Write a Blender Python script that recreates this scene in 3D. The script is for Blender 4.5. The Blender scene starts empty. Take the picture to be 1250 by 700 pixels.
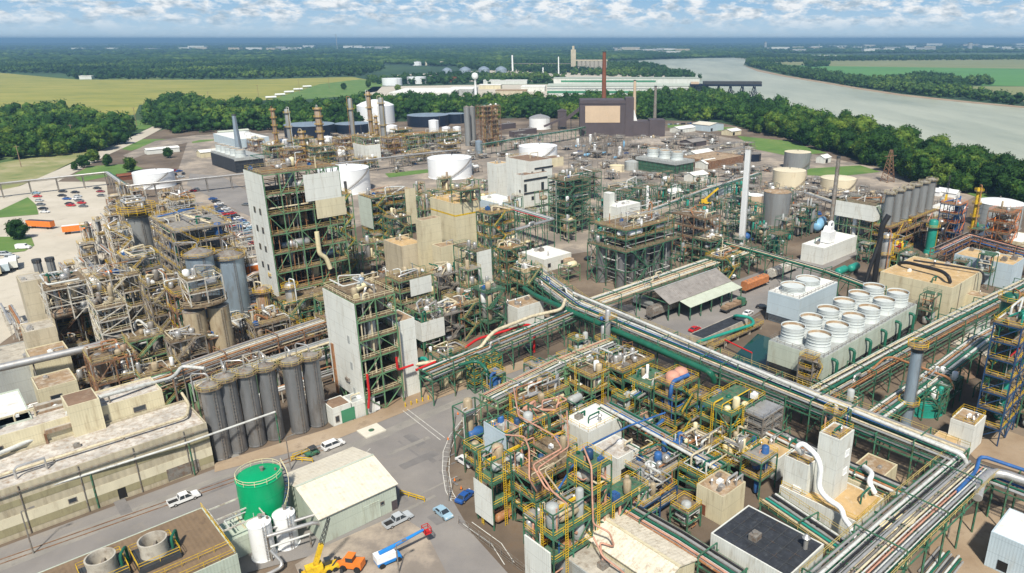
import bpy, math, random
import numpy as np
from mathutils import Vector, Matrix, noise as mnoise
# ------------------------------------------------------------------ camera, sky, sun
S = bpy.context.scene
H = 88.0                      # height of the drone above the ground
CX, CY, FPX = 715.0, 350.0, 877.0   # optics in units of the photograph's pixels
TH = math.atan(302.0 / 877.0)
cam_d = bpy.data.cameras.new('camera')
cam = bpy.data.objects.new('camera', cam_d)
S.collection.objects.link(cam)
cam.location = (0, 0, H)
cam.rotation_euler = (math.pi / 2 - TH, 0, 0)
cam_d.sensor_width = 36.0
cam_d.lens = FPX / 1250.0 * 36.0
cam_d.shift_x = (625.0 - CX) / 1250.0
cam_d.clip_start = 1.0
cam_d.clip_end = 90000.0
S.camera = cam
S.render.resolution_x, S.render.resolution_y = 1024, 573
S.view_settings.view_transform = 'Standard'
S.view_settings.look = 'None'
S.view_settings.exposure = 0.35
S.view_settings.gamma = 1.0
S.view_settings.use_curve_mapping = False
S.render.engine = 'CYCLES'
S.cycles.max_bounces = 4
S.cycles.diffuse_bounces = 2
S.cycles.glossy_bounces = 2
S.cycles.transmission_bounces = 2
S.cycles.volume_bounces = 0
S.cycles.use_denoising = True
SUN_EL, SUN_AZ = math.radians(52), math.radians(272)   # azimuth as a compass-free angle from +x
sun_dir = Vector((math.cos(SUN_EL) * math.cos(SUN_AZ), math.cos(SUN_EL) * math.sin(SUN_AZ), math.sin(SUN_EL)))
sl = bpy.data.lights.new('sun', 'SUN')
sl.energy = 4.7
sl.angle = math.radians(3.5)
sl.color = (1.0, 0.94, 0.83)
so = bpy.data.objects.new('sun', sl)
S.collection.objects.link(so)
so.rotation_euler = sun_dir.to_track_quat('Z', 'Y').to_euler()
so.location = (0, -100, 400)
w = bpy.data.worlds.new('World')
S.world = w
w.use_nodes = True
nt = w.node_tree
nt.nodes.clear()
def N(t, **k):
 n = nt.nodes.new(t)
 for a, b in k.items():
  setattr(n, a, b)
 return n
sky = N('ShaderNodeTexSky', sky_type='NISHITA')
sky.sun_disc = False
sky.sun_elevation = SUN_EL
sky.sun_rotation = math.pi / 2 - SUN_AZ
sky.altitude = 100
sky.air_density = 1.0
sky.dust_density = 0.6
sky.ozone_density = 2.0
tc = N('ShaderNodeTexCoord')
sep = N('ShaderNodeSeparateXYZ')
nt.links.new(tc.outputs['Generated'], sep.inputs[0])
# clouds: a flat layer seen from below, stretched towards the horizon
az = N('ShaderNodeMath', operation='ARCTAN2')
nt.links.new(sep.outputs['X'], az.inputs[0]); nt.links.new(sep.outputs['Y'], az.inputs[1])
azs = N('ShaderNodeMath', operation='MULTIPLY'); azs.inputs[1].default_value = 22.0
nt.links.new(az.outputs[0], azs.inputs[0])
els = N('ShaderNodeMath', operation='MULTIPLY'); els.inputs[1].default_value = 55.0
nt.links.new(sep.outputs['Z'], els.inputs[0])
cmb = N('ShaderNodeCombineXYZ')
nt.links.new(azs.outputs[0], cmb.inputs[0]); nt.links.new(els.outputs[0], cmb.inputs[1])
n1 = N('ShaderNodeTexNoise'); n1.inputs['Scale'].default_value = 1.5; n1.inputs['Detail'].default_value = 9; n1.inputs['Roughness'].default_value = 0.62
n1.inputs['Distortion'].default_value = 0.25
nt.links.new(cmb.outputs[0], n1.inputs['Vector'])
cr = N('ShaderNodeValToRGB')
cr.color_ramp.elements[0].position = 0.42; cr.color_ramp.elements[0].color = (0, 0, 0, 1)
cr.color_ramp.elements[1].position = 0.56; cr.color_ramp.elements[1].color = (1, 1, 1, 1)
nt.links.new(n1.outputs['Fac'], cr.inputs[0])
# light and grey sides of the clouds
n2 = N('ShaderNodeTexNoise'); n2.inputs['Scale'].default_value = 2.3; n2.inputs['Detail'].default_value = 7; n2.inputs['Roughness'].default_value = 0.6
shv = N('ShaderNodeVectorMath', operation='ADD'); shv.inputs[1].default_value = (3.3, 0.32, 1.0)
nt.links.new(cmb.outputs[0], shv.inputs[0]); nt.links.new(shv.outputs[0], n2.inputs['Vector'])
cr2 = N('ShaderNodeValToRGB')
cr2.color_ramp.elements[0].position = 0.36; cr2.color_ramp.elements[0].color = (.42, .53, .63, 1)
cr2.color_ramp.elements[1].position = 0.56; cr2.color_ramp.elements[1].color = (.95, .97, .98, 1)
nt.links.new(n2.outputs['Fac'], cr2.inputs[0])
hz = N('ShaderNodeMapRange'); hz.inputs['From Min'].default_value = 0.009; hz.inputs['From Max'].default_value = 0.028
hz.inputs['To Min'].default_value = 0.1; hz.inputs['To Max'].default_value = 0.95
nt.links.new(sep.outputs['Z'], hz.inputs['Value'])
cf = N('ShaderNodeMath', operation='MULTIPLY')
nt.links.new(cr.outputs[0], cf.inputs[0]); nt.links.new(hz.outputs[0], cf.inputs[1])
# clear air: pale at the horizon, bluer above, then the Nishita sky
cl = N('ShaderNodeValToRGB'); e_ = cl.color_ramp.elements
e_[0].position = 0.0; e_[0].color = (.56, .72, .84, 1); e_[1].position = 0.055; e_[1].color = (.27, .5, .75, 1)
nt.links.new(sep.outputs['Z'], cl.inputs[0])
mx = N('ShaderNodeMix', data_type='RGBA')
nt.links.new(cf.outputs[0], mx.inputs['Factor']); nt.links.new(cl.outputs[0], mx.inputs['A']); nt.links.new(cr2.outputs[0], mx.inputs['B'])
sc_ = N('ShaderNodeMix', data_type='RGBA', blend_type='MULTIPLY'); sc_.inputs['Factor'].default_value = 1.0
BGS = 0.085; K_ = 1.0 / (BGS * 2 ** 0.35); sc_.inputs['B'].default_value = (K_, K_, K_, 1)
nt.links.new(mx.outputs['Result'], sc_.inputs['A'])
up = N('ShaderNodeMapRange'); up.inputs['From Min'].default_value = 0.06; up.inputs['From Max'].default_value = 0.25
nt.links.new(sep.outputs['Z'], up.inputs['Value'])
fin = N('ShaderNodeMix', data_type='RGBA'); nt.links.new(up.outputs[0], fin.inputs['Factor'])
nt.links.new(sc_.outputs['Result'], fin.inputs['A'])
cov = N('ShaderNodeMix', data_type='RGBA'); cov.inputs['Factor'].default_value = 0.12; cov.inputs['B'].default_value = (5.2, 5.2, 5.1, 1)   # high thin cloud cover
nt.links.new(sky.outputs[0], cov.inputs['A']); nt.links.new(cov.outputs['Result'], fin.inputs['B'])
bg = N('ShaderNodeBackground'); bg.inputs['Strength'].default_value = BGS
nt.links.new(fin.outputs['Result'], bg.inputs[0])
out = N('ShaderNodeOutputWorld')
nt.links.new(bg.outputs[0], out.inputs[0])
# ------------------------------------------------------------------ projection between photo pixels and the ground
cT, sT = math.cos(TH), math.sin(TH)
def P(px, py, z=0.0):
 """Point of the world at height z that the photo shows at pixel (px, py)."""
 a = (px - CX) / FPX; b = -(py - CY) / FPX
 dy = cT + b * sT; dz = -sT + b * cT
 t = (z - H) / dz
 return Vector((a * t, dy * t, z))
def ztop(base, topy, z0=0.0):
 Y = P(base[0], base[1], z0).y
 k = (CY - topy) / FPX
 return H + Y * (k * cT - sT) / (cT + k * sT)
def pix(p):
 zz = p.z - H
 d = p.y * cT - zz * sT
 return (CX + FPX * p.x / d, CY - FPX * (zz * cT + p.y * sT) / d)
def ppm(px, py):              # pixels per metre at a ground point
 p = P(px, py)
 return FPX / (p.y * cT + H * sT)
GA = math.radians(44.0)       # the plant's grid: local x runs right and away, local y left and away
ux, uy = math.cos(GA), math.sin(GA)
def UV(p): return (p.x * ux + p.y * uy, -p.x * uy + p.y * ux)
def WP(a, b, z=0.0): return Vector((a * ux - b * uy, a * uy + b * ux, z))
# ------------------------------------------------------------------ materials
MATS = {}
def M(name, col, rough=0.65, metal=0.0, var=0.22, stain=None, amt=0.35, scale=0.35, ribs=0.0, axis='XY', bump=0.0, vstreak=False, spec=0.4):
 if name in MATS: return MATS[name]
 m = bpy.data.materials.new(name); m.use_nodes = True
 t = m.node_tree; b = t.nodes['Principled BSDF']
 def n(k, **kw):
  x = t.nodes.new(k)
  for a, v in kw.items(): setattr(x, a, v)
  return x
 tcn = n('ShaderNodeTexCoord'); oi = n('ShaderNodeObjectInfo')
 rm = n('ShaderNodeMath', operation='MULTIPLY'); rm.inputs[1].default_value = 57.0
 t.links.new(oi.outputs['Random'], rm.inputs[0])
 va = n('ShaderNodeVectorMath', operation='ADD')
 t.links.new(tcn.outputs['Object'], va.inputs[0]); t.links.new(rm.outputs[0], va.inputs[1])
 src = va.outputs[0]
 if vstreak:
  mp = n('ShaderNodeMapping'); mp.inputs['Scale'].default_value = (1, 1, 0.18)
  t.links.new(src, mp.inputs['Vector']); src = mp.outputs[0]
 no = n('ShaderNodeTexNoise'); no.inputs['Scale'].default_value = scale; no.inputs['Detail'].default_value = 6; no.inputs['Roughness'].default_value = 0.65
 t.links.new(src, no.inputs['Vector'])
 r = n('ShaderNodeValToRGB')
 r.color_ramp.elements[0].position = 0.3; r.color_ramp.elements[1].position = 0.7
 r.color_ramp.elements[0].color = (*[c * (1 - var) for c in col], 1)
 r.color_ramp.elements[1].color = (*[min(1, c * (1 + var)) for c in col], 1)
 t.links.new(no.outputs['Fac'], r.inputs[0])
 cur = r.outputs[0]
 if stain:
  n2 = n('ShaderNodeTexNoise'); n2.inputs['Scale'].default_value = scale * 2.3; n2.inputs['Detail'].default_value = 8; n2.inputs['Roughness'].default_value = 0.7
  t.links.new(src, n2.inputs['Vector'])
  r2 = n('ShaderNodeValToRGB'); r2.color_ramp.elements[0].position = 0.62 - amt * 0.35; r2.color_ramp.elements[1].position = 0.82 - amt * 0.3
  t.links.new(n2.outputs['Fac'], r2.inputs[0])
  mxn = n('ShaderNodeMix', data_type='RGBA'); mxn.inputs['B'].default_value = (*stain, 1)
  mm = n('ShaderNodeMath', operation='MULTIPLY'); mm.inputs[1].default_value = min(1, 0.45 + amt)
  t.links.new(r2.outputs[0], mm.inputs[0]); t.links.new(mm.outputs[0], mxn.inputs['Factor'])
  t.links.new(cur, mxn.inputs['A']); cur = mxn.outputs['Result']
 if ribs > 0 and vstreak:   # horizontal sheet joints
  s3 = n('ShaderNodeSeparateXYZ'); t.links.new(tcn.outputs['Object'], s3.inputs[0])
  d3 = n('ShaderNodeMath', operation='MULTIPLY'); d3.inputs[1].default_value = 1 / 3.1; t.links.new(s3.outputs['Z'], d3.inputs[0])
  f3 = n('ShaderNodeMath', operation='FRACT'); t.links.new(d3.outputs[0], f3.inputs[0])
  l3 = n('ShaderNodeMath', operation='LESS_THAN'); l3.inputs[1].default_value = .035; t.links.new(f3.outputs[0], l3.inputs[0])
  k3 = n('ShaderNodeMath', operation='MULTIPLY'); k3.inputs[1].default_value = .45; t.links.new(l3.outputs[0], k3.inputs[0])
  x3 = n('ShaderNodeMix', data_type='RGBA'); x3.inputs['B'].default_value = (*[c * .55 for c in col], 1)
  t.links.new(k3.outputs[0], x3.inputs['Factor']); t.links.new(cur, x3.inputs['A']); cur = x3.outputs['Result']
 t.links.new(cur, b.inputs['Base Color'])
 b.inputs['Roughness'].default_value = rough; b.inputs['Metallic'].default_value = metal
 b.inputs['Specular IOR Level'].default_value = spec
 hsrc = None
 if ribs > 0:
  sp = n('ShaderNodeSeparateXYZ'); t.links.new(tcn.outputs['Object'], sp.inputs[0])
  if axis == 'XY':
   ad = n('ShaderNodeMath', operation='ADD'); t.links.new(sp.outputs['X'], ad.inputs[0]); t.links.new(sp.outputs['Y'], ad.inputs[1]); o_ = ad.outputs[0]
  else: o_ = sp.outputs[axis]
  ml = n('ShaderNodeMath', operation='MULTIPLY'); ml.inputs[1].default_value = 2 * math.pi / ribs; t.links.new(o_, ml.inputs[0])
  si = n('ShaderNodeMath', operation='SINE'); t.links.new(ml.outputs[0], si.inputs[0])
  hsrc = si.outputs[0]; bd, bs = ribs * 0.05, 0.3
 elif bump > 0:
  hsrc = no.outputs['Fac']; bd, bs = bump, 0.5
 if hsrc:
  bp = n('ShaderNodeBump'); bp.inputs['Distance'].default_value = bd; bp.inputs['Strength'].default_value = bs
  t.links.new(hsrc, bp.inputs['Height']); t.links.new(bp.outputs[0], b.inputs['Normal'])
 MATS[name] = m
 return m
RUST = (0.16, 0.075, 0.03)
DIRT = (0.17, 0.13, 0.09)
def mats():
 M('green_steel', (0.04, 0.15, 0.09), 0.55, 0, 0.5, RUST, 0.4, 0.5)
 M('pale_green_steel', (0.12, 0.25, 0.13), 0.55, 0, 0.3, RUST, 0.35, 0.5)
 M('white_steel', (0.52, 0.5, 0.44), 0.5, 0, 0.3, RUST, 0.42, 0.5)
 M('rust_steel', (0.2, 0.1, 0.05), 0.75, 0, 0.4, (0.3, 0.25, 0.2), 0.4, 0.5)
 M('blue_steel', (0.018, 0.055, 0.13), 0.5, 0, 0.3, RUST, 0.15, 0.5)
 M('grey_steel', (0.25, 0.235, 0.21), 0.5, 0.2, 0.3, RUST, 0.42, 0.5)
 M('dark_steel', (0.05, 0.055, 0.06), 0.6, 0.1, 0.3, RUST, 0.25, 0.5)
 M('yellow_paint', (0.66, 0.43, 0.02), 0.55, 0, 0.3, RUST, 0.3, 0.6)
 M('faded_yellow', (0.46, 0.36, 0.13), 0.55, 0, 0.3, RUST, 0.3, 0.6)
 M('grating', (0.15, 0.105, 0.06), 0.8, 0, 0.45, (0.3, 0.26, 0.19), 0.4, 0.6)
 M('green_grating', (0.045, 0.13, 0.075), 0.75, 0, 0.45, DIRT, 0.45, 0.6)
 M('grey_grating', (0.26, 0.25, 0.23), 0.7, 0, 0.35, DIRT, 0.45, 0.6)
 M('white_clad', (0.66, 0.67, 0.62), 0.55, 0, 0.09, (0.36, 0.31, 0.23), 0.27, 0.3, ribs=0.5, vstreak=True)
 M('pale_blue_clad', (0.46, 0.55, 0.6), 0.55, 0, 0.09, (0.35, 0.33, 0.28), 0.15, 0.25, ribs=0.5, vstreak=True)
 M('cream_clad', (0.6, 0.54, 0.37), 0.6, 0, 0.12, (0.3, 0.23, 0.13), 0.28, 0.25, ribs=0.5, vstreak=True)
 M('beige_clad', (0.5, 0.44, 0.32), 0.65, 0, 0.14, (0.25, 0.2, 0.13), 0.32, 0.25, ribs=0.5, vstreak=True)
 M('grey_clad', (0.36, 0.38, 0.37), 0.6, 0, 0.12, (0.2, 0.17, 0.13), 0.3, 0.25, ribs=0.5, vstreak=True)
 M('sage_clad', (0.45, 0.5, 0.42), 0.6, 0, 0.12, (0.24, 0.2, 0.13), 0.25, 0.25, ribs=0.5, vstreak=True)
 M('brown_clad', (0.085, 0.068, 0.072), 0.6, 0, 0.15, None, 0.3, 0.1, ribs=1.4)
 M('tan_clad', (0.55, 0.42, 0.29), 0.6, 0, 0.08, None, 0.3, 0.1, ribs=1.4)
 M('concrete', (0.42, 0.39, 0.33), 0.85, 0, 0.2, (0.2, 0.16, 0.12), 0.4, 0.3, bump=0.05)
 M('old_roof', (0.3, 0.205, 0.12), 0.9, 0, 0.35, (0.5, 0.45, 0.37), 0.4, 0.25, bump=0.05)
 M('brown_roof', (0.2, 0.13, 0.085), 0.9, 0, 0.25, (0.32, 0.25, 0.18), 0.3, 0.3, bump=0.04)
 M('white_roof', (0.74, 0.74, 0.7), 0.7, 0, 0.1, (0.4, 0.34, 0.25), 0.25, 0.25, bump=0.03)
 M('black_roof', (0.028, 0.032, 0.04), 0.75, 0, 0.35, (0.1, 0.11, 0.12), 0.25, 0.5, bump=0.02)
 M('tan_roof', (0.48, 0.33, 0.16), 0.9, 0, 0.22, (0.62, 0.56, 0.46), 0.3, 0.25, bump=0.04)
 M('rubble_roof', (0.5, 0.47, 0.42), 0.9, 0, 0.3, (0.26, 0.17, 0.1), 0.42, 0.45, bump=0.08)
 M('rib_roof_brown', (0.2, 0.14, 0.085), 0.6, 0, 0.15, (0.1, 0.07, 0.05), 0.25, 0.3, ribs=0.75, axis='X')
 M('rib_roof_cream', (0.66, 0.61, 0.5), 0.55, 0, 0.08, (0.45, 0.37, 0.25), 0.3, 0.35, ribs=0.75, axis='X')
 M('rib_roof_grey', (0.26, 0.24, 0.22), 0.6, 0, 0.2, (0.14, 0.11, 0.09), 0.3, 0.35, ribs=0.75, axis='X')
 M('rib_roof_sage', (0.48, 0.52, 0.42), 0.6, 0, 0.1, (0.3, 0.25, 0.15), 0.2, 0.35, ribs=0.75, axis='X')
 M('silver', (0.52, 0.51, 0.49), 0.42, 0.6, 0.15, (0.3, 0.24, 0.18), 0.25, 0.4)
 M('silo_steel', (0.26, 0.265, 0.27), 0.42, 0.55, 0.18, (0.14, 0.12, 0.1), 0.32, 0.3, vstreak=True)
 M('blue_silver', (0.33, 0.41, 0.48), 0.45, 0.5, 0.18, (0.2, 0.17, 0.14), 0.3, 0.3, vstreak=True)
 M('rusty_vessel', (0.33, 0.27, 0.2), 0.6, 0.2, 0.3, (0.25, 0.11, 0.04), 0.5, 0.35, vstreak=True)
 M('tan_vessel', (0.4, 0.33, 0.22), 0.6, 0.1, 0.25, (0.2, 0.13, 0.07), 0.4, 0.35, vstreak=True)
 M('cream_paint', (0.68, 0.6, 0.38), 0.5, 0, 0.12, RUST, 0.15, 0.4)
 M('white_paint', (0.78, 0.79, 0.78), 0.45, 0, 0.05, (0.5, 0.46, 0.4), 0.1, 0.3)
 M('tank_white', (0.77, 0.79, 0.8), 0.5, 0, 0.05, (0.55, 0.5, 0.44), 0.12, 0.12, vstreak=True)
 M('tank_cream', (0.68, 0.6, 0.43), 0.5, 0, 0.08, (0.4, 0.28, 0.15), 0.18, 0.15, vstreak=True)
 M('tank_grey', (0.24, 0.25, 0.25), 0.5, 0.1, 0.15, (0.15, 0.12, 0.1), 0.3, 0.15, vstreak=True)
 M('tank_dark', (0.006, 0.012, 0.028), 0.5, 0, 0.25, None)
 M('tank_green', (0.0, 0.32, 0.125), 0.42, 0, 0.08, (0.0, 0.2, 0.09), 0.2, 0.3, vstreak=True)
 M('teal_paint', (0.02, 0.25, 0.19), 0.45, 0, 0.15, RUST, 0.12, 0.4)
 M('pipe_green', (0.014, 0.11, 0.068), 0.4, 0, 0.2, RUST, 0.15, 0.5)
 M('pipe_rust', (0.3, 0.13, 0.05), 0.65, 0, 0.3, (0.45, 0.35, 0.25), 0.35, 0.6)
 M('pipe_pink', (0.5, 0.27, 0.19), 0.55, 0, 0.2, (0.3, 0.13, 0.08), 0.35, 0.6)
 M('pipe_white', (0.58, 0.59, 0.56), 0.45, 0.1, 0.12, DIRT, 0.3, 0.6)
 M('pipe_cream', (0.56, 0.49, 0.34), 0.5, 0, 0.2, DIRT, 0.35, 0.6)
 M('pipe_blue', (0.03, 0.11, 0.3), 0.5, 0, 0.3, RUST, 0.2, 0.5)
 M('pipe_red', (0.5, 0.02, 0.02), 0.45, 0, 0.15, None)
 M('pipe_orange', (0.62, 0.2, 0.05), 0.5, 0, 0.2, None)
 M('pipe_black', (0.02, 0.02, 0.022), 0.5, 0, 0.2, None)
 M('light_blue_paint', (0.2, 0.42, 0.62), 0.45, 0, 0.12, (0.4, 0.4, 0.4), 0.2, 0.4)
 M('boom_blue', (0.02, 0.2, 0.55), 0.4, 0, 0.1, None)
 M('orange_paint', (0.75, 0.2, 0.03), 0.45, 0, 0.1, None)
 M('brick_red', (0.2, 0.07, 0.035), 0.8, 0, 0.2, (0.15, 0.05, 0.03), 0.3, 0.1)
 M('salmon', (0.55, 0.28, 0.2), 0.6, 0, 0.15, None)
 M('glass', (0.03, 0.04, 0.05), 0.12, 0, 0.1, None, spec=0.7)
 M('dark_opening', (0.015, 0.014, 0.013), 0.9, 0, 0.1, None)
 M('louver', (0.07, 0.07, 0.065), 0.8, 0, 0.3, (0.2, 0.17, 0.12), 0.2, 0.5, ribs=0.5, axis='Z')
 M('rubber', (0.02, 0.02, 0.02), 0.85, 0, 0.1, None)
 M('green_door', (0.06, 0.24, 0.13), 0.6, 0, 0.1, None)
 M('fan_stack', (0.55, 0.59, 0.58), 0.55, 0, 0.08, (0.4, 0.37, 0.28), 0.2, 0.4, vstreak=True)
 M('wood', (0.28, 0.19, 0.12), 0.85, 0, 0.25, None)
 M('bark', (0.1, 0.075, 0.05), 0.95, 0, 0.2, None)
mats()
def mat(n): return MATS[n] if isinstance(n, str) else n
def field_mat(name, cols, scale, rough=0.95, stretch=(1, 1, 1), rot=0.0, bump=0.0, detail=8, pos=None, rough_n=0.65, dist=0.0, extra=None):
 """Ground-type material: a colour ramp over world-space noise."""
 if name in MATS: return MATS[name]
 m = bpy.data.materials.new(name); m.use_nodes = True
 t = m.node_tree; b = t.nodes['Principled BSDF']
 g = t.nodes.new('ShaderNodeTexCoord'); mp = t.nodes.new('ShaderNodeMapping')
 mp.inputs['Scale'].default_value = stretch; mp.inputs['Rotation'].default_value = (0, 0, rot)
 t.links.new(g.outputs['Object'], mp.inputs['Vector'])
 no = t.nodes.new('ShaderNodeTexNoise'); no.inputs['Scale'].default_value = scale; no.inputs['Detail'].default_value = detail
 no.inputs['Roughness'].default_value = rough_n; no.inputs['Distortion'].default_value = dist
 t.links.new(mp.outputs[0], no.inputs['Vector'])
 r = t.nodes.new('ShaderNodeValToRGB'); e = r.color_ramp.elements
 k = len(cols); pos = pos or [0.3 + 0.4 * i / (k - 1) for i in range(k)]
 while len(e) < k: e.new(0.5)
 for i in range(k): e[i].position = pos[i]; e[i].color = (*cols[i], 1)
 t.links.new(no.outputs['Fac'], r.inputs[0])
 cur = r.outputs[0]
 if extra:   # (scale, colour, amount, threshold): finer blotches of a second colour
  n2 = t.nodes.new('ShaderNodeTexNoise'); n2.inputs['Scale'].default_value = extra[0]; n2.inputs['Detail'].default_value = 7; n2.inputs['Roughness'].default_value = 0.7
  t.links.new(mp.outputs[0], n2.inputs['Vector'])
  r2 = t.nodes.new('ShaderNodeValToRGB'); r2.color_ramp.elements[0].position = extra[3]; r2.color_ramp.elements[1].position = extra[3] + 0.12
  r2.color_ramp.elements[1].color = (extra[2],) * 3 + (1,)
  t.links.new(n2.outputs['Fac'], r2.inputs[0])
  x = t.nodes.new('ShaderNodeMix'); x.data_type = 'RGBA'; x.inputs['B'].default_value = (*extra[1], 1)
  t.links.new(r2.outputs[0], x.inputs['Factor']); t.links.new(cur, x.inputs['A']); cur = x.outputs['Result']
 t.links.new(cur, b.inputs['Base Color'])
 b.inputs['Roughness'].default_value = rough
 if bump:
  bp = t.nodes.new('ShaderNodeBump'); bp.inputs['Distance'].default_value = bump; bp.inputs['Strength'].default_value = 0.6
  t.links.new(no.outputs['Fac'], bp.inputs['Height']); t.links.new(bp.outputs[0], b.inputs['Normal'])
 MATS[name] = m
 return m
# ------------------------------------------------------------------ mesh builder
COL = S.collection
class MB:
 def __init__(s): s.v = []; s.f = []
 def add(s, vs, fs):
  o = len(s.v); s.v += [tuple(x) for x in vs]; s.f += [tuple(i + o for i in f) for f in fs]; return s
 def box(s, x0, x1, y0, y1, z0, z1):
  return s.add([(x0, y0, z0), (x1, y0, z0), (x1, y1, z0), (x0, y1, z0), (x0, y0, z1), (x1, y0, z1), (x1, y1, z1), (x0, y1, z1)],
                     [(3, 2, 1, 0), (4, 5, 6, 7), (0, 1, 5, 4), (1, 2, 6, 5), (2, 3, 7, 6), (3, 0, 4, 7)])
 def beam(s, p, q, w, h=None):
  p = Vector(p); q = Vector(q); h = h or w
  d = q - p
  if d.length < 1e-4: return s
  d.normalize()
  up = Vector((0, 0, 1)) if abs(d.z) < 0.95 else Vector((1, 0, 0))
  a = d.cross(up).normalized() * (w / 2); b = a.cross(d).normalized() * (h / 2)
  return s.add([p - a - b, p + a - b, p + a + b, p - a + b, q - a - b, q + a - b, q + a + b, q - a + b],
                     [(0, 1, 2, 3), (7, 6, 5, 4), (0, 4, 5, 1), (1, 5, 6, 2), (2, 6, 7, 3), (3, 7, 4, 0)])
 def tube(s, pts, r, seg=7, cap=True):
  pts = [Vector(p) for p in pts]; n = len(pts); rings = []
  prev = None
  for i, p in enumerate(pts):
   d = (pts[min(i + 1, n - 1)] - pts[max(i - 1, 0)])
   if d.length < 1e-6: d = Vector((0, 0, 1))
   d.normalize()
   if prev is None:
    up = Vector((0, 0, 1)) if abs(d.z) < 0.9 else Vector((1, 0, 0))
    a = d.cross(up).normalized()
   else:
    a = (prev - d * prev.dot(d))
    a = a.normalized() if a.length > 1e-5 else d.orthogonal().normalized()
   prev = a; b = d.cross(a)
   k = 1.0
   if 0 < i < n - 1:
    c = (pts[i] - pts[i - 1]).normalized().dot((pts[i + 1] - pts[i]).normalized())
    k = min(1.35, 1 / max(0.5, math.sqrt(max(0.02, (1 + c) / 2))))
   rr = r[i] if isinstance(r, (list, tuple)) else r
   rings.append([p + (a * math.cos(2 * math.pi * j / seg) + b * math.sin(2 * math.pi * j / seg)) * rr * (k if i in range(1, n - 1) else 1) for j in range(seg)])
  vs = [x for ring in rings for x in ring]; fs = []
  for i in range(n - 1):
   for j in range(seg):
    a_, b_ = i * seg + j, i * seg + (j + 1) % seg
    fs.append((a_, b_, b_ + seg, a_ + seg))
  if cap: fs.append(tuple(reversed(range(seg)))); fs.append(tuple((n - 1) * seg + j for j in range(seg)))
  return s.add(vs, fs)
 def lathe(s, prof, x=0, y=0, seg=24, a0=0.0):
  """prof: list of (r, z) from bottom to top."""
  vs = []; fs = []
  for r, z in prof:
   for j in range(seg):
    t = a0 + 2 * math.pi * j / seg
    vs.append((x + r * math.cos(t), y + r * math.sin(t), z))
  for i in range(len(prof) - 1):
   for j in range(seg):
    a_, b_ = i * seg + j, i * seg + (j + 1) % seg
    fs.append((a_, b_, b_ + seg, a_ + seg))
  if prof[0][0] > 0.01: fs.append(tuple(reversed(range(seg))))
  if prof[-1][0] > 0.01: fs.append(tuple((len(prof) - 1) * seg + j for j in range(seg)))
  return s.add(vs, fs)
 def prism(s, poly, axis, a, b):
  """poly in the two other axes, extruded along axis from a to b."""
  n = len(poly)
  def mk(t, p):
   return (t, p[0], p[1]) if axis == 'x' else ((p[0], t, p[1]) if axis == 'y' else (p[0], p[1], t))
  vs = [mk(a, p) for p in poly] + [mk(b, p) for p in poly]
  fs = [tuple(reversed(range(n))), tuple(range(n, 2 * n))] + [(i, (i + 1) % n, (i + 1) % n + n, i + n) for i in range(n)]
  return s.add(vs, fs)
 def rail(s, x0, x1, y0, y1, z, t=0.06, sides='NESW', h=1.1, step=2.4):
  seg = {'S': ((x0, y0), (x1, y0)), 'N': ((x0, y1), (x1, y1)), 'W': ((x0, y0), (x0, y1)), 'E': ((x1, y0), (x1, y1))}
  for k in sides:
   a, b = seg[k]; s.railseg((a[0], a[1], z), (b[0], b[1], z), t, h, step)
  return s
 def railseg(s, a, b, t=0.07, h=1.1, step=2.4):
  a = Vector(a); b = Vector(b); L = (b - a).length; n = max(1, int(round(L / step)))
  for k in (h, h * 0.52): s.beam(a + Vector((0, 0, k)), b + Vector((0, 0, k)), t)
  for i in range(n + 1):
   p = a.lerp(b, i / n); s.beam(p, p + Vector((0, 0, h)), t)
  return s
 def ring_rail(s, x, y, r, z, t=0.07, h=1.1, seg=20):
  for k in (h, h * 0.52):
   pts = [(x + r * math.cos(2 * math.pi * j / seg), y + r * math.sin(2 * math.pi * j / seg), z + k) for j in range(seg)]
   for j in range(seg): s.beam(pts[j], pts[(j + 1) % seg], t)
  for j in range(0, seg, 2):
   p = (x + r * math.cos(2 * math.pi * j / seg), y + r * math.sin(2 * math.pi * j / seg), z); s.beam(p, (p[0], p[1], z + h), t)
  return s
 def build(s, name, m, parent=None, smooth=False):
  me = bpy.data.meshes.new(name); me.from_pydata([tuple(p) for p in s.v], [], s.f)
  if isinstance(m, str): m = MATS[m]
  me.materials.append(m)
  if smooth and len(me.polygons):
   me.polygons.foreach_set('use_smooth', [True] * len(me.polygons))
   try: me.set_sharp_from_angle(angle=math.radians(40))
   except Exception: pass
  me.update()
  o = bpy.data.objects.new(name, me); COL.objects.link(o)
  if parent is not None: o.parent = parent
  return o
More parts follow.
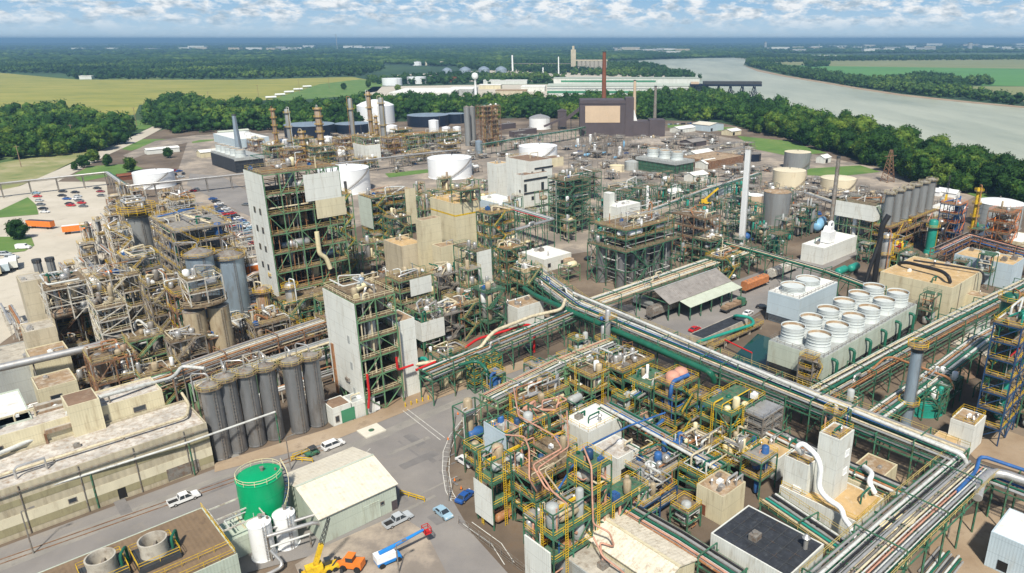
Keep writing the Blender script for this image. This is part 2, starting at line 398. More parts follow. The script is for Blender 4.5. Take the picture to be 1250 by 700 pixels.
# ------------------------------------------------------------------ things, labels
THINGS = []; ANCH = []; FOOT = []
def thing(name, label, cat, loc, rot=GA, group=None, anchor=None, auto=False, foot=None):
 o = bpy.data.objects.new(name, None); COL.objects.link(o)
 o.empty_display_size = 0.5
 o.location = loc; o.rotation_euler = (0, 0, rot); o['category'] = cat; o['label'] = label
 if group: o['group'] = group
 THINGS.append([o, label, auto])
 if anchor: ANCH.append((Vector(loc), anchor))
 if foot: FOOT.append((Vector(loc), rot, foot[0], foot[1]))
 return o
def tag(o, label, cat, group=None, auto=False):
 o['label'] = label; o['category'] = cat
 if group: o['group'] = group
 THINGS.append([o, label, auto]); return o
def struct(o): o['kind'] = 'structure'; return o
def stuff(o, label=None, cat=None):
 o['kind'] = 'stuff'
 if label: o['label'] = label; o['category'] = cat
 return o
def dup(root, loc, rotz=None, label=None, auto=False):
 r = root.copy(); COL.objects.link(r); r.location = loc
 if rotz is not None: r.rotation_euler = (0, 0, rotz)
 for ch in root.children:
  c = ch.copy(); COL.objects.link(c); c.parent = r
  for g in ch.children:
   d = g.copy(); COL.objects.link(d); d.parent = c
 if label: r['label'] = label
 THINGS.append([r, r['label'], auto]); return r
KIDS = {}
def fp(near, left, right, z=0.0):
 """Footprint of a grid-aligned block from three corners seen in the photo, all at height z."""
 n = P(*near, z); l = P(*left, z); r = P(*right, z)
 a, b = UV(n); L = UV(r)[0] - a; W = UV(l)[1] - b
 return (Vector((n.x, n.y, 0)), max(1.0, L), max(1.0, W))
def fm(px, py, L, W, z=0.0):
 n = P(px, py, z); return (Vector((n.x, n.y, 0)), L, W)
# ------------------------------------------------------------------ the setting
def sheet(name, pxs, z, m, kind='structure', label=None, cat=None, world=False):
 pts = [Vector((*p, z)) if world else P(*p, 0) for p in pxs]
 b = MB(); b.add([(p.x, p.y, z) for p in pts], [tuple(range(len(pts)))])
 o = b.build(name, m)
 me = o.data
 if me.polygons[0].normal.z < 0: me.flip_normals()
 o['kind'] = kind
 return o
G_far = field_mat('far_land', [(0.012, 0.04, 0.015), (0.022, 0.06, 0.02), (0.06, 0.12, 0.03), (0.24, 0.27, 0.1)], 0.0011, stretch=(1, 0.45, 1), pos=[0.35, 0.5, 0.6, 0.68], detail=5, dist=0.4)
G_yard = field_mat('yard_gravel', [(0.07, 0.052, 0.036), (0.14, 0.105, 0.075), (0.26, 0.205, 0.15)], 0.03, extra=(0.12, (0.13, 0.085, 0.05), 0.7, 0.55), bump=0.1)
G_gray = field_mat('grey_gravel', [(0.15, 0.13, 0.11), (0.24, 0.205, 0.17), (0.36, 0.305, 0.245)], 0.03, extra=(0.06, (0.42, 0.35, 0.27), 0.75, 0.5))
G_asph = field_mat('asphalt', [(0.17, 0.16, 0.15), (0.215, 0.2, 0.188), (0.27, 0.25, 0.228)], 0.05, extra=(0.25, (0.26, 0.23, 0.19), 0.45, 0.55), bump=0.01)
G_conc = field_mat('pale_concrete', [(0.42, 0.38, 0.31), (0.5, 0.455, 0.37), (0.56, 0.51, 0.43)], 0.04, extra=(0.15, (0.33, 0.29, 0.23), 0.5, 0.56))
G_grass = field_mat('mown_grass', [(0.07, 0.14, 0.025), (0.1, 0.19, 0.035), (0.17, 0.22, 0.06)], 0.05, extra=(0.2, (0.25, 0.22, 0.1), 0.5, 0.6))
G_mead = field_mat('dry_meadow', [(0.13, 0.18, 0.05), (0.25, 0.25, 0.1), (0.42, 0.36, 0.22)], 0.03, stretch=(1, 1, 1), extra=(0.08, (0.09, 0.16, 0.03), 0.7, 0.55))
G_crop = field_mat('corn_field', [(0.19, 0.21, 0.035), (0.27, 0.265, 0.05), (0.35, 0.31, 0.07)], 0.006, stretch=(1, 3, 1), rot=0.3, extra=(0.015, (0.13, 0.17, 0.04), 0.7, 0.52))
G_crop2 = field_mat('green_field', [(0.06, 0.17, 0.04), (0.08, 0.22, 0.05), (0.1, 0.24, 0.06)], 0.004, stretch=(1, 3, 1))
G_crop3 = field_mat('tan_field', [(0.16, 0.19, 0.07), (0.2, 0.22, 0.09), (0.25, 0.25, 0.12)], 0.004, stretch=(1, 3, 1))
G_dirt = field_mat('bare_dirt', [(0.22, 0.15, 0.09), (0.32, 0.24, 0.16), (0.42, 0.34, 0.25)], 0.05, extra=(0.2, (0.15, 0.1, 0.06), 0.6, 0.55), bump=0.1)
G_under = field_mat('undergrowth', [(0.02, 0.045, 0.012), (0.04, 0.08, 0.02), (0.07, 0.12, 0.03)], 0.08)
struct(sheet('ground', [(-26000, -300), (26000, -300), (26000, 50000), (-26000, 50000)], -0.4, G_far, world=True))
yard = sheet('plant_yard', [(-700, 760), (-250, 330), (-40, 240), (60, 215), (130, 180), (200, 158), (440, 150), (700, 142), (880, 150), (960, 168), (1075, 205), (1180, 235), (1420, 285), (2200, 760)], -0.12, G_yard)
sheet('northern_gravel_yard', [(215, 215), (230, 170), (300, 165), (560, 168), (700, 160), (840, 160), (930, 175), (1070, 205), (1190, 240), (1150, 262), (1040, 245), (900, 290), (760, 300), (640, 320), (480, 260), (300, 330), (260, 300), (235, 250)], -0.08, G_gray)
# water
wm = bpy.data.materials.new('river_water'); wm.use_nodes = True
t = wm.node_tree; b = t.nodes['Principled BSDF']
tcn = t.nodes.new('ShaderNodeTexCoord'); mp = t.nodes.new('ShaderNodeMapping'); mp.inputs['Scale'].default_value = (1, 0.22, 1); mp.inputs['Rotation'].default_value = (0, 0, -0.6)
t.links.new(tcn.outputs['Object'], mp.inputs[0])
no = t.nodes.new('ShaderNodeTexNoise'); no.inputs['Scale'].default_value = 0.009; no.inputs['Detail'].default_value = 10; no.inputs['Roughness'].default_value = 0.7; t.links.new(mp.outputs[0], no.inputs['Vector'])
r = t.nodes.new('ShaderNodeValToRGB'); r.color_ramp.elements[0].color = (0.26, 0.285, 0.21, 1); r.color_ramp.elements[1].color = (0.45, 0.46, 0.35, 1)
r.color_ramp.elements[0].position = 0.35; r.color_ramp.elements[1].position = 0.65
t.links.new(no.outputs['Fac'], r.inputs[0]); t.links.new(r.outputs[0], b.inputs['Base Color'])
n2 = t.nodes.new('ShaderNodeTexNoise'); n2.inputs['Scale'].default_value = 0.25; n2.inputs['Detail'].default_value = 5; t.links.new(mp.outputs[0], n2.inputs['Vector'])
bp = t.nodes.new('ShaderNodeBump'); bp.inputs['Distance'].default_value = 0.6; bp.inputs['Strength'].default_value = 0.5
t.links.new(n2.outputs['Fac'], bp.inputs['Height']); t.links.new(bp.outputs[0], b.inputs['Normal'])
b.inputs['Roughness'].default_value = 0.3; b.inputs['IOR'].default_value = 1.2
MATS['river_water'] = wm
RIVER = [(1900, 420), (1330, 250), (1250, 222), (1160, 197), (1080, 176), (1000, 156), (940, 134), (890, 116), (850, 100), (800, 88), (765, 81), (755, 77), (790, 73.5), (850, 71.5), (912, 70.5), (908, 79), (925, 87), (960, 94), (1000, 100.5), (1050, 109), (1100, 116.5), (1150, 122), (1200, 127), (1250, 131.5), (1330, 142), (1900, 210)]
sheet('river', RIVER, -0.02, wm)
sheet('river_beach', [(905, 79), (925, 85), (960, 92.5), (1000, 99), (1050, 107.5), (1100, 115), (1150, 120.5), (1200, 125.5), (1250, 130), (1330, 140), (1900, 205), (1900, 209), (1330, 142.3), (1250, 132.2), (1200, 127.6), (1150, 122.6), (1100, 117.2), (1050, 109.6), (1000, 101), (960, 94.5), (925, 87.5), (908, 79.8)], 0.04, G_dirt)
# farm land
sheet('corn_field', [(-160, 92), (-60, 89), (0, 89), (95, 97.5), (300, 97.5), (430, 94), (455, 99), (400, 107), (330, 122), (260, 127), (170, 128), (165, 140), (130, 145), (40, 140), (-40, 146), (-200, 150)], -0.1, G_crop)
sheet('corn_field_edge', [(130, 145), (165, 140), (215, 137), (250, 141), (190, 147), (128, 149)], -0.06, G_under)
sheet('grass_verge', [(120, 150), (190, 146), (200, 148), (178, 158), (130, 156)], -0.04, G_grass)
sheet('far_bank_meadow', [(1010, 74), (1100, 73), (1250, 72.5), (1500, 72), (1600, 84), (1250, 84), (1016, 81), (940, 79), (945, 76)], -0.1, G_crop3)
sheet('far_bank_green_field', [(935, 79.4), (1016, 81), (1250, 84), (1560, 88), (1560, 108), (1250, 105.5), (1180, 104), (1130, 101), (1060, 99), (1000, 93), (950, 87)], -0.06, G_crop2)
sheet('far_bank_stubble', [(1180, 105.5), (1250, 105.8), (1560, 112), (1560, 150), (1250, 125), (1185, 120)], -0.03, G_crop3)
sheet('grass_by_works', [(390, 103), (440, 97), (470, 102), (460, 112), (420, 118), (340, 124), (330, 122)], -0.05, G_grass)
sheet('far_works_yard', [(455, 106), (560, 104), (690, 103), (700, 112), (660, 122), (470, 124), (440, 116)], -0.05, G_conc)
sheet('bin_yard', [(480, 92), (640, 84), (700, 88), (830, 92), (830, 98), (600, 100), (470, 100)], -0.05, G_conc)
# patches round the plant
sheet('meadow', [(-200, 205), (0, 199), (40, 192), (110, 184), (92, 196), (52, 216), (0, 236), (-200, 300)], -0.05, G_mead)
sheet('lawn', [(-60, 262), (0, 257), (34, 241), (44, 250), (47, 262), (0, 266), (-60, 272)], 0.08, G_grass)
sheet('lawn', [(-60, 290), (38, 289), (42, 300), (30, 307), (-60, 318)], 0.08, G_grass)
sheet('lawn', [(88, 214), (110, 203), (160, 200), (175, 206), (150, 212), (100, 222)], -0.02, G_grass)
sheet('lawn', [(232, 170), (270, 165), (272, 170), (235, 175)], -0.02, G_grass)
sheet('lawn', [(148, 182), (165, 170), (205, 170), (190, 176), (160, 184)], -0.02, G_grass)
sheet('lawn', [(470, 212), (530, 206), (530, 210), (475, 217)], -0.02, G_grass)
sheet('lawn', [(985, 206), (1050, 202), (1075, 210), (1020, 216), (985, 214)], -0.02, G_grass)
sheet('lawn', [(900, 166), (960, 172), (1010, 187), (960, 190), (920, 182)], -0.02, G_grass)
sheet('lawn', [(815, 152), (900, 156), (880, 160), (815, 156)], -0.02, G_grass)
sheet('lawn', [(1240, 232), (1180, 236), (1200, 244), (1300, 262), (1400, 280), (1420, 262), (1300, 240)], -0.04, G_grass)
sheet('car_park', [(-60, 245), (50, 222), (130, 222), (134, 262), (134, 300), (120, 330), (0, 420), (-160, 420), (-160, 300)], -0.04, G_conc)
sheet('access_road', [(-200, 300), (0, 238), (60, 212), (110, 190), (150, 172), (192, 152), (200, 156), (170, 172), (130, 190), (70, 222), (0, 256), (-200, 330)], 0.0, G_conc)
sheet('access_road', [(150, 190), (190, 172), (240, 165), (320, 163), (440, 160), (440, 165), (320, 168), (245, 171), (200, 180), (160, 195)], 0.0, G_gray)
sheet('service_road', [(232, 212), (270, 215), (330, 250), (430, 300), (400, 310), (300, 262), (228, 226)], -0.02, G_asph)
sheet('service_road', [(470, 240), (600, 225), (760, 205), (770, 212), (640, 232), (500, 256)], -0.02, G_gray)
# asphalt streets between the units
sheet('main_street', [(-260, 800), (-60, 694), (0, 669), (262, 573), (400, 536), (470, 510), (540, 483), (600, 463), (650, 446), (735, 405), (760, 392), (800, 402), (780, 412), (720, 425), (650, 458), (600, 481), (568, 506), (551, 540), (545, 570), (552, 610), (575, 650), (620, 700), (680, 790), (470, 790), (455, 690), (420, 668), (300, 700), (100, 790)], 0.02, G_asph)
sheet('cross_street', [(735, 385), (720, 372), (800, 372), (905, 340), (985, 312), (1060, 285), (1085, 292), (1010, 330), (940, 372), (900, 398), (840, 415), (790, 402)], 0.0, G_asph)
sheet('site_corner', [(395, 668), (486, 628), (520, 650), (545, 700), (560, 740), (380, 740), (360, 690)], 0.06, G_gray)
sheet('dirt_strip', [(262, 577), (400, 541), (470, 513), (540, 485), (640, 450), (640, 440), (540, 472), (505, 474), (460, 503), (400, 524), (262, 566)], 0.08, G_dirt)
G_patch = field_mat('asphalt_patch', [(0.14, 0.135, 0.13), (0.175, 0.165, 0.16), (0.21, 0.2, 0.185)], 0.3)
G_worn = field_mat('worn_track', [(0.2, 0.19, 0.175), (0.25, 0.235, 0.21), (0.31, 0.285, 0.25)], 0.15, extra=(0.5, (0.14, 0.13, 0.12), 0.6, 0.55))
rp = random.Random(6)
for k in range(26):
 px = rp.choice([(rp.uniform(40, 330), 0), (rp.uniform(480, 560), rp.uniform(520, 690)), (rp.uniform(430, 530), rp.uniform(540, 600)), (rp.uniform(780, 930), rp.uniform(372, 392))])
 if px[1] == 0: px = (px[0], 690 - px[0] * .36 + rp.uniform(-8, 14))
 p = P(*px); L, W_ = rp.uniform(2, 11), rp.uniform(.5, 2.6); a_ = UV(p)
 if rp.random() < .4: L, W_ = W_, L
 pts = [WP(a_[0], a_[1]), WP(a_[0] + L, a_[1] + rp.uniform(-.2, .2)), WP(a_[0] + L, a_[1] + W_), WP(a_[0], a_[1] + W_)]
 sheet('road_patch', [(q.x, q.y) for q in pts], .03 + .001 * k, rp.choice([G_patch, G_worn, G_patch]), world=True)
sheet('worn_wheel_track', [(-60, 706), (262, 583), (430, 541), (560, 487), (640, 458), (640, 463), (560, 494), (430, 551), (262, 594), (-60, 722)], .026, G_worn)
lm = M('road_line', (0.62, 0.61, 0.56), 0.8, 0, 0.12, (0.25, 0.24, 0.22), 0.4, 0.8)
def painted(name, pts, wd=0.15, z=0.1):
 b = MB(); q = [P(*p) for p in pts]
 for a, c in zip(q, q[1:]):
  d = (c - a).normalized(); nn = Vector((-d.y, d.x, 0)) * wd / 2
  b.add([(*(a + nn).xy, z), (*(a - nn).xy, z), (*(c - nn).xy, z), (*(c + nn).xy, z)], [(0, 1, 2, 3)])
 o = b.build(name, lm); o['kind'] = 'structure'; return o
curve = [(640, 462), (600, 481), (570, 506), (549, 532), (541, 552), (540, 575), (544, 600), (551, 612)]
painted('road_marking', curve)
painted('road_marking', [(p[0] + 8, p[1] + 1) for p in curve])
lad = MB()
for a, c in zip(curve, curve[1:]):
 for k in range(4):
  t_ = k / 4; p = P(a[0] + (c[0] - a[0]) * t_, a[1] + (c[1] - a[1]) * t_); q = P(a[0] + (c[0] - a[0]) * t_ + 8, a[1] + (c[1] - a[1]) * t_ + 1)
  d = (q - p).normalized(); nn = Vector((-d.y, d.x, 0)) * 0.05
  lad.add([(*(p + nn).xy, 0.11), (*(p - nn).xy, 0.11), (*(q - nn).xy, 0.11), (*(q + nn).xy, 0.11)], [(0, 1, 2, 3)])
struct(lad.build('road_hatching', lm))
painted('road_marking', [(565, 640), (600, 665), (616, 690)]); painted('road_marking', [(576, 638), (612, 664), (628, 688)])
painted('road_marking', [(492, 502), (538, 538)]); painted('road_marking', [(497, 500), (543, 535)])
painted('road_marking', [(400, 580), (440, 560), (452, 548)]);
# rails along the wall
rl = MB()
q0, q1 = P(-30, 700), P(420, 541)
d = (q1 - q0).normalized(); nn = Vector((-d.y, d.x, 0))
for off in (0, 1.45):
 rl.beam(q0 + nn * off + Vector((0, 0, 0.1)), q1 + nn * off + Vector((0, 0, 0.1)), 0.16, 0.12)
struct(rl.build('railway_track', 'rust_steel'))
# teal basin beside the cooling tower
bm_ = bpy.data.materials.new('basin_water'); bm_.use_nodes = True
pb = bm_.node_tree.nodes['Principled BSDF']; pb.inputs['Base Color'].default_value = (0.008, 0.05, 0.045, 1); pb.inputs['Roughness'].default_value = 0.08
nz = bm_.node_tree.nodes.new('ShaderNodeTexNoise'); nz.inputs['Scale'].default_value = 1.2
bq = bm_.node_tree.nodes.new('ShaderNodeBump'); bq.inputs['Strength'].default_value = 0.4; bq.inputs['Distance'].default_value = 0.1
bm_.node_tree.links.new(nz.outputs['Fac'], bq.inputs['Height']); bm_.node_tree.links.new(bq.outputs[0], pb.inputs['Normal'])
MATS['basin_water'] = bm_
sheet('basin_water', [(885, 445), (925, 408), (962, 420), (950, 470), (925, 462)], 0.1, bm_)
# ---- haze
hb = MB(); hb.box(-27000, 27000, -400, 51000, -1.4, 112)
ho = hb.build('haze', None)
hm = bpy.data.materials.new('haze'); hm.use_nodes = True
t = hm.node_tree; t.nodes.clear()
pv = t.nodes.new('ShaderNodeVolumePrincipled'); pv.inputs['Color'].default_value = (0.4, 0.7, 1.0, 1)
pv.inputs['Density'].default_value = 0.00013; pv.inputs['Anisotropy'].default_value = 0.3
mo = t.nodes.new('ShaderNodeOutputMaterial'); t.links.new(pv.outputs[0], mo.inputs['Volume'])
ho.data.materials.clear(); ho.data.materials.append(hm); ho['kind'] = 'stuff'; ho['label'] = 'thin blue summer haze over the far land'
# ------------------------------------------------------------------ trees
def leafmat(name, c0, c1, c2, rnd_=0.5):
 m = bpy.data.materials.new(name); m.use_nodes = True
 t = m.node_tree; b = t.nodes['Principled BSDF']
 tcn = t.nodes.new('ShaderNodeTexCoord'); oi = t.nodes.new('ShaderNodeObjectInfo')
 no = t.nodes.new('ShaderNodeTexNoise'); no.inputs['Scale'].default_value = 0.35; no.inputs['Detail'].default_value = 4
 t.links.new(tcn.outputs['Object'], no.inputs['Vector'])
 a = t.nodes.new('ShaderNodeMath'); a.operation = 'MULTIPLY_ADD'; a.inputs[1].default_value = rnd_; a.inputs[2].default_value = -rnd_ / 2 - .02
 t.links.new(oi.outputs['Random'], a.inputs[0])
 n3 = t.nodes.new('ShaderNodeTexNoise'); n3.inputs['Scale'].default_value = 0.018 if 'far' not in name else 0.004; n3.inputs['Detail'].default_value = 3
 t.links.new(tcn.outputs['Object'], n3.inputs['Vector'])
 s = t.nodes.new('ShaderNodeMath'); s.operation = 'ADD'; t.links.new(no.outputs['Fac'], s.inputs[0]); t.links.new(a.outputs[0], s.inputs[1])
 m3 = t.nodes.new('ShaderNodeMath'); m3.operation = 'MULTIPLY_ADD'; m3.inputs[1].default_value = 0 if rnd_ else 1.3; m3.inputs[2].default_value = 0 if rnd_ else -.68
 t.links.new(n3.outputs['Fac'], m3.inputs[0]); s2 = t.nodes.new('ShaderNodeMath'); s2.operation = 'ADD'; t.links.new(s.outputs[0], s2.inputs[0]); t.links.new(m3.outputs[0], s2.inputs[1]); s = s2
 r = t.nodes.new('ShaderNodeValToRGB'); e = r.color_ramp.elements; e.new(0.5)
 e[0].position = 0.25; e[1].position = 0.5; e[2].position = 0.78
 e[0].color = (*c0, 1); e[1].color = (*c1, 1); e[2].color = (*c2, 1)
 t.links.new(s.outputs[0], r.inputs[0]); t.links.new(r.outputs[0], b.inputs['Base Color'])
 b.inputs['Roughness'].default_value = 0.75; b.inputs['Specular IOR Level'].default_value = 0.15
 MATS[name] = m; return m
leafmat('leaves', (0.01, 0.036, 0.006), (0.032, 0.085, 0.012), (0.13, 0.19, 0.024))
leafmat('leaves_mass', (0.01, 0.036, 0.006), (0.032, 0.085, 0.012), (0.13, 0.19, 0.024), 0)
leafmat('leaves_far', (0.008, 0.03, 0.008), (0.024, 0.065, 0.013), (0.12, 0.18, 0.03), 0)  # bright third colour paints sunlit canopy patches into the far woods
import bmesh
def ico(sub):
 bm = bmesh.new(); bmesh.ops.create_icosphere(bm, subdivisions=sub, radius=1.0)
 v = np.array([x.co[:] for x in bm.verts]); f = np.array([[y.index for y in x.verts] for x in bm.faces]); bm.free(); return v, f
ICO = {k: ico(k) for k in (1, 2, 3)}
def crown_arrays(rng, R, Hc, lobes, sub, leaves, leafsize, z0):
 vs, fs = [], []; off = 0
 cs = []
 for i in range(lobes):
  if lobes == 1: c = np.array([0, 0, z0 + Hc * .5]); r = R
  else:
   a = rng.uniform(0, 6.283); h = (i + 0.5) / lobes
   rr = R * 0.62 * math.sqrt(max(0.05, 1 - (1.7 * h - 0.72) ** 2)) * rng.uniform(0.5, 1.1)
   c = np.array([rr * math.cos(a), rr * math.sin(a), z0 + Hc * (0.12 + 0.74 * h)]); r = R * (rng.uniform(0.3, 0.52) if lobes > 9 else rng.uniform(.42, .62))
  cs.append((c, r))
  v, f = ICO[sub]; v = v.copy()
  d = 1 + 0.16 * np.sin(v[:, 0] * 5 + rng.uniform(0, 9)) * np.cos(v[:, 1] * 5.5 + rng.uniform(0, 9)) + 0.13 * rng.standard_normal(len(v))
  v = v * d[:, None] * r; v[:, 2] *= 0.82 if lobes > 1 else Hc / (2 * R)
  vs.append(v + c); fs.append(f + off); off += len(v)
 if leaves:
  k = rng.integers(0, len(cs), leaves)
  C = np.array([cs[i][0] for i in k]); rr = np.array([cs[i][1] for i in k])
  n = rng.standard_normal((leaves, 3)); n /= np.linalg.norm(n, axis=1)[:, None]
  p = C + n * (rr * rng.uniform(0.92, 1.38, leaves))[:, None] * np.array([1, 1, 0.85])
  a = rng.standard_normal((leaves, 3)) * leafsize; b_ = rng.standard_normal((leaves, 3)) * leafsize
  tri = np.stack([p - a * .5, p + a * .5, p + b_], 1).reshape(-1, 3)
  vs.append(tri); fs.append(np.arange(leaves * 3).reshape(-1, 3) + off)
 return np.concatenate(vs), np.concatenate(fs)
def mesh_np(name, v, f, m):
 me = bpy.data.meshes.new(name)
 me.vertices.add(len(v)); me.vertices.foreach_set('co', v.astype(np.float32).ravel())
 me.loops.add(f.size); me.loops.foreach_set('vertex_index', f.astype(np.int32).ravel())
 me.polygons.add(len(f)); me.polygons.foreach_set('loop_start', np.arange(0, f.size, 3, dtype=np.int32))
 me.update(calc_edges=True); me.materials.append(MATS[m]); return me
RNG = np.random.default_rng(11)
def tree_meshes(R, Ht, sub=2, lobes=15, leaves=3000, ls=0.62):
 v, f = crown_arrays(RNG, R, Ht * 0.82, lobes, sub, leaves, ls, Ht * 0.16)
 cm = mesh_np('crown', v, f, 'leaves')
 b = MB(); b.tube([(0, 0, -0.6), (0.1, 0, Ht * 0.2), (0.0, 0.15, Ht * 0.45), (0.2, 0, Ht * 0.7)], [R * 0.085, R * 0.065, R * 0.045, R * 0.02], 8)
 for k in range(5):
  a = k * 1.26 + 0.4; z = Ht * (0.22 + 0.08 * k)
  b.tube([(0, 0, z), (R * 0.35 * math.cos(a), R * 0.35 * math.sin(a), z + Ht * 0.1), (R * 0.62 * math.cos(a), R * 0.62 * math.sin(a), z + Ht * 0.16)], [R * 0.04, R * 0.03, R * 0.012], 6)
 o = b.build('trunk', 'bark'); tm = o.data; bpy.data.objects.remove(o)
 return tm, cm
TREES = [tree_meshes(R, Ht) for R, Ht in ((6.5, 15), (7.2, 17), (5.6, 13.5), (6.0, 16), (8.0, 18))]
def inst_tree(p, label, group, k, s, rz, name='broadleaf_tree'):
 r = thing(name, label, 'tree', (p.x, p.y, -0.1), rz, group)
 r.scale = (s, s, s)
 for nm, me in (('trunk', TREES[k][0]), ('crown', TREES[k][1])):
  o = bpy.data.objects.new(nm, me); COL.objects.link(o); o.parent = r
 return r
def inpoly(x, y, poly):
 c = False; n = len(poly)
 for i in range(n):
  x1, y1 = poly[i]; x2, y2 = poly[i - 1]
  if (y1 > y) != (y2 > y) and x < (x2 - x1) * (y - y1) / (y2 - y1) + x1: c = not c
 return c
def scatter(poly_px, spacing, jit=0.45, rnd=random.Random(5)):
 q = [P(*p) for p in poly_px]; poly = [(p.x, p.y) for p in q]
 x0, x1 = min(p[0] for p in poly), max(p[0] for p in poly); y0, y1 = min(p[1] for p in poly), max(p[1] for p in poly)
 res = []; y = y0; k = 0
 while y < y1:
  x = x0 + (k % 2) * spacing / 2
  while x < x1:
   a, b = x + rnd.uniform(-jit, jit) * spacing, y + rnd.uniform(-jit, jit) * spacing
   if inpoly(a, b, poly): res.append((a, b))
   x += spacing
  y += spacing * 0.87; k += 1
 return res
WOODS = [
 ('west', [(-60, 172), (-20, 152), (30, 146), (60, 140), (105, 150), (135, 154), (160, 163), (150, 174), (130, 184), (70, 191), (0, 196), (-60, 203)], 'leafy tree in the wood left of the access road', 'trees of the wood beside the access road', 10.5),
 ('north', [(180, 146), (184, 136), (215, 126), (262, 134), (300, 138), (360, 138), (430, 133), (445, 128), (500, 127), (560, 129), (700, 128), (760, 126), (850, 122), (880, 124), (900, 140), (890, 147), (860, 149), (820, 147), (700, 146), (600, 145), (445, 147), (440, 158), (330, 161), (215, 163), (180, 155)], 'leafy tree in the belt along the north edge of the plant', 'trees of the belt north of the plant', 13),
 ('river', [(868, 121), (900, 129), (940, 136), (1000, 155), (1060, 171), (1130, 191), (1190, 208), (1250, 226), (1330, 250), (1370, 262), (1330, 268), (1250, 250), (1190, 238), (1140, 232), (1105, 218), (1072, 213), (1040, 192), (1000, 184), (955, 172), (905, 158), (885, 146), (880, 130)], 'leafy tree on the near river bank behind the plant', 'trees on the near river bank', 11),
]
cand = []
for key, poly, lab, grp, sp in WOODS:
 for x, y in scatter(poly, sp): cand.append((math.hypot(x, y), x, y, key, lab, grp))
cand = [c for c in cand if -60 < pix(Vector((c[1], c[2], 8)))[0] < 1300]
cand.sort()
rnd = random.Random(3)
NIND = 285
rest = []
# keep the share of individual trees even between the woods: the nearest of each
for i, (dd, x, y, key, lab, grp) in enumerate(cand):
 if i < NIND: inst_tree(Vector((x, y, 0)), lab, grp, rnd.randrange(5), rnd.choice([.6, .75, .85, .95, 1.05, 1.15, 1.3]) * rnd.uniform(0.92, 1.08), rnd.uniform(0, 6.28))
 else: rest.append((x, y))
def mass(name, pts, kinds, sc, m, label, cat):
 VV, FF = [], []; off = 0
 for x, y in pts:
  v, f = kinds[rnd.randrange(len(kinds))]; s = rnd.uniform(*sc); a = rnd.uniform(0, 6.28); ca, sa = math.cos(a) * s, math.sin(a) * s
  w_ = np.empty_like(v); w_[:, 0] = v[:, 0] * ca - v[:, 1] * sa + x; w_[:, 1] = v[:, 0] * sa + v[:, 1] * ca + y; w_[:, 2] = v[:, 2] * s * rnd.uniform(0.85, 1.15) - 0.4
  VV.append(w_); FF.append(f + off); off += len(v)
 if not VV: return
 me = mesh_np(name, np.concatenate(VV), np.concatenate(FF), m)
 o = bpy.data.objects.new(name, me); COL.objects.link(o); stuff(o, label, cat); return o
MID = [crown_arrays(RNG, 6.8, 14, 7, 1, 260, 0.9, 1.0) for _ in range(5)]
mass('woodland', rest, MID, (0.65, 1.35), 'leaves_mass', 'dense green wood behind the front trees of the plant edge', 'woodland')
FARK = [crown_arrays(RNG, 9, 13, 3, 1, 30, 1.6, 0.5) for _ in range(5)]
FAR1 = [
 ([(-120, 93), (-120, 80), (100, 77), (300, 76), (450, 78), (470, 84), (440, 93), (300, 96.5), (90, 97), (80, 90), (0, 89)], 24),
 ([(470, 98), (560, 94), (660, 95), (700, 101), (600, 103), (470, 104), (440, 100)], 22),
 ([(560, 84), (640, 77), (790, 80), (820, 88), (860, 96), (830, 97), (700, 92), (640, 89)], 24),
 ([(912, 70.5), (912, 80), (960, 92), (1050, 107), (1056, 100), (1000, 90), (955, 84), (935, 76), (925, 71)], 18),
 ([(1040, 100), (1075, 100), (1120, 94), (1150, 96), (1180, 104), (1182, 118), (1150, 120), (1100, 114), (1050, 107.5)], 17),
 ([(1180, 116), (1200, 118), (1260, 127), (1400, 146), (1400, 150), (1250, 130), (1180, 121)], 17),
 ([(1180, 101), (1205, 99.5), (1212, 104), (1182, 105)], 15),
 ([(980, 80), (1010, 78.5), (1012, 81), (985, 83)], 20),
 ([(860, 66), (940, 67), (1010, 71), (1250, 70), (1420, 69), (1420, 73), (1250, 73), (1010, 75), (940, 77), (915, 73)], 30),
]
pts = []
for poly, sp in FAR1: pts += scatter(poly, sp)
mass('distant_woodland', pts, FARK, (0.85, 1.25), 'leaves_far', 'band of distant green woods beyond the fields and along the far river bank', 'woodland')
FARX = [crown_arrays(RNG, 16, 15, 1, 1, 0, 1, 0) for _ in range(4)]
pts = []
for poly, sp in [([(-150, 80), (-150, 72), (200, 70), (500, 68), (560, 74), (500, 79), (300, 76)], 36),
                 ([(500, 80), (500, 66), (760, 64), (910, 64), (905, 69.5), (760, 74), (640, 77), (560, 82)], 36),
                 ([(-150, 70), (-150, 63), (300, 61), (760, 60), (1400, 60), (1400, 63.5), (1000, 66), (760, 62), (500, 66)], 60),
                 ([(-150, 60.5), (-150, 57), (500, 56), (1400, 56), (1400, 58.5), (760, 59)], 95),
                 ([(-150, 55), (-150, 53.8), (1400, 53.8), (1400, 55)], 130)]:
 pts += scatter(poly, sp)
print('far crowns', len(pts), 'rest', len(rest), 'cand', len(cand))
mass('horizon_woodland', pts, FARX, (0.85, 1.3), 'leaves_far', 'faint blue green woods towards the horizon', 'woodland')
for px, py, k, s in [(103, 205, 0, .6), (115, 199, 2, .75), (132, 203, 3, .55), (160, 210, 2, .75), (206, 193, 2, .6), (24, 292, 0, .62), (92, 208, 2, .45), (450, 107, 3, .9), (420, 110, 2, .9), (486, 112, 0, .8)]:
 p = P(px, py); inst_tree(p, 'round leafy tree', 'x', k, s, px, name='broadleaf_tree')
 THINGS[-1][2] = True; del THINGS[-1][0]['group']
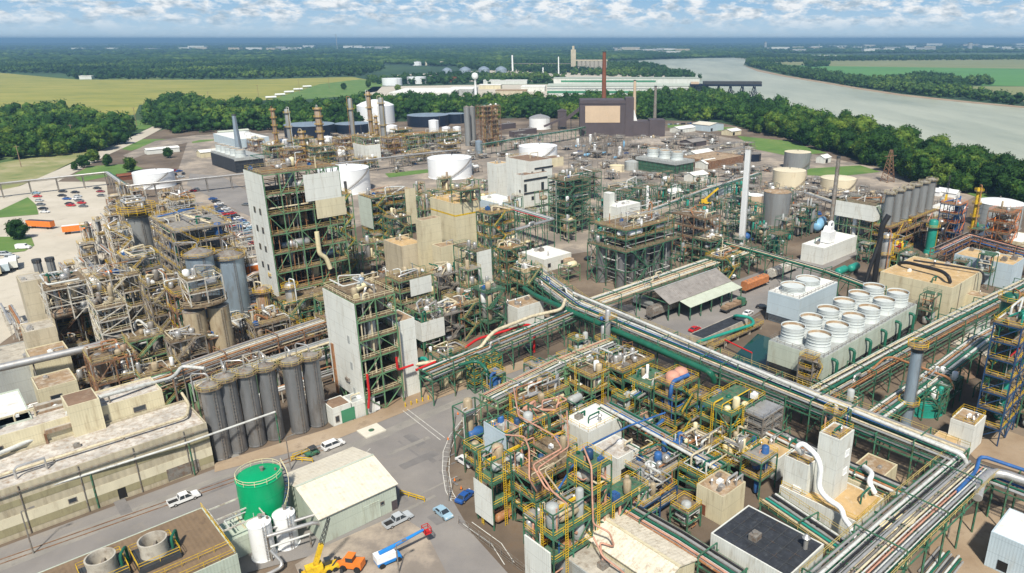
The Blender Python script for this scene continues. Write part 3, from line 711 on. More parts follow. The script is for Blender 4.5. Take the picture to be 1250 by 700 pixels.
# ------------------------------------------------------------------ builders
def opening(t, face, L, W, a, z, w_, h, kind, m=None, pane='glass'):
 """A window or door on face S (local y=0), W (x=0), N or E; a = distance along the face."""
 e = 0.06
 def bx(b, a0, a1, z0, z1, o0, o1):
  if face == 'S': b.box(a0, a1, -o1, -o0, z0, z1)
  elif face == 'N': b.box(a0, a1, W + o0, W + o1, z0, z1)
  elif face == 'W': b.box(-o1, -o0, a0, a1, z0, z1)
  else: b.box(L + o0, L + o1, a0, a1, z0, z1)
 if kind == 'window':
  f = MB(); f_ = 0.12
  bx(f, a - f_, a + w_ + f_, z + h, z + h + f_, 0.004, 0.1); bx(f, a - f_, a + w_ + f_, z - f_, z, 0.004, 0.14)
  bx(f, a - f_, a, z, z + h, 0.004, 0.1); bx(f, a + w_, a + w_ + f_, z, z + h, 0.004, 0.1)
  fr = f.build('window', m or 'grey_steel', t)
  p = MB(); bx(p, a, a + w_, z, z + h, 0.002, e); p.build('pane', pane, fr)
 else:
  f = MB(); bx(f, a, a + w_, z, z + h, 0.003, e)
  bx(f, a - 0.1, a, z, z + h + 0.1, 0.003, 0.1); bx(f, a + w_, a + w_ + 0.1, z, z + h + 0.1, 0.003, 0.1); bx(f, a, a + w_, z + h, z + h + 0.1, 0.003, 0.1)
  f.build('door', m or 'dark_opening', t)
def wallbox(L, W, z0, h, par=0.5):
 b = MB(); b.box(0, L, 0, W, z0, h)
 if par:
  p = 0.25
  b.box(0, L, 0, p, h + .002, h + par); b.box(0, L, W - p, W, h + .002, h + par)
  b.box(0, p, p + .002, W - p - .002, h + .002, h + par); b.box(L - p, L, p + .002, W - p - .002, h + .002, h + par)
 return b
def vent_unit(b, x, y, z, s): b.box(x, x + s, y, y + s * .8, z, z + s * .6); b.lathe([(s * .3, z + s * .6), (s * .3, z + s * .8)], x + s * .5, y + s * .4, 10)
def roof_kit(t, L, W, z, rng, n=3, m='silver'):
 for i in range(n):
  b = MB(); k = rng.random(); s = rng.uniform(0.8, min(2.2, max(1, min(L, W) * .2)))
  x = rng.uniform(.5, max(.6, L - s - .5)); y = rng.uniform(.5, max(.6, W - s - .5))
  if k < .45: vent_unit(b, x, y, z, s); b.build('rooftop_unit', rng.choice([m, 'white_paint', 'grey_steel']), t)
  elif k < .75: b.lathe([(s * .18, z), (s * .18, z + s), (s * .34, z + s * 1.02), (s * .1, z + s * 1.3)], x, y, 10); b.build('roof_vent', m, t, True)
  else:
   b.tube([(x, y, z), (x, y, z + s), (x + s * .3, y, z + s * 1.3), (min(L - .3, x + s * 2.5), y, z + s * 1.3), (min(L - .3, x + s * 2.5), y, z)], 0.14 + .08 * rng.random(), 8)
   b.build('roof_pipe', rng.choice(['silver', 'pipe_cream', 'pipe_green']), t, True)
def building(name, label, cat, F, h, wall='beige_clad', roof='old_roof', par=0.5, win=(), door=(), units=3, z0=0.0, anchor=None, seed=0, group=None, rail=None, band=None, downpipes=0):
 loc, L, W = F; rng = random.Random(seed + int(L * 7 + h * 13))
 t = thing(name, label, cat, (loc.x, loc.y, z0), GA, group, anchor, foot=(L, W))
 wallbox(L, W, -0.3, h, par).build('wall', wall, t)
 MB().box(.26, L - .26, .26, W - .26, h + .003, h + .07).build('roof', roof, t)
 if band:
  b = MB(); b.box(-.03, L + .03, -.03, -.003, band[0], band[1]); b.box(-.03, -.003, 0, W, band[0], band[1]); b.build('wall_band', band[2], t)
 for w_ in win: opening(t, *w_[:1], L, W, *w_[1:5], 'window', *w_[5:])
 for d_ in door: opening(t, *d_[:1], L, W, *d_[1:5], 'door', *d_[5:])
 for i in range(downpipes):
  x = L * (i + .5) / downpipes; MB().tube([(x, -.14, h + .3), (x, -.14, 0)], .11, 6).build('downpipe', 'grey_steel', t)
 if units: roof_kit(t, L, W, h + .07, rng, units)
 if rail: MB().rail(.2, L - .2, .2, W - .2, h + par, sides=rail).build('handrail', 'yellow_paint', t)
 return t
def gable(name, label, cat, F, eave, ridge, along='x', wall='sage_clad', roof='rib_roof_cream', win=(), door=(), anchor=None, over=.4, open_sides=False, post='green_steel', group=None, auto=False):
 loc, L, W = F
 t = thing(name, label, cat, loc, GA, group, anchor, foot=(L, W), auto=auto)
 A, B = (L, W) if along == 'x' else (W, L)
 def sw(p): return p if along == 'x' else (p[1], p[0], p[2])
 if not open_sides:
  b = MB(); poly = [(0, -.3), (B, -.3), (B, eave), (B / 2, ridge), (0, eave)]
  b.prism(poly, 'x' if along == 'x' else 'y', 0, A)
  b.build('wall', wall, t)
 else:
  n = max(2, int(A / 5))
  for i in range(n + 1):
   for y in (0.2, B - .2):
    q = sw((A * i / n, y, 0)); b = MB(); b.box(q[0] - .17, q[0] + .17, q[1] - .17, q[1] + .17, 0, eave); b.build('post', post, t)
  b = MB()
  for i in range(n + 1):
   b.beam(sw((A * i / n, 0, eave)), sw((A * i / n, B, eave)), .25); b.beam(sw((A * i / n, 0, eave)), sw((A * i / n, B / 2, ridge - .15)), .2); b.beam(sw((A * i / n, B / 2, ridge - .15)), sw((A * i / n, B, eave)), .2)
  b.build('truss', post, t)
 b = MB(); th = .14
 for s in (0, 1):
  y0, y1 = (-over, B / 2) if s == 0 else (B / 2, B + over)
  k = (ridge - eave) / (B / 2)
  za = lambda y: eave + k * (y if y <= B / 2 else B - y) + .02
  vs = [(-over, y0, za(y0)), (A + over, y0, za(y0)), (A + over, y1, za(y1)), (-over, y1, za(y1))]
  vs += [(x, y, z + th) for x, y, z in vs]
  b.add([sw(p) for p in vs], [(3, 2, 1, 0), (4, 5, 6, 7), (0, 1, 5, 4), (1, 2, 6, 5), (2, 3, 7, 6), (3, 0, 4, 7)])
 b.build('roof', roof, t)
 q = [sw((-over, B / 2, ridge + .2)), sw((A + over, B / 2, ridge + .2))]
 MB().beam(q[0], q[1], .5, .12).build('ridge_cap', wall, t)
 for w_ in win: opening(t, *w_[:1], L, W, *w_[1:5], 'window', *w_[5:])
 for d_ in door: opening(t, *d_[:1], L, W, *d_[1:5], 'door', *d_[5:])
 return t
def tank(name, label, loc, r, h, m='tank_white', roofm=None, dome=.1, stairs=True, rail=True, anchor=None, group=None, cat='storage tank', auto=False, band=None, topr='grey_steel', stair_m='grey_steel', rungs=True):
 t = thing(name, label, cat, (loc.x, loc.y, 0), GA, group, anchor, foot=(r, r), auto=auto)
 seg = 40 if r > 3 else 20
 s = MB(); prof = [(r + .25, -.2), (r + .25, .15), (r, .16)]
 nb = max(2, int(h / 2.4))
 for i in range(1, nb + 1):
  z = h * i / nb; prof += [(r, z - .05), (r + .05, z - .03), (r + .05, z), (r, z + .01)] if r > 2 else [(r, z)]
 s.lathe(prof, 0, 0, seg); s.build('shell', m, t, True)
 rf = MB(); dz = dome * r
 rf.lathe([(r + .08, h + .012), (r + .08, h + .1), (r * .75, h + .1 + dz * .45), (r * .45, h + .1 + dz * .78), (r * .15, h + .1 + dz), (0.01, h + .1 + dz)], 0, 0, seg)
 rf.build('roof', roofm or m, t, True)
 n = MB(); n.lathe([(.3, h + dz * .7), (.3, h + dz + .7), (.42, h + dz + .7), (.42, h + dz + .85)], r * .2, r * .1, 10); n.lathe([(.2, h), (.2, h + .8)], r * .7, -r * .2, 8); n.build('vent', 'grey_steel', t, True)
 if band: MB().lathe([(r + .02, band[0]), (r + .06, band[0] + .01), (r + .06, band[1] - .01), (r + .02, band[1])], 0, 0, seg).build('painted_band', band[2], t, True)
 if stairs:
  b = MB(); n_ = 22; a0 = -2.3; pts = []
  for i in range(n_ + 1):
   a = a0 + i / n_ * min(2.6, h * 1.6 / r); z = h * i / n_
   pts.append((a, z))
  for (a, z), (a2, z2) in zip(pts, pts[1:]):
   for rr in (r + .12, r + .85): b.beam((rr * math.cos(a), rr * math.sin(a), z), (rr * math.cos(a2), rr * math.sin(a2), z2), .09, .16)
   b.beam(((r + .1) * math.cos(a), (r + .1) * math.sin(a), z + .05), ((r + .85) * math.cos(a), (r + .85) * math.sin(a), z + .05), .28, .06)
  st = b.build('staircase', stair_m, t)
  b = MB()
  for (a, z), (a2, z2) in zip(pts, pts[1:]):
   rr = r + .85
   for k in (.55, 1.05): b.beam((rr * math.cos(a), rr * math.sin(a), z + k), (rr * math.cos(a2), rr * math.sin(a2), z2 + k), .07)
   b.beam((rr * math.cos(a), rr * math.sin(a), z), (rr * math.cos(a), rr * math.sin(a), z + 1.05), .06)
  b.build('handrail', topr, st)
 if rail: MB().ring_rail(0, 0, r - .05, h + .08, seg=24 if r > 3 else 14).build('handrail', topr, t)
 if not stairs and rungs:
  b = MB()
  for sx in (-.25, .25): b.beam((sx, -r - .25, 0), (sx, -r - .25, h + 1), .07)
  for i in range(int(h / .6)): b.beam((-.25, -r - .25, .4 + .6 * i), (.25, -r - .25, .4 + .6 * i), .05)
  b.build('ladder', 'grey_steel', t)
 return t
def silo(name, label, loc, r, h, m='silo_steel', auto=False, group=None, ring='yellow_paint', cat='silo', anchor=None, plat=True, z0=0, hoop=2.2, top_pipe=True, seed=0):
 rng = random.Random(seed)
 t = thing(name, label, cat, (loc.x, loc.y, z0), GA, group, anchor, foot=(r, r), auto=auto)
 prof = [(r + .08, 0), (r + .08, .3), (r, .32)]; z = .3
 while z + hoop < h - .2:
  z += hoop; prof += [(r, z - .03), (r + .03, z - .02), (r + .03, z + .02), (r, z + .03)]
 prof += [(r, h)]
 MB().lathe(prof, 0, 0, 28).build('shell', m, t, True)
 MB().lathe([(r + .05, h + .01), (r + .05, h + .1), (r * .4, h + .55 * r * .6), (.3, h + .42 * r), (.3, h + .42 * r + .5), (.01, h + .42 * r + .5)], 0, 0, 28).build('roof', 'grey_steel', t, True)
 if plat:
  MB().lathe([(r + .02, h - .5), (r + .75, h - .5), (r + .75, h - .38), (r + .02, h - .38)], 0, 0, 24).build('platform', 'grating', t)
  MB().ring_rail(0, 0, r + .7, h - .4, .07).build('handrail', ring, t)
 b = MB()
 for sx in (-.25, .25): b.beam((sx, -r - .3, 0), (sx, -r - .3, h), .08)
 for i in range(int(h / .8)): b.beam((-.25, -r - .3, .4 + .8 * i), (.25, -r - .3, .4 + .8 * i), .05)
 b.build('ladder', 'grey_steel', t)
 if top_pipe:
  zt = h + .42 * r + .5; a = rng.uniform(1.2, 2.6); q = rng.uniform(r, r * 1.8)
  MB().tube([(0, 0, zt - .3), (0, 0, zt + .8), (.25 * math.cos(a), .25 * math.sin(a), zt + 1.15), (.8 * math.cos(a), .8 * math.sin(a), zt + 1.3), (q * math.cos(a), q * math.sin(a), zt + 1.3), ((q + .4) * math.cos(a), (q + .4) * math.sin(a), zt + .9), ((q + .5) * math.cos(a), (q + .5) * math.sin(a), h - 4)], .16, 8).build('inlet_pipe', 'silver', t, True)
 return t
def stack(name, label, loc, r, h, m='grey_steel', plats=(), cat='chimney', r1=None, anchor=None, group=None, square=False, lip='dark_steel', auto=False, ladder=True, z0=0):
 t = thing(name, label, cat, (loc.x, loc.y, z0), GA, group, anchor, foot=(r, r), auto=auto); r1 = r1 or r * .8
 seg = 4 if square else 20
 MB().lathe([(r * 1.25, -.2), (r * 1.25, .6), (r, .9), (r1, h), (r1 * .8, h), (r1 * .8, h - 1)], 0, 0, seg, math.pi / 4 if square else 0).build('shaft', m, t, not square)
 MB().lathe([(r1 * 1.02, h - .9), (r1 * 1.14, h - .85), (r1 * 1.14, h + .1), (r1 * .82, h + .1)], 0, 0, seg, math.pi / 4 if square else 0).build('rim', lip, t)
 for z in plats:
  rr = r + (r1 - r) * z / h
  p = MB().lathe([(rr + .02, z), (rr + 1.1, z), (rr + 1.1, z + .12), (rr + .02, z + .12)], 0, 0, 18).build('platform', 'grating', t)
  MB().ring_rail(0, 0, rr + 1.05, z + .1, .09, seg=16).build('handrail', 'yellow_paint', p)
 if ladder:
  b = MB()
  for sx in (-.25, .25): b.beam((sx, -r - .2, 1), (sx, -r1 - .2, h), .08)
  b.build('ladder', 'grey_steel', t)
 return t
PIPES = ['silver', 'pipe_white', 'pipe_cream', 'silver', 'pipe_green', 'pipe_rust', 'pipe_white', 'silver', 'pipe_cream']
def chamfer(pts, r):
 out = [Vector(pts[0])]
 for a, b, c in zip(pts, pts[1:], pts[2:]):
  a, b, c = Vector(a), Vector(b), Vector(c); d1 = (a - b); d2 = (c - b)
  k = min(r * 2.2, d1.length * .4, d2.length * .4)
  if d1.length < 1e-3 or d2.length < 1e-3: continue
  p, q = b + d1.normalized() * k, b + d2.normalized() * k
  out += [p, (p + q) / 2 * .35 + b * .65 if False else (p + q + b * 1.2) / 3.2, q]
 out.append(Vector(pts[-1])); return out
def rpipe(rng, L, W, z0, z1, r):
 x, y, z = rng.uniform(0, L), rng.uniform(0, W), rng.uniform(z0, z1); pts = [(x, y, z)]; ax = rng.choice('xyz')
 for k in range(rng.randint(2, 5)):
  ax = rng.choice([a for a in 'xyz' if a != ax])
  if ax == 'x': x = rng.uniform(0, L)
  elif ax == 'y': y = rng.uniform(0, W)
  else: z = rng.uniform(z0, z1)
  pts.append((x, y, z))
 return chamfer(pts, r)
def vessel_v(b, x, y, z0, z1, r, seg=14):
 b.lathe([(r * .3, z0), (r * .8, z0 + r * .25), (r, z0 + r * .5), (r, z1 - r * .5), (r * .8, z1 - r * .22), (r * .3, z1), (.01, z1)], x, y, seg)
def vessel_h(b, x0, x1, y, z, r, seg=12, axis='x'):
 pts = [(x0, y, z), (x0 + r * .2, y, z), (x0 + r * .5, y, z), (x1 - r * .5, y, z), (x1 - r * .2, y, z), (x1, y, z)]
 if axis == 'y': pts = [(p[1], p[0], p[2]) for p in pts]
 b.tube(pts, [r * .4, r * .82, r, r, r * .82, r * .4], seg)
def frame(name, label, F, h, nl, steel='green_steel', deck='grating', railm='yellow_paint', clad=(), vessels=3, vm=('silver', 'tan_vessel', 'white_paint'), pipes=8, pm=None, bay=5.0, seed=0, z0=0, cat='process tower', anchor=None, top=2, group=None, fill=.85, stairs=True, auto=False, col=.32, brace=.45, deckless=(), vr=(.6, 1.3), roofdeck=True, sides='NESW'):
 col *= .85
 loc, L, W = F; rng = random.Random(seed * 31 + int(h * 10))
 t = thing(name, label, cat, (loc.x, loc.y, z0), GA, group, anchor, auto=auto, foot=(L, W))
 nx, ny = max(1, round(L / bay)), max(1, round(W / bay)); pm = pm or PIPES
 xs = [L * i / nx for i in range(nx + 1)]; ys = [W * j / ny for j in range(ny + 1)]; zs = [h * k / nl for k in range(nl + 1)]
 b = MB(); ext = 0 if roofdeck else 0
 for i, x in enumerate(xs):
  for j, y in enumerate(ys):
   if 0 < i < nx and 0 < j < ny and rng.random() < .5: continue
   b.box(x - col / 2, x + col / 2, y - col / 2, y + col / 2, 0, h + ext)
 for z in zs[1:]:
  for y in ys: b.beam((0, y, z - .2), (L, y, z - .2), col * .62, col * 1.0)
  for x in xs: b.beam((x, 0, z - .2), (x, W, z - .2), col * .62, col * 1.0)
 for k in range(nl):
  for i in range(nx):
   for yy in (0, W):
    if rng.random() < brace:
     if rng.random() < .5: b.beam((xs[i], yy, zs[k]), (xs[i + 1], yy, zs[k + 1]), .2)
     else: b.beam((xs[i + 1], yy, zs[k]), (xs[i], yy, zs[k + 1]), .2)
  for j in range(ny):
   for xx in (0, L):
    if rng.random() < brace:
     if rng.random() < .5: b.beam((xx, ys[j], zs[k]), (xx, ys[j + 1], zs[k + 1]), .2)
     else: b.beam((xx, ys[j + 1], zs[k]), (xx, ys[j], zs[k + 1]), .2)
 b.build('steel_frame', steel, t)
 for k in range(1, nl + 1):
  if k in deckless or (k == nl and not roofdeck): continue
  d = MB(); r_ = MB()
  for i in range(nx):
   for j in range(ny):
    if rng.random() < fill: d.box(xs[i] + .02, xs[i + 1] - .02, ys[j] + .02, ys[j + 1] - .02, zs[k], zs[k] + .1)
  if d.v: dk = d.build('floor_deck', deck, t)
  else: dk = None
  r_.rail(0, L, 0, W, zs[k] + .1, .07, sides); r_.build('handrail', railm, t)
 if name == 'process_module':
  stairs = False
  for lx, ly in ((L * .3, -.35), (-.35, W * .6)):
   q_ = MB(); ax = (.28, 0) if ly < 0 else (0, .28)
   for s_ in (-1, 1): q_.beam((lx + s_ * ax[0], ly + s_ * ax[1], 0), (lx + s_ * ax[0], ly + s_ * ax[1], h + 1), .09)
   for z_ in range(int(h / .5)): q_.beam((lx - ax[0], ly - ax[1], .4 + z_ * .5), (lx + ax[0], ly + ax[1], .4 + z_ * .5), .06)
   q_.build('ladder', railm, t)
 if stairs and h > 7:
  s = MB(); r_ = MB()
  for k in range(nl):
   za, zb = zs[k], zs[k + 1]; run = min(L * .8, (zb - za) * 1.15); x0 = L * .08
   pa, pb = ((x0, za), (x0 + run, zb)) if k % 2 == 0 else ((x0 + run, za), (x0, zb))
   for yy in (-1.25, -.35): s.beam((pa[0], yy, pa[1]), (pb[0], yy, pb[1]), .1, .28)
   n_ = max(3, int((zb - za) / .4))
   for q in range(n_):
    f_ = (q + .5) / n_; s.box(pa[0] + (pb[0] - pa[0]) * f_ - .14, pa[0] + (pb[0] - pa[0]) * f_ + .14, -1.25, -.35, pa[1] + (pb[1] - pa[1]) * f_ - .03, pa[1] + (pb[1] - pa[1]) * f_ + .03)
   s.box(pb[0] - .6, pb[0] + .6, -1.3, -.02, zb, zb + .08)
   for yy in (-1.28,):
    r_.beam((pa[0], yy, pa[1] + 1), (pb[0], yy, pb[1] + 1), .08); r_.beam((pa[0], yy, pa[1] + .55), (pb[0], yy, pb[1] + .55), .07)
    for q in range(4): f_ = q / 3; r_.beam((pa[0] + (pb[0] - pa[0]) * f_, yy, pa[1] + (pb[1] - pa[1]) * f_), (pa[0] + (pb[0] - pa[0]) * f_, yy, pa[1] + (pb[1] - pa[1]) * f_ + 1), .07)
  st = s.build('stairway', steel, t); r_.build('handrail', railm, st)
 for i in range(vessels):
  m = rng.choice(vm); r = rng.uniform(*vr); r = min(r, L * .3, W * .3); b = MB()
  k = rng.randrange(nl) if nl > 1 else 0; ku = min(nl, k + rng.choice([1, 1, 2, 3]))
  x, y = rng.uniform(r + .4, L - r - .4), rng.uniform(r + .2, max(r + .3, min(W - r - .2, W * .7)))
  if rng.random() < .72: vessel_v(b, x, y, zs[k] + .3, zs[ku] + rng.uniform(-1.0, 1.2), r)
  else:
   l = min(L * .8, r * 5); x0 = rng.uniform(0.2, L - l - .1); vessel_h(b, x0, x0 + l, y, zs[k] + .5 + r, r)
  b.build('vessel', m, t, True)
 for i in range(int(pipes * 1.35)):
  r = rng.choice([.07, .1, .13, .18, .18, .26]); MB().tube(rpipe(rng, L, W, .5, h + top * .6, r), r, 7).build('pipe', rng.choice(pm), t, True)
 cb = MB()
 for i in range(int(3 + L * W * nl / 45)): cb.tube(rpipe(rng, L, W, .5, h + .8, .07), rng.choice([.06, .09, .12]), 5)
 cb.build('conduit', rng.choice(pm), t)
 for i in range(top):
  b = MB(); r = rng.uniform(.4, .9); x, y = rng.uniform(r, L - r), rng.uniform(r, W - r)
  q = rng.random()
  if q < .5: vessel_v(b, x, y, h + .15, h + rng.uniform(1.6, 3.6), r, 12); b.build('vessel', rng.choice(vm), t, True)
  elif q < .8: b.tube(chamfer([(x, y, h - 1), (x, y, h + rng.uniform(1.5, 3.5)), (rng.uniform(0, L), y, h + rng.uniform(1.5, 3)), (rng.uniform(0, L), rng.uniform(0, W), h + .2)], .2), rng.uniform(.15, .35), 8); b.build('pipe', rng.choice(pm), t, True)
  else: b.box(x - r, x + r, y - r * .8, y + r * .8, h + .2, h + .2 + r * 1.5); b.lathe([(r * .5, h + .2 + r * 1.5), (r * .5, h + .4 + r * 1.7)], x, y, 10); b.build('blower', rng.choice(['grey_steel', 'white_paint', 'pipe_blue']), t)
 e = .12
 for c in clad:   # (face, a0, a1, z0, z1, material) fractions of the face
  f_, a0, a1, c0, c1, m = c; b = MB()
  if f_ == 'W': b.box(-.3 - e, -.3, -.3 + (W + .6) * a0, -.3 + (W + .6) * a1, h * c0, h * c1)
  elif f_ == 'S': b.box(-.3 + (L + .6) * a0, -.3 + (L + .6) * a1, -.3 - e, -.3, h * c0, h * c1)
  elif f_ == 'N': b.box(-.3 + (L + .6) * a0, -.3 + (L + .6) * a1, W + .3, W + .3 + e, h * c0, h * c1)
  else: b.box(L + .3, L + .3 + e, -.3 + (W + .6) * a0, -.3 + (W + .6) * a1, h * c0, h * c1)
  b.build('cladding', m, t)
 return t
def column(name, label, loc, r, h, m='silver', plats=4, auto=False, cat='distillation column', group=None, anchor=None, z0=0, seed=0, taper=1.0, side=True):
 rng = random.Random(seed + 5)
 t = thing(name, label, cat, (loc.x, loc.y, z0), GA, group, anchor, foot=(r, r), auto=auto)
 MB().lathe([(r * 1.3, 0), (r * 1.1, 1.5), (r, 1.6), (r, h * .55), (r * taper, h * .6), (r * taper, h - r * .5), (r * taper * .75, h - r * .15), (.15, h), (.01, h)], 0, 0, 18).build('shell', m, t, True)
 for i in range(plats):
  z = h * (i + 1) / (plats + .3); rr = r * (1 if z < h * .57 else taper)
  p = MB().lathe([(rr + .02, z), (rr + 1.0, z), (rr + 1.0, z + .12), (rr + .02, z + .12)], 0, 0, 14).build('platform', 'grating', t)
  MB().ring_rail(0, 0, rr + .95, z + .1, .1, seg=12).build('handrail', 'yellow_paint', p)
 b = MB()
 for sx in (-.25, .25): b.beam((sx, -r - .25, 1), (sx, -r - .25, h), .08)
 b.build('ladder', 'yellow_paint', t)
 if side:
  a = rng.uniform(0, 6.28); c_, s_ = math.cos(a), math.sin(a)
  MB().tube(chamfer([(0, 0, h - .3), (0, 0, h + 1.3), ((r + .8) * c_, (r + .8) * s_, h + 1.3), ((r + .8) * c_, (r + .8) * s_, 2), ((r + 4) * c_, (r + 4) * s_, 2)], .25), .2, 8).build('pipe', rng.choice(PIPES), t, True)
 return t
def skid(label, loc, L, W, h, style, seed, anchor=None, auto=True, name='process_skid'):
 """A small unit of pipes, drums and pumps on the ground."""
 rng = random.Random(seed)
 t = thing(name, label, name.replace('_', ' '), (loc.x, loc.y, 0), GA, None, anchor, auto=auto, foot=(L, W))
 st, vm, pm, rl_ = style
 b = MB()
 nx = max(1, round(L / 5)); ny = max(1, round(W / 5))
 for i in range(nx + 1):
  for j in range(ny + 1): b.box(L * i / nx - .13, L * i / nx + .13, W * j / ny - .13, W * j / ny + .13, 0, h)
 for z in ((h,) if h < 4.5 else (h * .5, h)):
  for j in range(ny + 1): b.beam((0, W * j / ny, z), (L, W * j / ny, z), .2)
  for i in range(nx + 1): b.beam((L * i / nx, 0, z), (L * i / nx, W, z), .2)
 b.build('steel_frame', st, t)
 if rng.random() < .75:
  a0, a1 = (0, .5) if rng.random() < .5 else (.4, 1)
  if rng.random() < .4: a0, a1 = 0, 1
  MB().box(L * a0, L * a1, .02, W - .02, h + .11, h + .2).build('platform', 'grey_grating' if st == 'grey_steel' else rng.choice(['grating', 'grey_grating', 'grating', 'green_grating', 'grey_grating']), t)
  r_ = MB().rail(L * a0, L * a1, 0, W, h + .2, .07)
  if h > 6: MB().box(0, L, .02, W - .02, h * .5 + .11, h * .5 + .2).build('platform', 'grating', t); MB().rail(0, L, 0, W, h * .5 + .2, .07).build('handrail', rl_, t)
  r_.build('handrail', rl_, t)
  if h > 6:
   for i in range(3): vb = MB(); r = rng.uniform(.4, .9); vessel_v(vb, rng.uniform(r, L - r), rng.uniform(r, W - r), h * rng.choice([.1, .55]), h * rng.uniform(.6, 1.3), r); vb.build('vessel', rng.choice(vm), t, True)
 for i in range(rng.randint(1, 3)):
  r = rng.uniform(.5, min(1.3, W * .3)); b = MB()
  if rng.random() < .55: vessel_v(b, rng.uniform(r, L - r), rng.uniform(r, W - r), .3, rng.uniform(2, h + 2), r)
  else:
   l = min(L * .7, r * 4.5); x0 = rng.uniform(0, L - l); vessel_h(b, x0, x0 + l, rng.uniform(r, W - r), rng.uniform(1.2, h) + r * .2, r)
  b.build('vessel', rng.choice(vm), t, True)
 for i in range(rng.randint(3, 6)):
  r = rng.choice([.1, .13, .18, .24]); MB().tube(rpipe(rng, L, W, .5, h + 1.0, r), r, 6).build('pipe', rng.choice(pm), t, True)
 if rng.random() < .5:
  x, y = rng.uniform(.5, L - 1.5), rng.uniform(.3, W - 1); b = MB()
  b.box(x, x + 1.6, y, y + .7, 0, .3); b.tube([(x + .1, y + .35, .7), (x + .9, y + .35, .7)], .32, 10); b.tube([(x + 1.0, y + .35, .7), (x + 1.5, y + .35, .7)], .22, 10)
  b.build('pump', rng.choice(['pipe_blue', 'pipe_green', 'grey_steel', 'orange_paint']), t, True)
 return t
def rack(name, label, pts, z, width, pipes, steel='green_steel', step=7.5, tiers=1, seed=0, anchor=None, wander=True, rail=None, cat='pipe rack', top_z=None, tier_gap=2.2, base=0.0):
 """pts: world points along the rack's centre line; pipes: list of (material, radius); they run straight with elbows at corners."""
 rng = random.Random(seed)
 pts = [Vector((p.x, p.y, 0)) for p in pts]; o = pts[0]
 t = thing(name, label, cat, (o.x, o.y, 0), 0, None, anchor)
 pts = [p - o for p in pts]; segs = list(zip(pts, pts[1:]))
 b = MB()
 for a, c in segs:
  d = (c - a).normalized(); nn = Vector((-d.y, d.x, 0)); L = (c - a).length; n = max(1, round(L / step))
  FOOT.append((o + a - nn * width / 2, math.atan2(d.y, d.x), L, width))
  for i in range(n + 1):
   q = a + d * (L * i / n); e = MB()
   for s in (-1, 1): e.beam(q + nn * s * width / 2 + Vector((0, 0, base)), q + nn * s * width / 2 + Vector((0, 0, z + tier_gap * (tiers - 1))), .3)
   if i % 2 and width > 4.5:
    zt_ = z + tier_gap * (tiers - 1)
    for s in (-1, 1): e.beam(q + nn * s * width / 2 + Vector((0, 0, zt_)), q + nn * s * width / 2 + Vector((0, 0, zt_ + 1.5)), .2)
    e.beam(q - nn * width / 2 + Vector((0, 0, zt_ + 1.5)), q + nn * width / 2 + Vector((0, 0, zt_ + 1.5)), .2)
   for k in range(tiers): e.beam(q - nn * (width / 2 + .4) + Vector((0, 0, z + k * tier_gap - .15)), q + nn * (width / 2 + .4) + Vector((0, 0, z + k * tier_gap - .15)), .28)
   if z > 5 and rng.random() < .6: e.beam(q - nn * width / 2 + Vector((0, 0, z * .35)), q + nn * width / 2 + Vector((0, 0, z - .3)), .16)
   e.build('support', steel, t)
  for s in (-1, 1):
   for k in range(tiers): b.beam(a + nn * s * width / 2 + Vector((0, 0, z + k * tier_gap - .4)), c + nn * s * width / 2 + Vector((0, 0, z + k * tier_gap - .4)), .2, .28)
 b.build('longitudinal_beam', steel, t)
 if width > 4:
  q_ = []
  for m_, r__ in pipes: q_ += [(m_, r__ * .74), (rng.choice(PIPES + ['pipe_green', 'grey_steel']), rng.uniform(.06, .14))]
  pipes = q_
 nt_ = len(pipes); per = math.ceil(nt_ / tiers)
 for i, (m, r) in enumerate(pipes):
  k = i // per; j = i % per; off = -width / 2 + .35 + (width - .7) * ((j + .5) / per); zz = z + k * tier_gap + r + .02
  line = []
  for q in range(len(pts)):
   if q == 0: d = (pts[1] - pts[0]).normalized(); nn = Vector((-d.y, d.x, 0)); line.append(pts[0] + nn * off)
   elif q == len(pts) - 1: d = (pts[q] - pts[q - 1]).normalized(); nn = Vector((-d.y, d.x, 0)); line.append(pts[q] + nn * off)
   else:
    d1 = (pts[q] - pts[q - 1]).normalized(); d2 = (pts[q + 1] - pts[q]).normalized(); n1_ = Vector((-d1.y, d1.x, 0)); n2_ = Vector((-d2.y, d2.x, 0))
    bis = (n1_ + n2_).normalized(); line.append(pts[q] + bis * off / max(.3, bis.dot(n1_)))
  line = [p + Vector((0, 0, zz)) for p in line]
  # expansion loops on some long lines
  if wander and rng.random() < .22 and (line[1] - line[0]).length > 30:
   a, c = line[0], line[1]; f_ = rng.uniform(.3, .7); d = (c - a).normalized(); q = a + (c - a) * f_; up = Vector((0, 0, rng.uniform(1, 1.8)))
   line = [a, q, q + up, q + up + d * 3, q + d * 3] + line[1:]
  MB().tube(chamfer(line, r), r, 8 if r < .3 else 12).build('pipe', m, t, True)
 if rail:
  r_ = MB()
  for a, c in segs:
   d = (c - a).normalized(); nn = Vector((-d.y, d.x, 0))
   for s in rail: r_.railseg(a + nn * s * (width / 2 + .4) + Vector((0, 0, z + tier_gap * (tiers - 1))), c + nn * s * (width / 2 + .4) + Vector((0, 0, z + tier_gap * (tiers - 1))), .08)
  r_.build('handrail', 'faded_yellow', t)
 return t
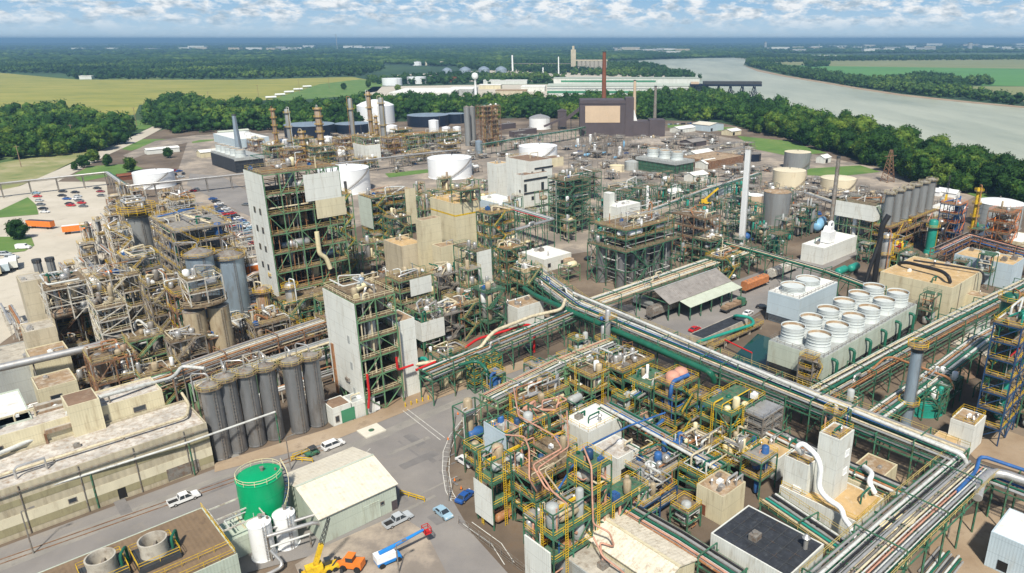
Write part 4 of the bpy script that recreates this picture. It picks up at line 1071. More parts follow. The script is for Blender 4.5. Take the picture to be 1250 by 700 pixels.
def run(name, label, pts, r, m, supports=0, sm='grey_steel', cat='pipe', anchor=None):
 """One big pipe through 3-D world points."""
 o = Vector((pts[0].x, pts[0].y, 0)); t = thing(name, label, cat, o, 0, None, anchor)
 q = [Vector(p) - o for p in pts]
 MB().tube(chamfer(q, r * 1.6), r, 12).build('pipe', m, t, True)
 if supports:
  for a, c in zip(q, q[1:]):
   if (c - a).xy.length < 6: continue
   n = max(1, round((c - a).length / supports))
   for i in range(n + (1 if c == q[-1] else 0)):
    p = a.lerp(c, i / n);
    if p.z > 1: MB().beam((p.x, p.y, 0), (p.x, p.y, p.z - r), .25).build('support', sm, t)
 return t
def cooling(name, label, F, h, fans, fr, fh, wall='sage_clad', low='louver', anchor=None, lowfrac=.4, deck='grey_clad', stackm='fan_stack', risers=True):
 loc, L, W = F; t = thing(name, label, 'cooling tower', loc, GA, None, anchor, foot=(L, W))
 MB().box(0, L, 0, W, h * lowfrac + .01, h).build('casing', wall, t)
 b = MB(); b.box(.5, L - .5, .5, W - .5, -.2, h * lowfrac)
 b.build('louver', low, t)
 b = MB(); n = max(3, int(L / 4))
 for i in range(n + 1):
  for y in (0, W): b.box(L * i / n - .15, L * i / n + .15, y - .15, y + .15, 0, h * lowfrac)
 for z in np.linspace(.8, h * lowfrac - .4, 4): b.beam((0, 0, z), (L, 0, z), .14); b.beam((0, 0, z), (0, W, z), .14)
 b.build('steel_frame', 'dark_steel', t)
 MB().box(.1, L - .1, .1, W - .1, h + .003, h + .15).build('deck', deck, t)
 MB().rail(.2, L - .2, .2, W - .2, h + .15, .08).build('handrail', 'grey_steel', t)
 for x, y in fans:
  x *= L; y *= W
  f = MB(); f.lathe([(fr * 1.06, h + .16), (fr * .94, h + .16 + fh * .4), (fr * .95, h + fh * .7), (fr * 1.02, h + .16 + fh), (fr * .97, h + .16 + fh), (fr * .9, h + fh * .7), (fr * .89, h + .16 + fh * .4), (fr * .92, h + .5)], x, y, 30)
  for k in range(1, 5): f.lathe([(fr * .93, h + fh * k / 5), (fr * 1.0, h + fh * k / 5 + .01), (fr * 1.0, h + fh * k / 5 + .07), (fr * .93, h + fh * k / 5 + .08)], x, y, 30)
  fo = f.build('fan_stack', stackm, t, True)
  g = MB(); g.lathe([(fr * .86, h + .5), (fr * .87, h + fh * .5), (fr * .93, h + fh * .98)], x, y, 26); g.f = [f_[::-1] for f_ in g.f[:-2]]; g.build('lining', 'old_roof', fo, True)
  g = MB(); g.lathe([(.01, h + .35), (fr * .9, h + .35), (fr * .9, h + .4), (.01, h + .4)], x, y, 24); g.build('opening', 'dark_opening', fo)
  g = MB()
  for k in range(6):
   a = k * math.pi / 3; g.beam((x, y, h + fh * .45), (x + fr * .84 * math.cos(a), y + fr * .84 * math.sin(a), h + fh * .45), .3, .07)
  g.lathe([(.5, h + fh * .4), (.5, h + fh * .55), (.01, h + fh * .6)], x, y, 10)
  g.build('fan', 'old_roof', fo)
 return t
# ------------------------------------------------------------------ vehicles
VEH = {}
def vehicle(kind, col):
 key = (kind, col)
 if key in VEH: return VEH[key]
 cm = M('car_' + col, {'white': (.78, .78, .77), 'silver': (.45, .48, .5), 'black': (.02, .02, .025), 'grey': (.13, .14, .15), 'red': (.5, .015, .015), 'blue': (.02, .09, .32), 'green': (.03, .13, .07), 'pale_blue': (.3, .45, .55), 'dark_red': (.25, .02, .03)}[col], .3, 0, .02, None, spec=.6)
 root = bpy.data.objects.new(kind, None); COL.objects.link(root)
 dims = {'parked_car': (4.6, 1.8), 'minivan': (5.0, 1.95), 'pickup_truck': (5.8, 2.0), 'panel_van': (5.6, 2.0)}
 L, W = dims[kind]; h2 = W / 2
 if kind == 'parked_car': low = [(-2.3, .35), (-2.3, .8), (-2.1, .95), (-1.35, 1.0), (1.0, .98), (2.0, .85), (2.28, .65), (2.3, .35)]; cab = [(-1.7, .98), (-1.1, 1.42), (.35, 1.45), (1.15, .96)]
 elif kind == 'minivan': low = [(-2.5, .35), (-2.5, 1.0), (-2.4, 1.1), (1.3, 1.08), (2.2, .95), (2.48, .7), (2.5, .35)]; cab = [(-2.4, 1.08), (-2.15, 1.75), (.6, 1.78), (1.55, 1.04)]
 elif kind == 'panel_van': low = [(-2.8, .4), (-2.8, 2.2), (-2.7, 2.3), (.9, 2.3), (1.9, 1.3), (2.75, 1.05), (2.8, .4)]; cab = [(.95, 1.35), (1.0, 2.1), (1.15, 2.1), (1.85, 1.32)]
 else: low = [(-2.9, .45), (-2.9, 1.05), (-1.0, 1.05), (1.6, 1.05), (2.7, .98), (2.88, .8), (2.9, .45)]; cab = [(-.95, 1.05), (-.75, 1.78), (.75, 1.8), (1.55, 1.03)]
 b = MB()
 n = len(low)
 def sec(poly, w0, w1, zt):
  vs = []; n = len(poly)
  for s in (-1, 1):
   for x, z in poly:
    k = min(1, max(0, (z - poly[0][1]) / max(.01, zt - poly[0][1]))); vs.append((x, s * (w0 + (w1 - w0) * k), z))
  return vs, [tuple(range(n)), tuple(reversed(range(n, 2 * n)))] + [(i, i + n, (i + 1) % n + n, (i + 1) % n) for i in range(n)]
 b.add(*sec(low, h2, h2 * .96, 1.1))
 if kind == 'pickup_truck':   # bed rails with a real hollow between them
  b = MB(); b.add(*sec([(-2.9, .45), (-2.9, .7), (-1.0, .7), (-1.0, 1.05), (1.6, 1.05), (2.7, .98), (2.88, .8), (2.9, .45)], h2, h2 * .97, 1.1))
  for s in (-1, 1): b.box(-2.9, -1.0, s * h2 * .97 - .05 if s > 0 else -h2 * .97 - .02, s * h2 * .97 + .02 if s > 0 else -h2 * .97 + .05, .701, 1.12)
  b.box(-2.92, -2.84, -h2 * .9, h2 * .9, .701, 1.1)
 if kind != 'panel_van':
  top = [(cab[0][0] + .12, cab[1][1] - .02), (cab[1][0], cab[1][1]), (cab[2][0], cab[2][1]), (cab[2][0] + .08, cab[2][1] - .04)]
  b.box(cab[1][0] - .02, cab[2][0] + .02, -h2 * .78, h2 * .78, cab[1][1] - .02, cab[1][1] + .05)
 b.build('body', cm, root)
 g = MB(); g.add(*sec(cab, h2 * .93, h2 * .77, cab[1][1])); g.build('windows', 'glass', root)
 if kind != 'panel_van':
  p = MB(); z0_, z1_ = cab[0][1], cab[1][1]
  if kind == 'pickup_truck': MB().box(-2.82, -1.02, -h2 * .9, h2 * .9, .703, .74).build('bed', 'rubber', root)
  for fx in ((cab[0][0], cab[1][0]), (cab[3][0], cab[2][0]), (0.1, 0.1) if kind != 'minivan' else (-.6, -.6)):
   for s in (-1, 1): p.beam((fx[0], s * h2 * .94, z0_), (fx[1], s * h2 * .78, z1_), .09)
  p.build('roof_pillar', cm, root)
 for sx in (-1, 1):
  for sy in (-1, 1):
   q = MB(); x = sx * L * .31; y = sy * (h2 - .1); q.tube([(x, y - .12, .34), (x, y + .12, .34)], .35, 14); wh = q.build('wheel', 'rubber', root)
   q = MB(); q.tube([(x, y + sy * .1, .34), (x, y + sy * .14, .34)], .19, 10); q.build('rim', 'silver', wh)
 q = MB()
 for s in (-1, 1): q.box(L / 2 - .06, L / 2 + .015, s * h2 * .72 - .2, s * h2 * .72 + .2, .62, .78)
 q.build('headlight', 'white_paint', root)
 VEH[key] = root; root['used'] = 0
 return root
def put_vehicle(kind, col, p, ang, label, group=None, auto=False):
 root = vehicle(kind, col)
 if root.get('used'):
  r = root.copy(); COL.objects.link(r)
  for ch in KIDS[root.name]:
   c = ch[0].copy(); COL.objects.link(c); c.parent = r
   for g_ in ch[1]: d = g_.copy(); COL.objects.link(d); d.parent = c
 else:
  r = root; KIDS[root.name] = [(c, list(c.children)) for c in root.children]; root['used'] = 1
 if 'used' in r:
  if r is not root: del r['used']
 r.location = (p.x, p.y, p.z + .02); r.rotation_euler = (0, 0, ang); r['label'] = label
 r['category'] = {'parked_car': 'car', 'minivan': 'minivan', 'pickup_truck': 'pickup truck', 'panel_van': 'van'}[kind]
 if group: r['group'] = group
 elif 'group' in r: del r['group']
 THINGS.append([r, label, auto]); return r
GP = math.pi
def sh(F, du=0, dv=0):
 p = F[0] + Vector((du * ux - dv * uy, du * uy + dv * ux, 0)); return (p, F[1], F[2])
def eastend(p, L, W): return (Vector((p.x - ux * L, p.y - uy * L, 0)), L, W)
def hof(base, topy): return ztop(base, topy)
def rotate(t, deg): t.rotation_euler = (0, 0, math.radians(deg))
# ================= foreground left: long beige works hall
M('olive_band', (0.3, 0.27, 0.16), .7, 0, .15, (0.15, 0.12, 0.07), .3, .4, vstreak=True)
M('cream_band', (0.62, 0.57, 0.42), .7, 0, .1, (0.35, 0.28, 0.18), .25, .4, vstreak=True)
M('hall_wall', (0.44, 0.39, 0.28), .75, 0, .15, (0.24, 0.19, 0.12), .35, .3, ribs=1.2, vstreak=True)
hall = eastend(P(262, 568), 84, 14.5)
t = building('works_hall', 'long beige ribbed works hall with cream stripe beside the street', 'industrial hall', hall, 10, 'hall_wall', 'rubble_roof', .5, units=6, anchor='long beige hall', seed=4, downpipes=9,
             door=[('S', 75, .2, 6, 2.6, 'grey_steel'), ('S', 66, .2, 1.2, 2.2)], win=[('S', 58, 3.2, 1.2, .8), ('S', 22, 3.2, 1.2, .8)])
b = MB(); b.box(0, 84.02, -.05, -.004, 2.6, 4.6); b.box(84.004, 84.05, 0, 14.5, 2.6, 4.6); b.build('wall_band', 'cream_band', t)
b = MB(); b.box(0, 84.02, -.05, -.004, 1.0, 2.597); b.build('wall_band', 'olive_band', t)
b = MB(); b.box(0, 84.02, -.05, -.004, 6.3, 7.6); b.build('wall_band', 'olive_band', t)
MB().box(.05, 83.9, -.5, -.26, 9.2, 9.35).build('gutter', 'grey_steel', t)
t = building('roof_annex', 'cream blank annex rising behind the long beige hall', 'building', sh((hall[0], 34, 9), 46, 14.8), 14, 'cream_clad', 'rubble_roof', .4, units=5, anchor='cream annex', win=[('S', 4, 11, 1.2, 1.2), ('S', 22, 11, 1.2, 1.2), ('S', 28, 11, 2.2, 1)], seed=8)
building('plant_building', 'flat white roofed building with dark windows at left edge of photo', 'building', (Vector((P(40, 512, 14).x - ux * 26, P(40, 512, 14).y - uy * 26, 0)), 26, 18), 14, 'sage_clad', 'white_roof', .4,
         win=[('S', 17.5, 11, 1.6, 1.2), ('S', 12, 11, 1.6, 1.2), ('S', 18.5, 8.5, 1.6, 1.2)], units=4, anchor='white roofed building', seed=2)
building('roof_cabin', 'small cream block with dark brown roof above the long hall', 'building', fm(82, 498, 5.6, 7, 17), 17, 'cream_clad', 'brown_roof', .1, units=0)
F = fm(54, 527, 6, 11, 13); t = thing('settling_trays', 'rusty stepped trays beside the small brown roofed block', 'settling trays', F[0], GA, foot=(6, 11))
for k in range(5):
 b = MB(); b.box(0, 6, k * 2.2, k * 2.2 + 1.5, 12.2 + k * .5, 13 + k * .5); b.build('tray', 'rusty_vessel', t)
 b = MB(); b.box(.2, 5.8, k * 2.2 + .2, k * 2.2 + 1.3, 13.01 + k * .5, 13.1 + k * .5); b.build('tray_bed', 'concrete', t)
b = MB()
for x in (0, 6):
 for y in (0, 5, 10): b.box(x - .2, x + .2, y, y + .4, 0, 12.4)
b.build('steel_frame', 'rust_steel', t)
building('elevator_tower', 'tall plain beige tower block left of the rusty vessel cluster', 'building', fm(25, 346, 5, 8, 28), 28, 'beige_clad', 'concrete', .2, units=1, anchor='beige tower block')
building('plant_building', 'stepped beige block just below the tall beige tower', 'building', fm(30, 408, 6.5, 8, 18), 18, 'beige_clad', 'concrete', .3, units=2)
building('plant_building', 'lower beige block with dark window behind the big lagged pipe', 'building', fm(37, 440, 8, 8, 14), 14, 'cream_clad', 'old_roof', .3, units=2, win=[('S', 2, 5, 2, 2)])
building('plant_building', 'grey flat roofed block at the left edge behind the lagged pipe', 'building', fm(-10, 452, 12, 16, 11), 11, 'grey_clad', 'concrete', .3, units=4)
building('plant_building', 'cream block below the lagged pipe with dark square window', 'building', fm(46, 478, 7.5, 9, 13), 13, 'cream_clad', 'old_roof', .3, units=1, win=[('S', 2, 9, 2, 2)])
run('lagged_pipe', 'fat silver lagged pipe crossing above buildings at the left edge', [P(-40, 458, 15), P(112, 424, 15), P(128, 419, 15)], .95, 'silver', 11)
run('roof_pipe', 'long silver pipe zigzagging over the roof of the long hall', [P(-30, 566, 11.5), P(82, 519, 11.5), P(83, 497, 16), P(132, 482, 16), P(212, 461, 14), P(222, 447, 14), P(250, 450, 14)], .42, 'pipe_white', 12)
run('roof_pipe', 'cream pipe along the front edge of the long hall roof', [P(-30, 590, 11), P(228, 509, 11), P(231, 494, 11), P(222, 480, 12)], .3, 'pipe_cream', 14)
run('street_pipe', 'thin pale pipe running past the hall wall and the grey silos', [P(-30, 622, 8), P(230, 540, 8), P(336, 503, 8)], .24, 'pipe_white', 16, 'green_steel')
# ---- dark steel silos
SIL = [((272, 557), 'leftmost dark steel silo with yellow ring rail beside the hall'), ((291, 549), 'second dark steel silo right of the hall wall'), ((314, 541), 'third dark steel silo in the row beside the street'),
       ((337, 533), 'dark steel silo at the right end of the group of four'), ((367, 525), 'dark steel silo left of the last pair near the green door'), ((389, 517), 'last dark steel silo next to the green door building')]
for i, (px, lb) in enumerate(SIL):
 silo('silo', lb, P(*px), 2.0, hof(px, (470, 460, 453, 447, 440, 434)[i]), 'silo_steel', group='dark steel silos beside the street', hoop=6, ring='faded_yellow', anchor=('leftmost dark silo', None, 'dark steel silos', None, None, 'last dark silo')[i], seed=i)
building('plant_building', 'small white building with brown roof and green roller door', 'building', fp((408, 521), (397, 511), (431, 513)), 4.6, 'white_clad', 'brown_roof', .15, door=[('S', 2.2, .1, 3.2, 3.2, 'green_door')], win=[('S', .6, 1, .8, 1.4)], units=0, anchor='green door building')
building('plant_building', 'low white windowless shed right of the green door', 'building', fp((432, 512), (421, 503), (459, 502)), 4.2, 'white_clad', 'grey_clad', .15, units=2, door=[('S', 6, .1, 1, 2.1, 'white_paint')])
# ---- warehouse, tanks, street corner
wh = fp((390, 633), (346, 581), (485, 593), 5.7)
gable('warehouse', 'cream metal warehouse with low ribbed gable roof at the street corner', 'warehouse', wh, 5.7, 7.9, 'x', 'sage_clad', 'rib_roof_cream', door=[('S', 8.5, .1, 3.2, 3.6, 'sage_clad'), ('S', 14.3, .1, 1.0, 2.0, 'brown_clad')], win=[('S', 12, 2.5, .6, .6)], anchor='cream warehouse')
tank('storage_tank', 'bright green storage tank with spiral stair beside cream warehouse', P(327, 645), 4.0, hof((327, 645), 581), 'tank_green', dome=.12, anchor='green tank', topr='cream_paint', stair_m='blue_steel')
tank('storage_tank', 'small white tank in front of the green tank, nearer the brown roof', P(323, 678), 1.95, 7.0, 'white_paint', dome=.3, stairs=False, rail=False)
tank('storage_tank', 'small white tank between the green tank and cream warehouse', P(352, 664), 1.9, 6.6, 'white_paint', dome=.3, stairs=False, rail=False)
br = P(290, 677, 8); Wb = (UV(P(254, 617, 8))[1] - UV(br)[1])
F = eastend(Vector((br.x, br.y, 0)), 62, Wb)
t = building('brown_roof_building', 'large building with brown ribbed metal roof and yellow rails at bottom left', 'industrial hall', F, 8, 'sage_clad', 'rib_roof_brown', .12, units=3, anchor='brown ribbed roof', rail='E')
MB().rail(40, 61.8, .2, 3, 8.1, sides='SN').build('handrail', 'yellow_paint', t)
for px, lb in (((191, 681), 'round concrete fan stack on brown ribbed roof, right one'), ((128, 703), 'round concrete fan stack on brown ribbed roof, left one')):
 p = P(*px, 8); t = thing('fan_stack', lb, 'fan stack', (p.x, p.y, 8.1), GA)
 MB().box(-3, 3, -3, 3, 0, 1.0).build('base', 'dark_steel', t)
 MB().lathe([(2.1, 1.01), (2.0, 2.2), (2.15, 3.6), (1.9, 3.6), (1.8, 2.2), (1.85, 1.3), (.01, 1.3)], 0, 0, 26).build('shaft', 'concrete', t, True)
 MB().rail(-3, 3, -3, 3, 1.0).build('handrail', 'yellow_paint', t)
 MB().tube(chamfer([(2.4, -1, 1), (2.4, -1, 3), (3.6, 1, 3), (3.6, 1, -.2)], .2), .22, 8).build('pipe', 'pipe_green', t, True)
 b = MB()
 for k in range(5): a = k * 1.257; b.beam((0, 0, 2), (1.7 * math.cos(a), 1.7 * math.sin(a), 2.05), .4, .08)
 b.build('fan', 'grey_steel', t)
F = fm(276, 668, 7, 8, 4); t = frame('canopy', 'white tubular canopy over a pale tank beside the brown ribbed roof', F, 7.5, 1, 'white_steel', roofdeck=False, vessels=0, pipes=2, top=0, stairs=False, cat='canopy', brace=.2, seed=3)
b = MB(); b.box(1, 6, .8, 7, .0, 4.2); b.build('tank_body', 'sage_clad', t)
M('concrete_pale', (0.6, 0.57, 0.48), .85, 0, .1)
F = fm(447, 536, 5.2, 4.6); t = thing('concrete_pad', 'square pale concrete pad with green hatch in the street', 'concrete pad', F[0], GA)
MB().box(0, 5.2, 0, 4.6, 0, .3).build('slab', 'concrete_pale', t); MB().lathe([(.7, .3), (.7, .36), (.01, .4)], 2.6, 2.3, 16).build('hatch', 'green_grating', t)
for i, (a, c, r, m) in enumerate([((322, 648, 5), (386, 628, 5), .3, 'silver'), ((326, 655, 5), (390, 636, 5), .35, 'silver'), ((330, 668, 3), (378, 652, 3), .2, 'pipe_white')]):
 run('tank_pipe', ['silver pipe from the small white tanks to the warehouse gable', 'thick silver pipe just below another, reaching the warehouse gable', 'thin white pipe low beside the small white tanks'][i], [P(*a), P(*c)] if i != 1 else [P(*a), P(*c), P(394, 648, 2)], r, m, 8)
run('tank_pipe', 'silver pipe loop on the ground below the small white tanks', [P(330, 672, 4), P(348, 690, 1), P(330, 700, 1), P(300, 712, 1)], .3, 'silver')
# ================= white tower beside the street
zt = hof((447, 507), 371)
Fw = fp((433, 371), (398, 351), (480, 358), zt)
t = t0_ = frame('process_tower', 'tall white clad tower with open green and tan floors facing the street', Fw, zt, 6, 'pale_green_steel', 'grating', 'cream_paint', clad=[('W', 0, 1, .12, 1, 'white_clad'), ('N', 0, 1, .1, .96, 'beige_clad'), ('E', 0, 1, .1, .7, 'beige_clad')], vessels=9, vm=('tank_grey', 'grey_steel', 'silver', 'blue_silver', 'tan_vessel'), pipes=12, bay=5, seed=5, anchor='tall white street tower', brace=.55, fill=1, stairs=False, top=5, vr=(.8, 1.5))
MB().tube(chamfer([(.9, -.5, 11), (.9, -.5, 5.5), (.3, -.5, 2)], .3), .3, 8).build('fire_main', 'pipe_red', t, True)
MB().tube(chamfer([(9, -.6, 13), (9, -.6, 9.5), (13.5, -.6, 9.5)], .3), .3, 8).build('fire_main', 'pipe_red', t, True)
MB().tube(chamfer([(2, 3, zt + .4), (3, 6, zt + 1.2), (7, 7, zt + 1.4)], .6), .75, 10).build('duct', 'cream_paint', t, True)
building('tower_annex', 'narrow white slab block against the right side of the tall white street tower', 'building', sh((Fw[0], 5.2, 8), Fw[1] + .6, 1.5), 21, 'white_clad', 'old_roof', .1, units=0)
frame('process_tower', 'brown decked unit with white wall panel right of the white tower annex', fm(514, 384, 7, 9, 13), 13, 3, 'pale_green_steel', 'grating', 'tan_vessel', clad=[('S', 0, 1, .35, .8, 'white_clad'), ('W', 0, 1, .35, .8, 'white_clad')], vessels=6, pipes=14, seed=6, top=6, stairs=False)
frame('process_tower', 'brown decked tower with white upper panel behind the white street tower', fm(487, 345, 12, 8, 18), 18, 5, 'pale_green_steel', 'grating', 'faded_yellow', clad=[('S', .3, .9, .7, 1, 'white_clad')], vessels=8, vm=('tan_vessel', 'silver', 'white_paint'), pipes=18, seed=16, top=6, stairs=False)
# ================= tall green and white structure
zt = hof((338, 402), 214)
Ft = fm(320, 214, 24, 14, zt)
t = frame('process_tower', 'tallest grey clad tower with green steel floors left of centre', Ft, zt, 8, 'pale_green_steel', 'grating', 'faded_yellow', clad=[('W', 0, 1, .22, 1, 'white_clad'), ('N', 0, 1, .05, .8, 'brown_clad'), ('S', .5, .98, .8, .97, 'white_clad'), ('S', .62, 1.02, .68, .8, 'cream_clad')], vessels=14, vm=('silver', 'grey_steel', 'tan_vessel', 'blue_silver', 'cream_paint'), pipes=34, pm=PIPES + ['pipe_rust', 'pipe_cream', 'tan_vessel'], bay=5, seed=7, anchor='tallest grey clad tower', brace=.5, fill=1, stairs=False, top=8, vr=(.8, 1.7))
for k, z in enumerate((zt * .74, zt * .62, zt * .5, zt * .38)):
 for y in (4, 8.5):
  fr = MB(); fr.box(-.52, -.424, y, y + 1.5, z, z + 2); f_ = fr.build('window', 'grey_steel', t); MB().box(-.56, -.525, y + .12, y + 1.38, z + .12, z + 1.88).build('pane', 'glass', f_)
MB().tube(chamfer([(14, -.8, zt * .6), (14, -.8, zt * .45), (16, -.8, zt * .42), (17, -.8, zt * .34)], .5), .75, 12).build('duct', 'cream_paint', t, True)
stack('dark_stack', 'thin dark vertical vent on the right flank of the tallest grey clad tower', P(433, 330), .6, hof((433, 330), 222), 'dark_steel')
frame('process_tower', 'open rusty lattice tower on the right flank of the tallest tower', fm(408, 240, 7, 9, 32), 32, 7, 'pale_green_steel', 'grating', 'yellow_paint', vessels=7, pipes=12, seed=9, vm=('tan_vessel', 'silver', 'rusty_vessel'), fill=.8)
frame('process_tower', 'low wide green lattice in front of the tallest grey tower', fm(345, 372, 20, 8, 12), 12, 3, 'green_steel', 'grating', 'faded_yellow', vessels=7, pipes=16, seed=10, fill=.7)
for i, (px, r, ty, m, lb) in enumerate([((348, 395), 1.9, 330, 'tan_vessel', 'brown column standing in front of the tallest grey tower, left of its twin'), ((362, 408), 1.6, 345, 'silver', 'silver column just right of the brown column'), ((330, 418), 1.8, 350, 'rusty_vessel', 'rusty column left of the silver one beside the tall tower')]):
 column('process_column', lb, P(*px), r, hof(px, ty), m, 3, seed=i)
# ================= left process cluster
for i, (px, r) in enumerate([((252, 462), 2.7), ((280, 455), 2.7)]):
 silo('silo', ['brown concrete silo under the round brown platform, left of the pair', 'brown concrete silo under the round brown platform, right of the pair'][i], P(*px), r, 20, 'tan_vessel', plat=False, top_pipe=False, anchor=('brown twin silos', None)[i])
p = (P(252, 462) + P(280, 455)) / 2; t = thing('ring_deck', 'oval brown railed platform with frame on top of the twin brown silos', 'platform', (p.x, p.y, 21.5), GA)
b = MB(); b.lathe([(.1, .0), (5, 0), (5, .35), (.1, .35)], 0, 0, 28); b.v = [(x * 1.15, y * .85, z) for x, y, z in b.v]; b.build('platform', 'grating', t)
b = MB(); b.ring_rail(0, 0, 5, .35, .1, 1.3, 26); b.v = [(x * 1.15, y * .85, z) for x, y, z in b.v]; b.build('handrail', 'tan_vessel', t)
frame('silo_headhouse', 'brown box frame with yellow rails above the twin brown silos', (p - Vector((ux * 4 - uy * 3, uy * 4 + ux * 3, 0)), 8.5, 6.5), 7, 2, 'white_steel', 'grating', 'faded_yellow', z0=22, vessels=3, pipes=7, seed=14, stairs=False, top=3)
for i, (px, ty, r, m, lb) in enumerate([((259, 402), 309, 4.0, 'blue_silver', 'blue grey column with yellow top ring, left of its wider twin'), ((292, 392), 312, 4.3, 'blue_silver', 'widest blue grey ribbed column left of the tallest grey tower'), ((186, 348), 262, 3.6, 'tank_grey', 'grey column under a wide ring platform among yellow steel')]):
 silo('process_column', lb, P(*px), r, hof(px, ty), m, cat='column vessel', hoop=5, seed=20 + i, anchor=('blue grey column', None, 'ring platform column')[i])
p = P(186, 348); zz = hof((186, 348), 262); t = thing('ring_deck', 'wide round tan platform with railing and pipes around the grey column top', 'platform', (p.x, p.y, zz + 2), GA)
MB().lathe([(.5, 0), (6.3, 0), (6.3, .4), (.5, .4)], 0, 0, 30).build('platform', 'grating', t); b = MB(); b.ring_rail(0, 0, 6.2, .4, .12, 1.6, 28); b.ring_rail(0, 0, 6.25, -1.2, .12, 1.6, 28); b.build('handrail', 'yellow_paint', t)
rg = random.Random(77)
for k in range(9):
 b = MB()
 if k < 5: b.tube(rpipe(rg, 9, 9, .6, 4.5, .25), rg.uniform(.12, .35), 8); b.v = [(x - 4.5, y - 4.5, z) for x, y, z in b.v]; b.build('pipe', rg.choice(PIPES), t, True)
 else: vessel_v(b, rg.uniform(-4, 4), rg.uniform(-4, 4), .5, rg.uniform(2, 4), rg.uniform(.6, 1.2)); b.build('vessel', rg.choice(['white_paint', 'tan_vessel', 'silver']), t, True)
frame('process_tower', 'broad tower with yellow railed blue roof deck left of the car park', fp((213, 284), (197, 263), (285, 274), 27), 27, 6, 'grey_steel', 'grey_grating', 'yellow_paint', vessels=10, vm=('pipe_blue', 'blue_silver', 'grey_steel', 'silver'), pipes=18, pm=PIPES + ['pipe_blue', 'yellow_paint'], seed=21, anchor='yellow railed roof deck', top=6)
frame('process_tower', 'slim white and yellow steel tower at far left of the cluster', fm(134, 283, 6.5, 8, 25), 25, 6, 'white_steel', 'grey_grating', 'yellow_paint', vessels=5, vm=('grey_clad', 'white_paint', 'silver'), pipes=9, seed=22, brace=.8)
frame('process_tower', 'yellow and silver steel tower behind the ring platform', fm(150, 253, 8, 8, 27), 27, 6, 'grey_steel', 'grating', 'faded_yellow', vessels=6, vm=('grey_clad', 'white_paint', 'silver'), pipes=12, seed=23, top=5)
frame('process_tower', 'silver and tan pipe tower right of the ring platform', fm(210, 246, 9, 7, 24), 24, 5, 'white_steel', 'grating', 'yellow_paint', vessels=6, vm=('white_paint', 'tan_vessel', 'silver'), pipes=14, seed=24, top=6, stairs=False)
frame('process_tower', 'white steel platform tower with stairs above the white truss tower', fm(122, 344, 10, 8, 23), 23, 5, 'white_steel', 'grating', 'faded_yellow', vessels=6, vm=('white_paint', 'orange_paint', 'silver', 'pipe_blue', 'tan_vessel'), pipes=15, seed=25, top=5)
zt = hof((139, 480), 379)
frame('truss_tower', 'white cross braced truss tower in front of the left process cluster', fp((117, 379), (104, 367), (154, 371), zt), zt, 7, 'white_steel', 'grating', 'cream_paint', vessels=4, vm=('grey_steel', 'tan_vessel'), pipes=9, seed=26, brace=1.0, fill=.45, anchor='white truss tower', stairs=False, top=4)
for i, (px, r, ty, lb) in enumerate([((88, 442), 3.5, 392, 'rust streaked drum vessel behind the lagged pipe at left'), ((106, 436), 2.6, 385, 'brown drum vessel right of the rust streaked drum')]):
 silo('process_vessel', lb, P(*px), r, hof(px, ty), 'rusty_vessel', cat='vessel', plat=(i == 0), seed=i + 40, anchor=('rust streaked drum', None)[i], hoop=3)
frame('pipe_cage', 'dense cage of white pipes on top of the rust streaked drums', fm(64, 396, 10, 14, 18), 9, 2, 'white_steel', 'grating', 'tan_vessel', z0=18, vessels=5, vm=('rusty_vessel', 'silver', 'tan_vessel'), pipes=24, seed=28, stairs=False, top=4, fill=.7)
for k in range(4):
 px = ((64, 420), (100, 416), (80, 400), (112, 400))[k]
 frame('process_tower', ['rusty brown lattice left of the rust streaked drum', 'rusty brown lattice between the drums and white truss tower', 'brown lattice with silver pipes behind the rust streaked drum', 'silver pipe lattice behind the white truss tower'][k], fm(px[0] - 6, px[1] - 50, 7, 8, 20), 20, 4, ('rust_steel', 'rust_steel', 'grey_steel', 'white_steel')[k], 'grating', ('tan_vessel', 'yellow_paint')[k % 2], vessels=5, vm=('rusty_vessel', 'silver', 'tan_vessel'), pipes=13, seed=30 + k, top=5)
for i, (px, lb) in enumerate([((44, 317), 'short dark twin stack above white pipe cage, left one'), ((60, 315), 'short dark twin stack above white pipe cage, right one')]):
 p = P(*px, 30); stack('chimney', lb, p, 1.1, 30, 'tank_grey', r1=1.0)
frame('process_tower', 'tan platform with dense yellow railings right of white truss tower', fp((157, 419), (149, 405), (199, 408), 15), 15, 3, 'pale_green_steel', 'grating', 'faded_yellow', vessels=6, vm=('silver', 'tan_vessel', 'grey_steel'), pipes=10, seed=35, top=4, anchor='tan railed platform')
frame('process_tower', 'low grey and tan vessel platform right of the tan platform', fm(207, 420, 8.5, 8, 14), 14, 3, 'grey_steel', 'grating', 'tan_vessel', vessels=8, vm=('silver', 'tan_vessel', 'grey_steel'), pipes=10, seed=36, top=4, vr=(1, 1.8))
frame('process_tower', 'low yellow railed deck behind the cream annex', fm(172, 463, 9, 7, 11), 11, 2, 'pale_green_steel', 'grating', 'faded_yellow', vessels=5, pipes=9, seed=37, top=3)
frame('process_tower', 'dark grey pipe tower behind the tan platform', fm(180, 352, 10, 9, 22), 22, 5, 'grey_steel', 'grating', 'faded_yellow', vessels=7, vm=('grey_steel', 'silver', 'tank_grey'), pipes=16, seed=38, top=5)
frame('process_tower', 'brown and silver pipe tower left of the twin brown silos', fm(212, 362, 8, 9, 21), 21, 4, 'rust_steel', 'grating', 'yellow_paint', vessels=6, vm=('silver', 'tan_vessel'), pipes=15, seed=39, top=5)
frame('process_tower', 'silver pipe structure behind the white platform tower', fm(152, 318, 10, 9, 21), 21, 5, 'grey_steel', 'grey_grating', 'yellow_paint', vessels=6, vm=('silver', 'grey_clad'), pipes=18, seed=41, top=5)
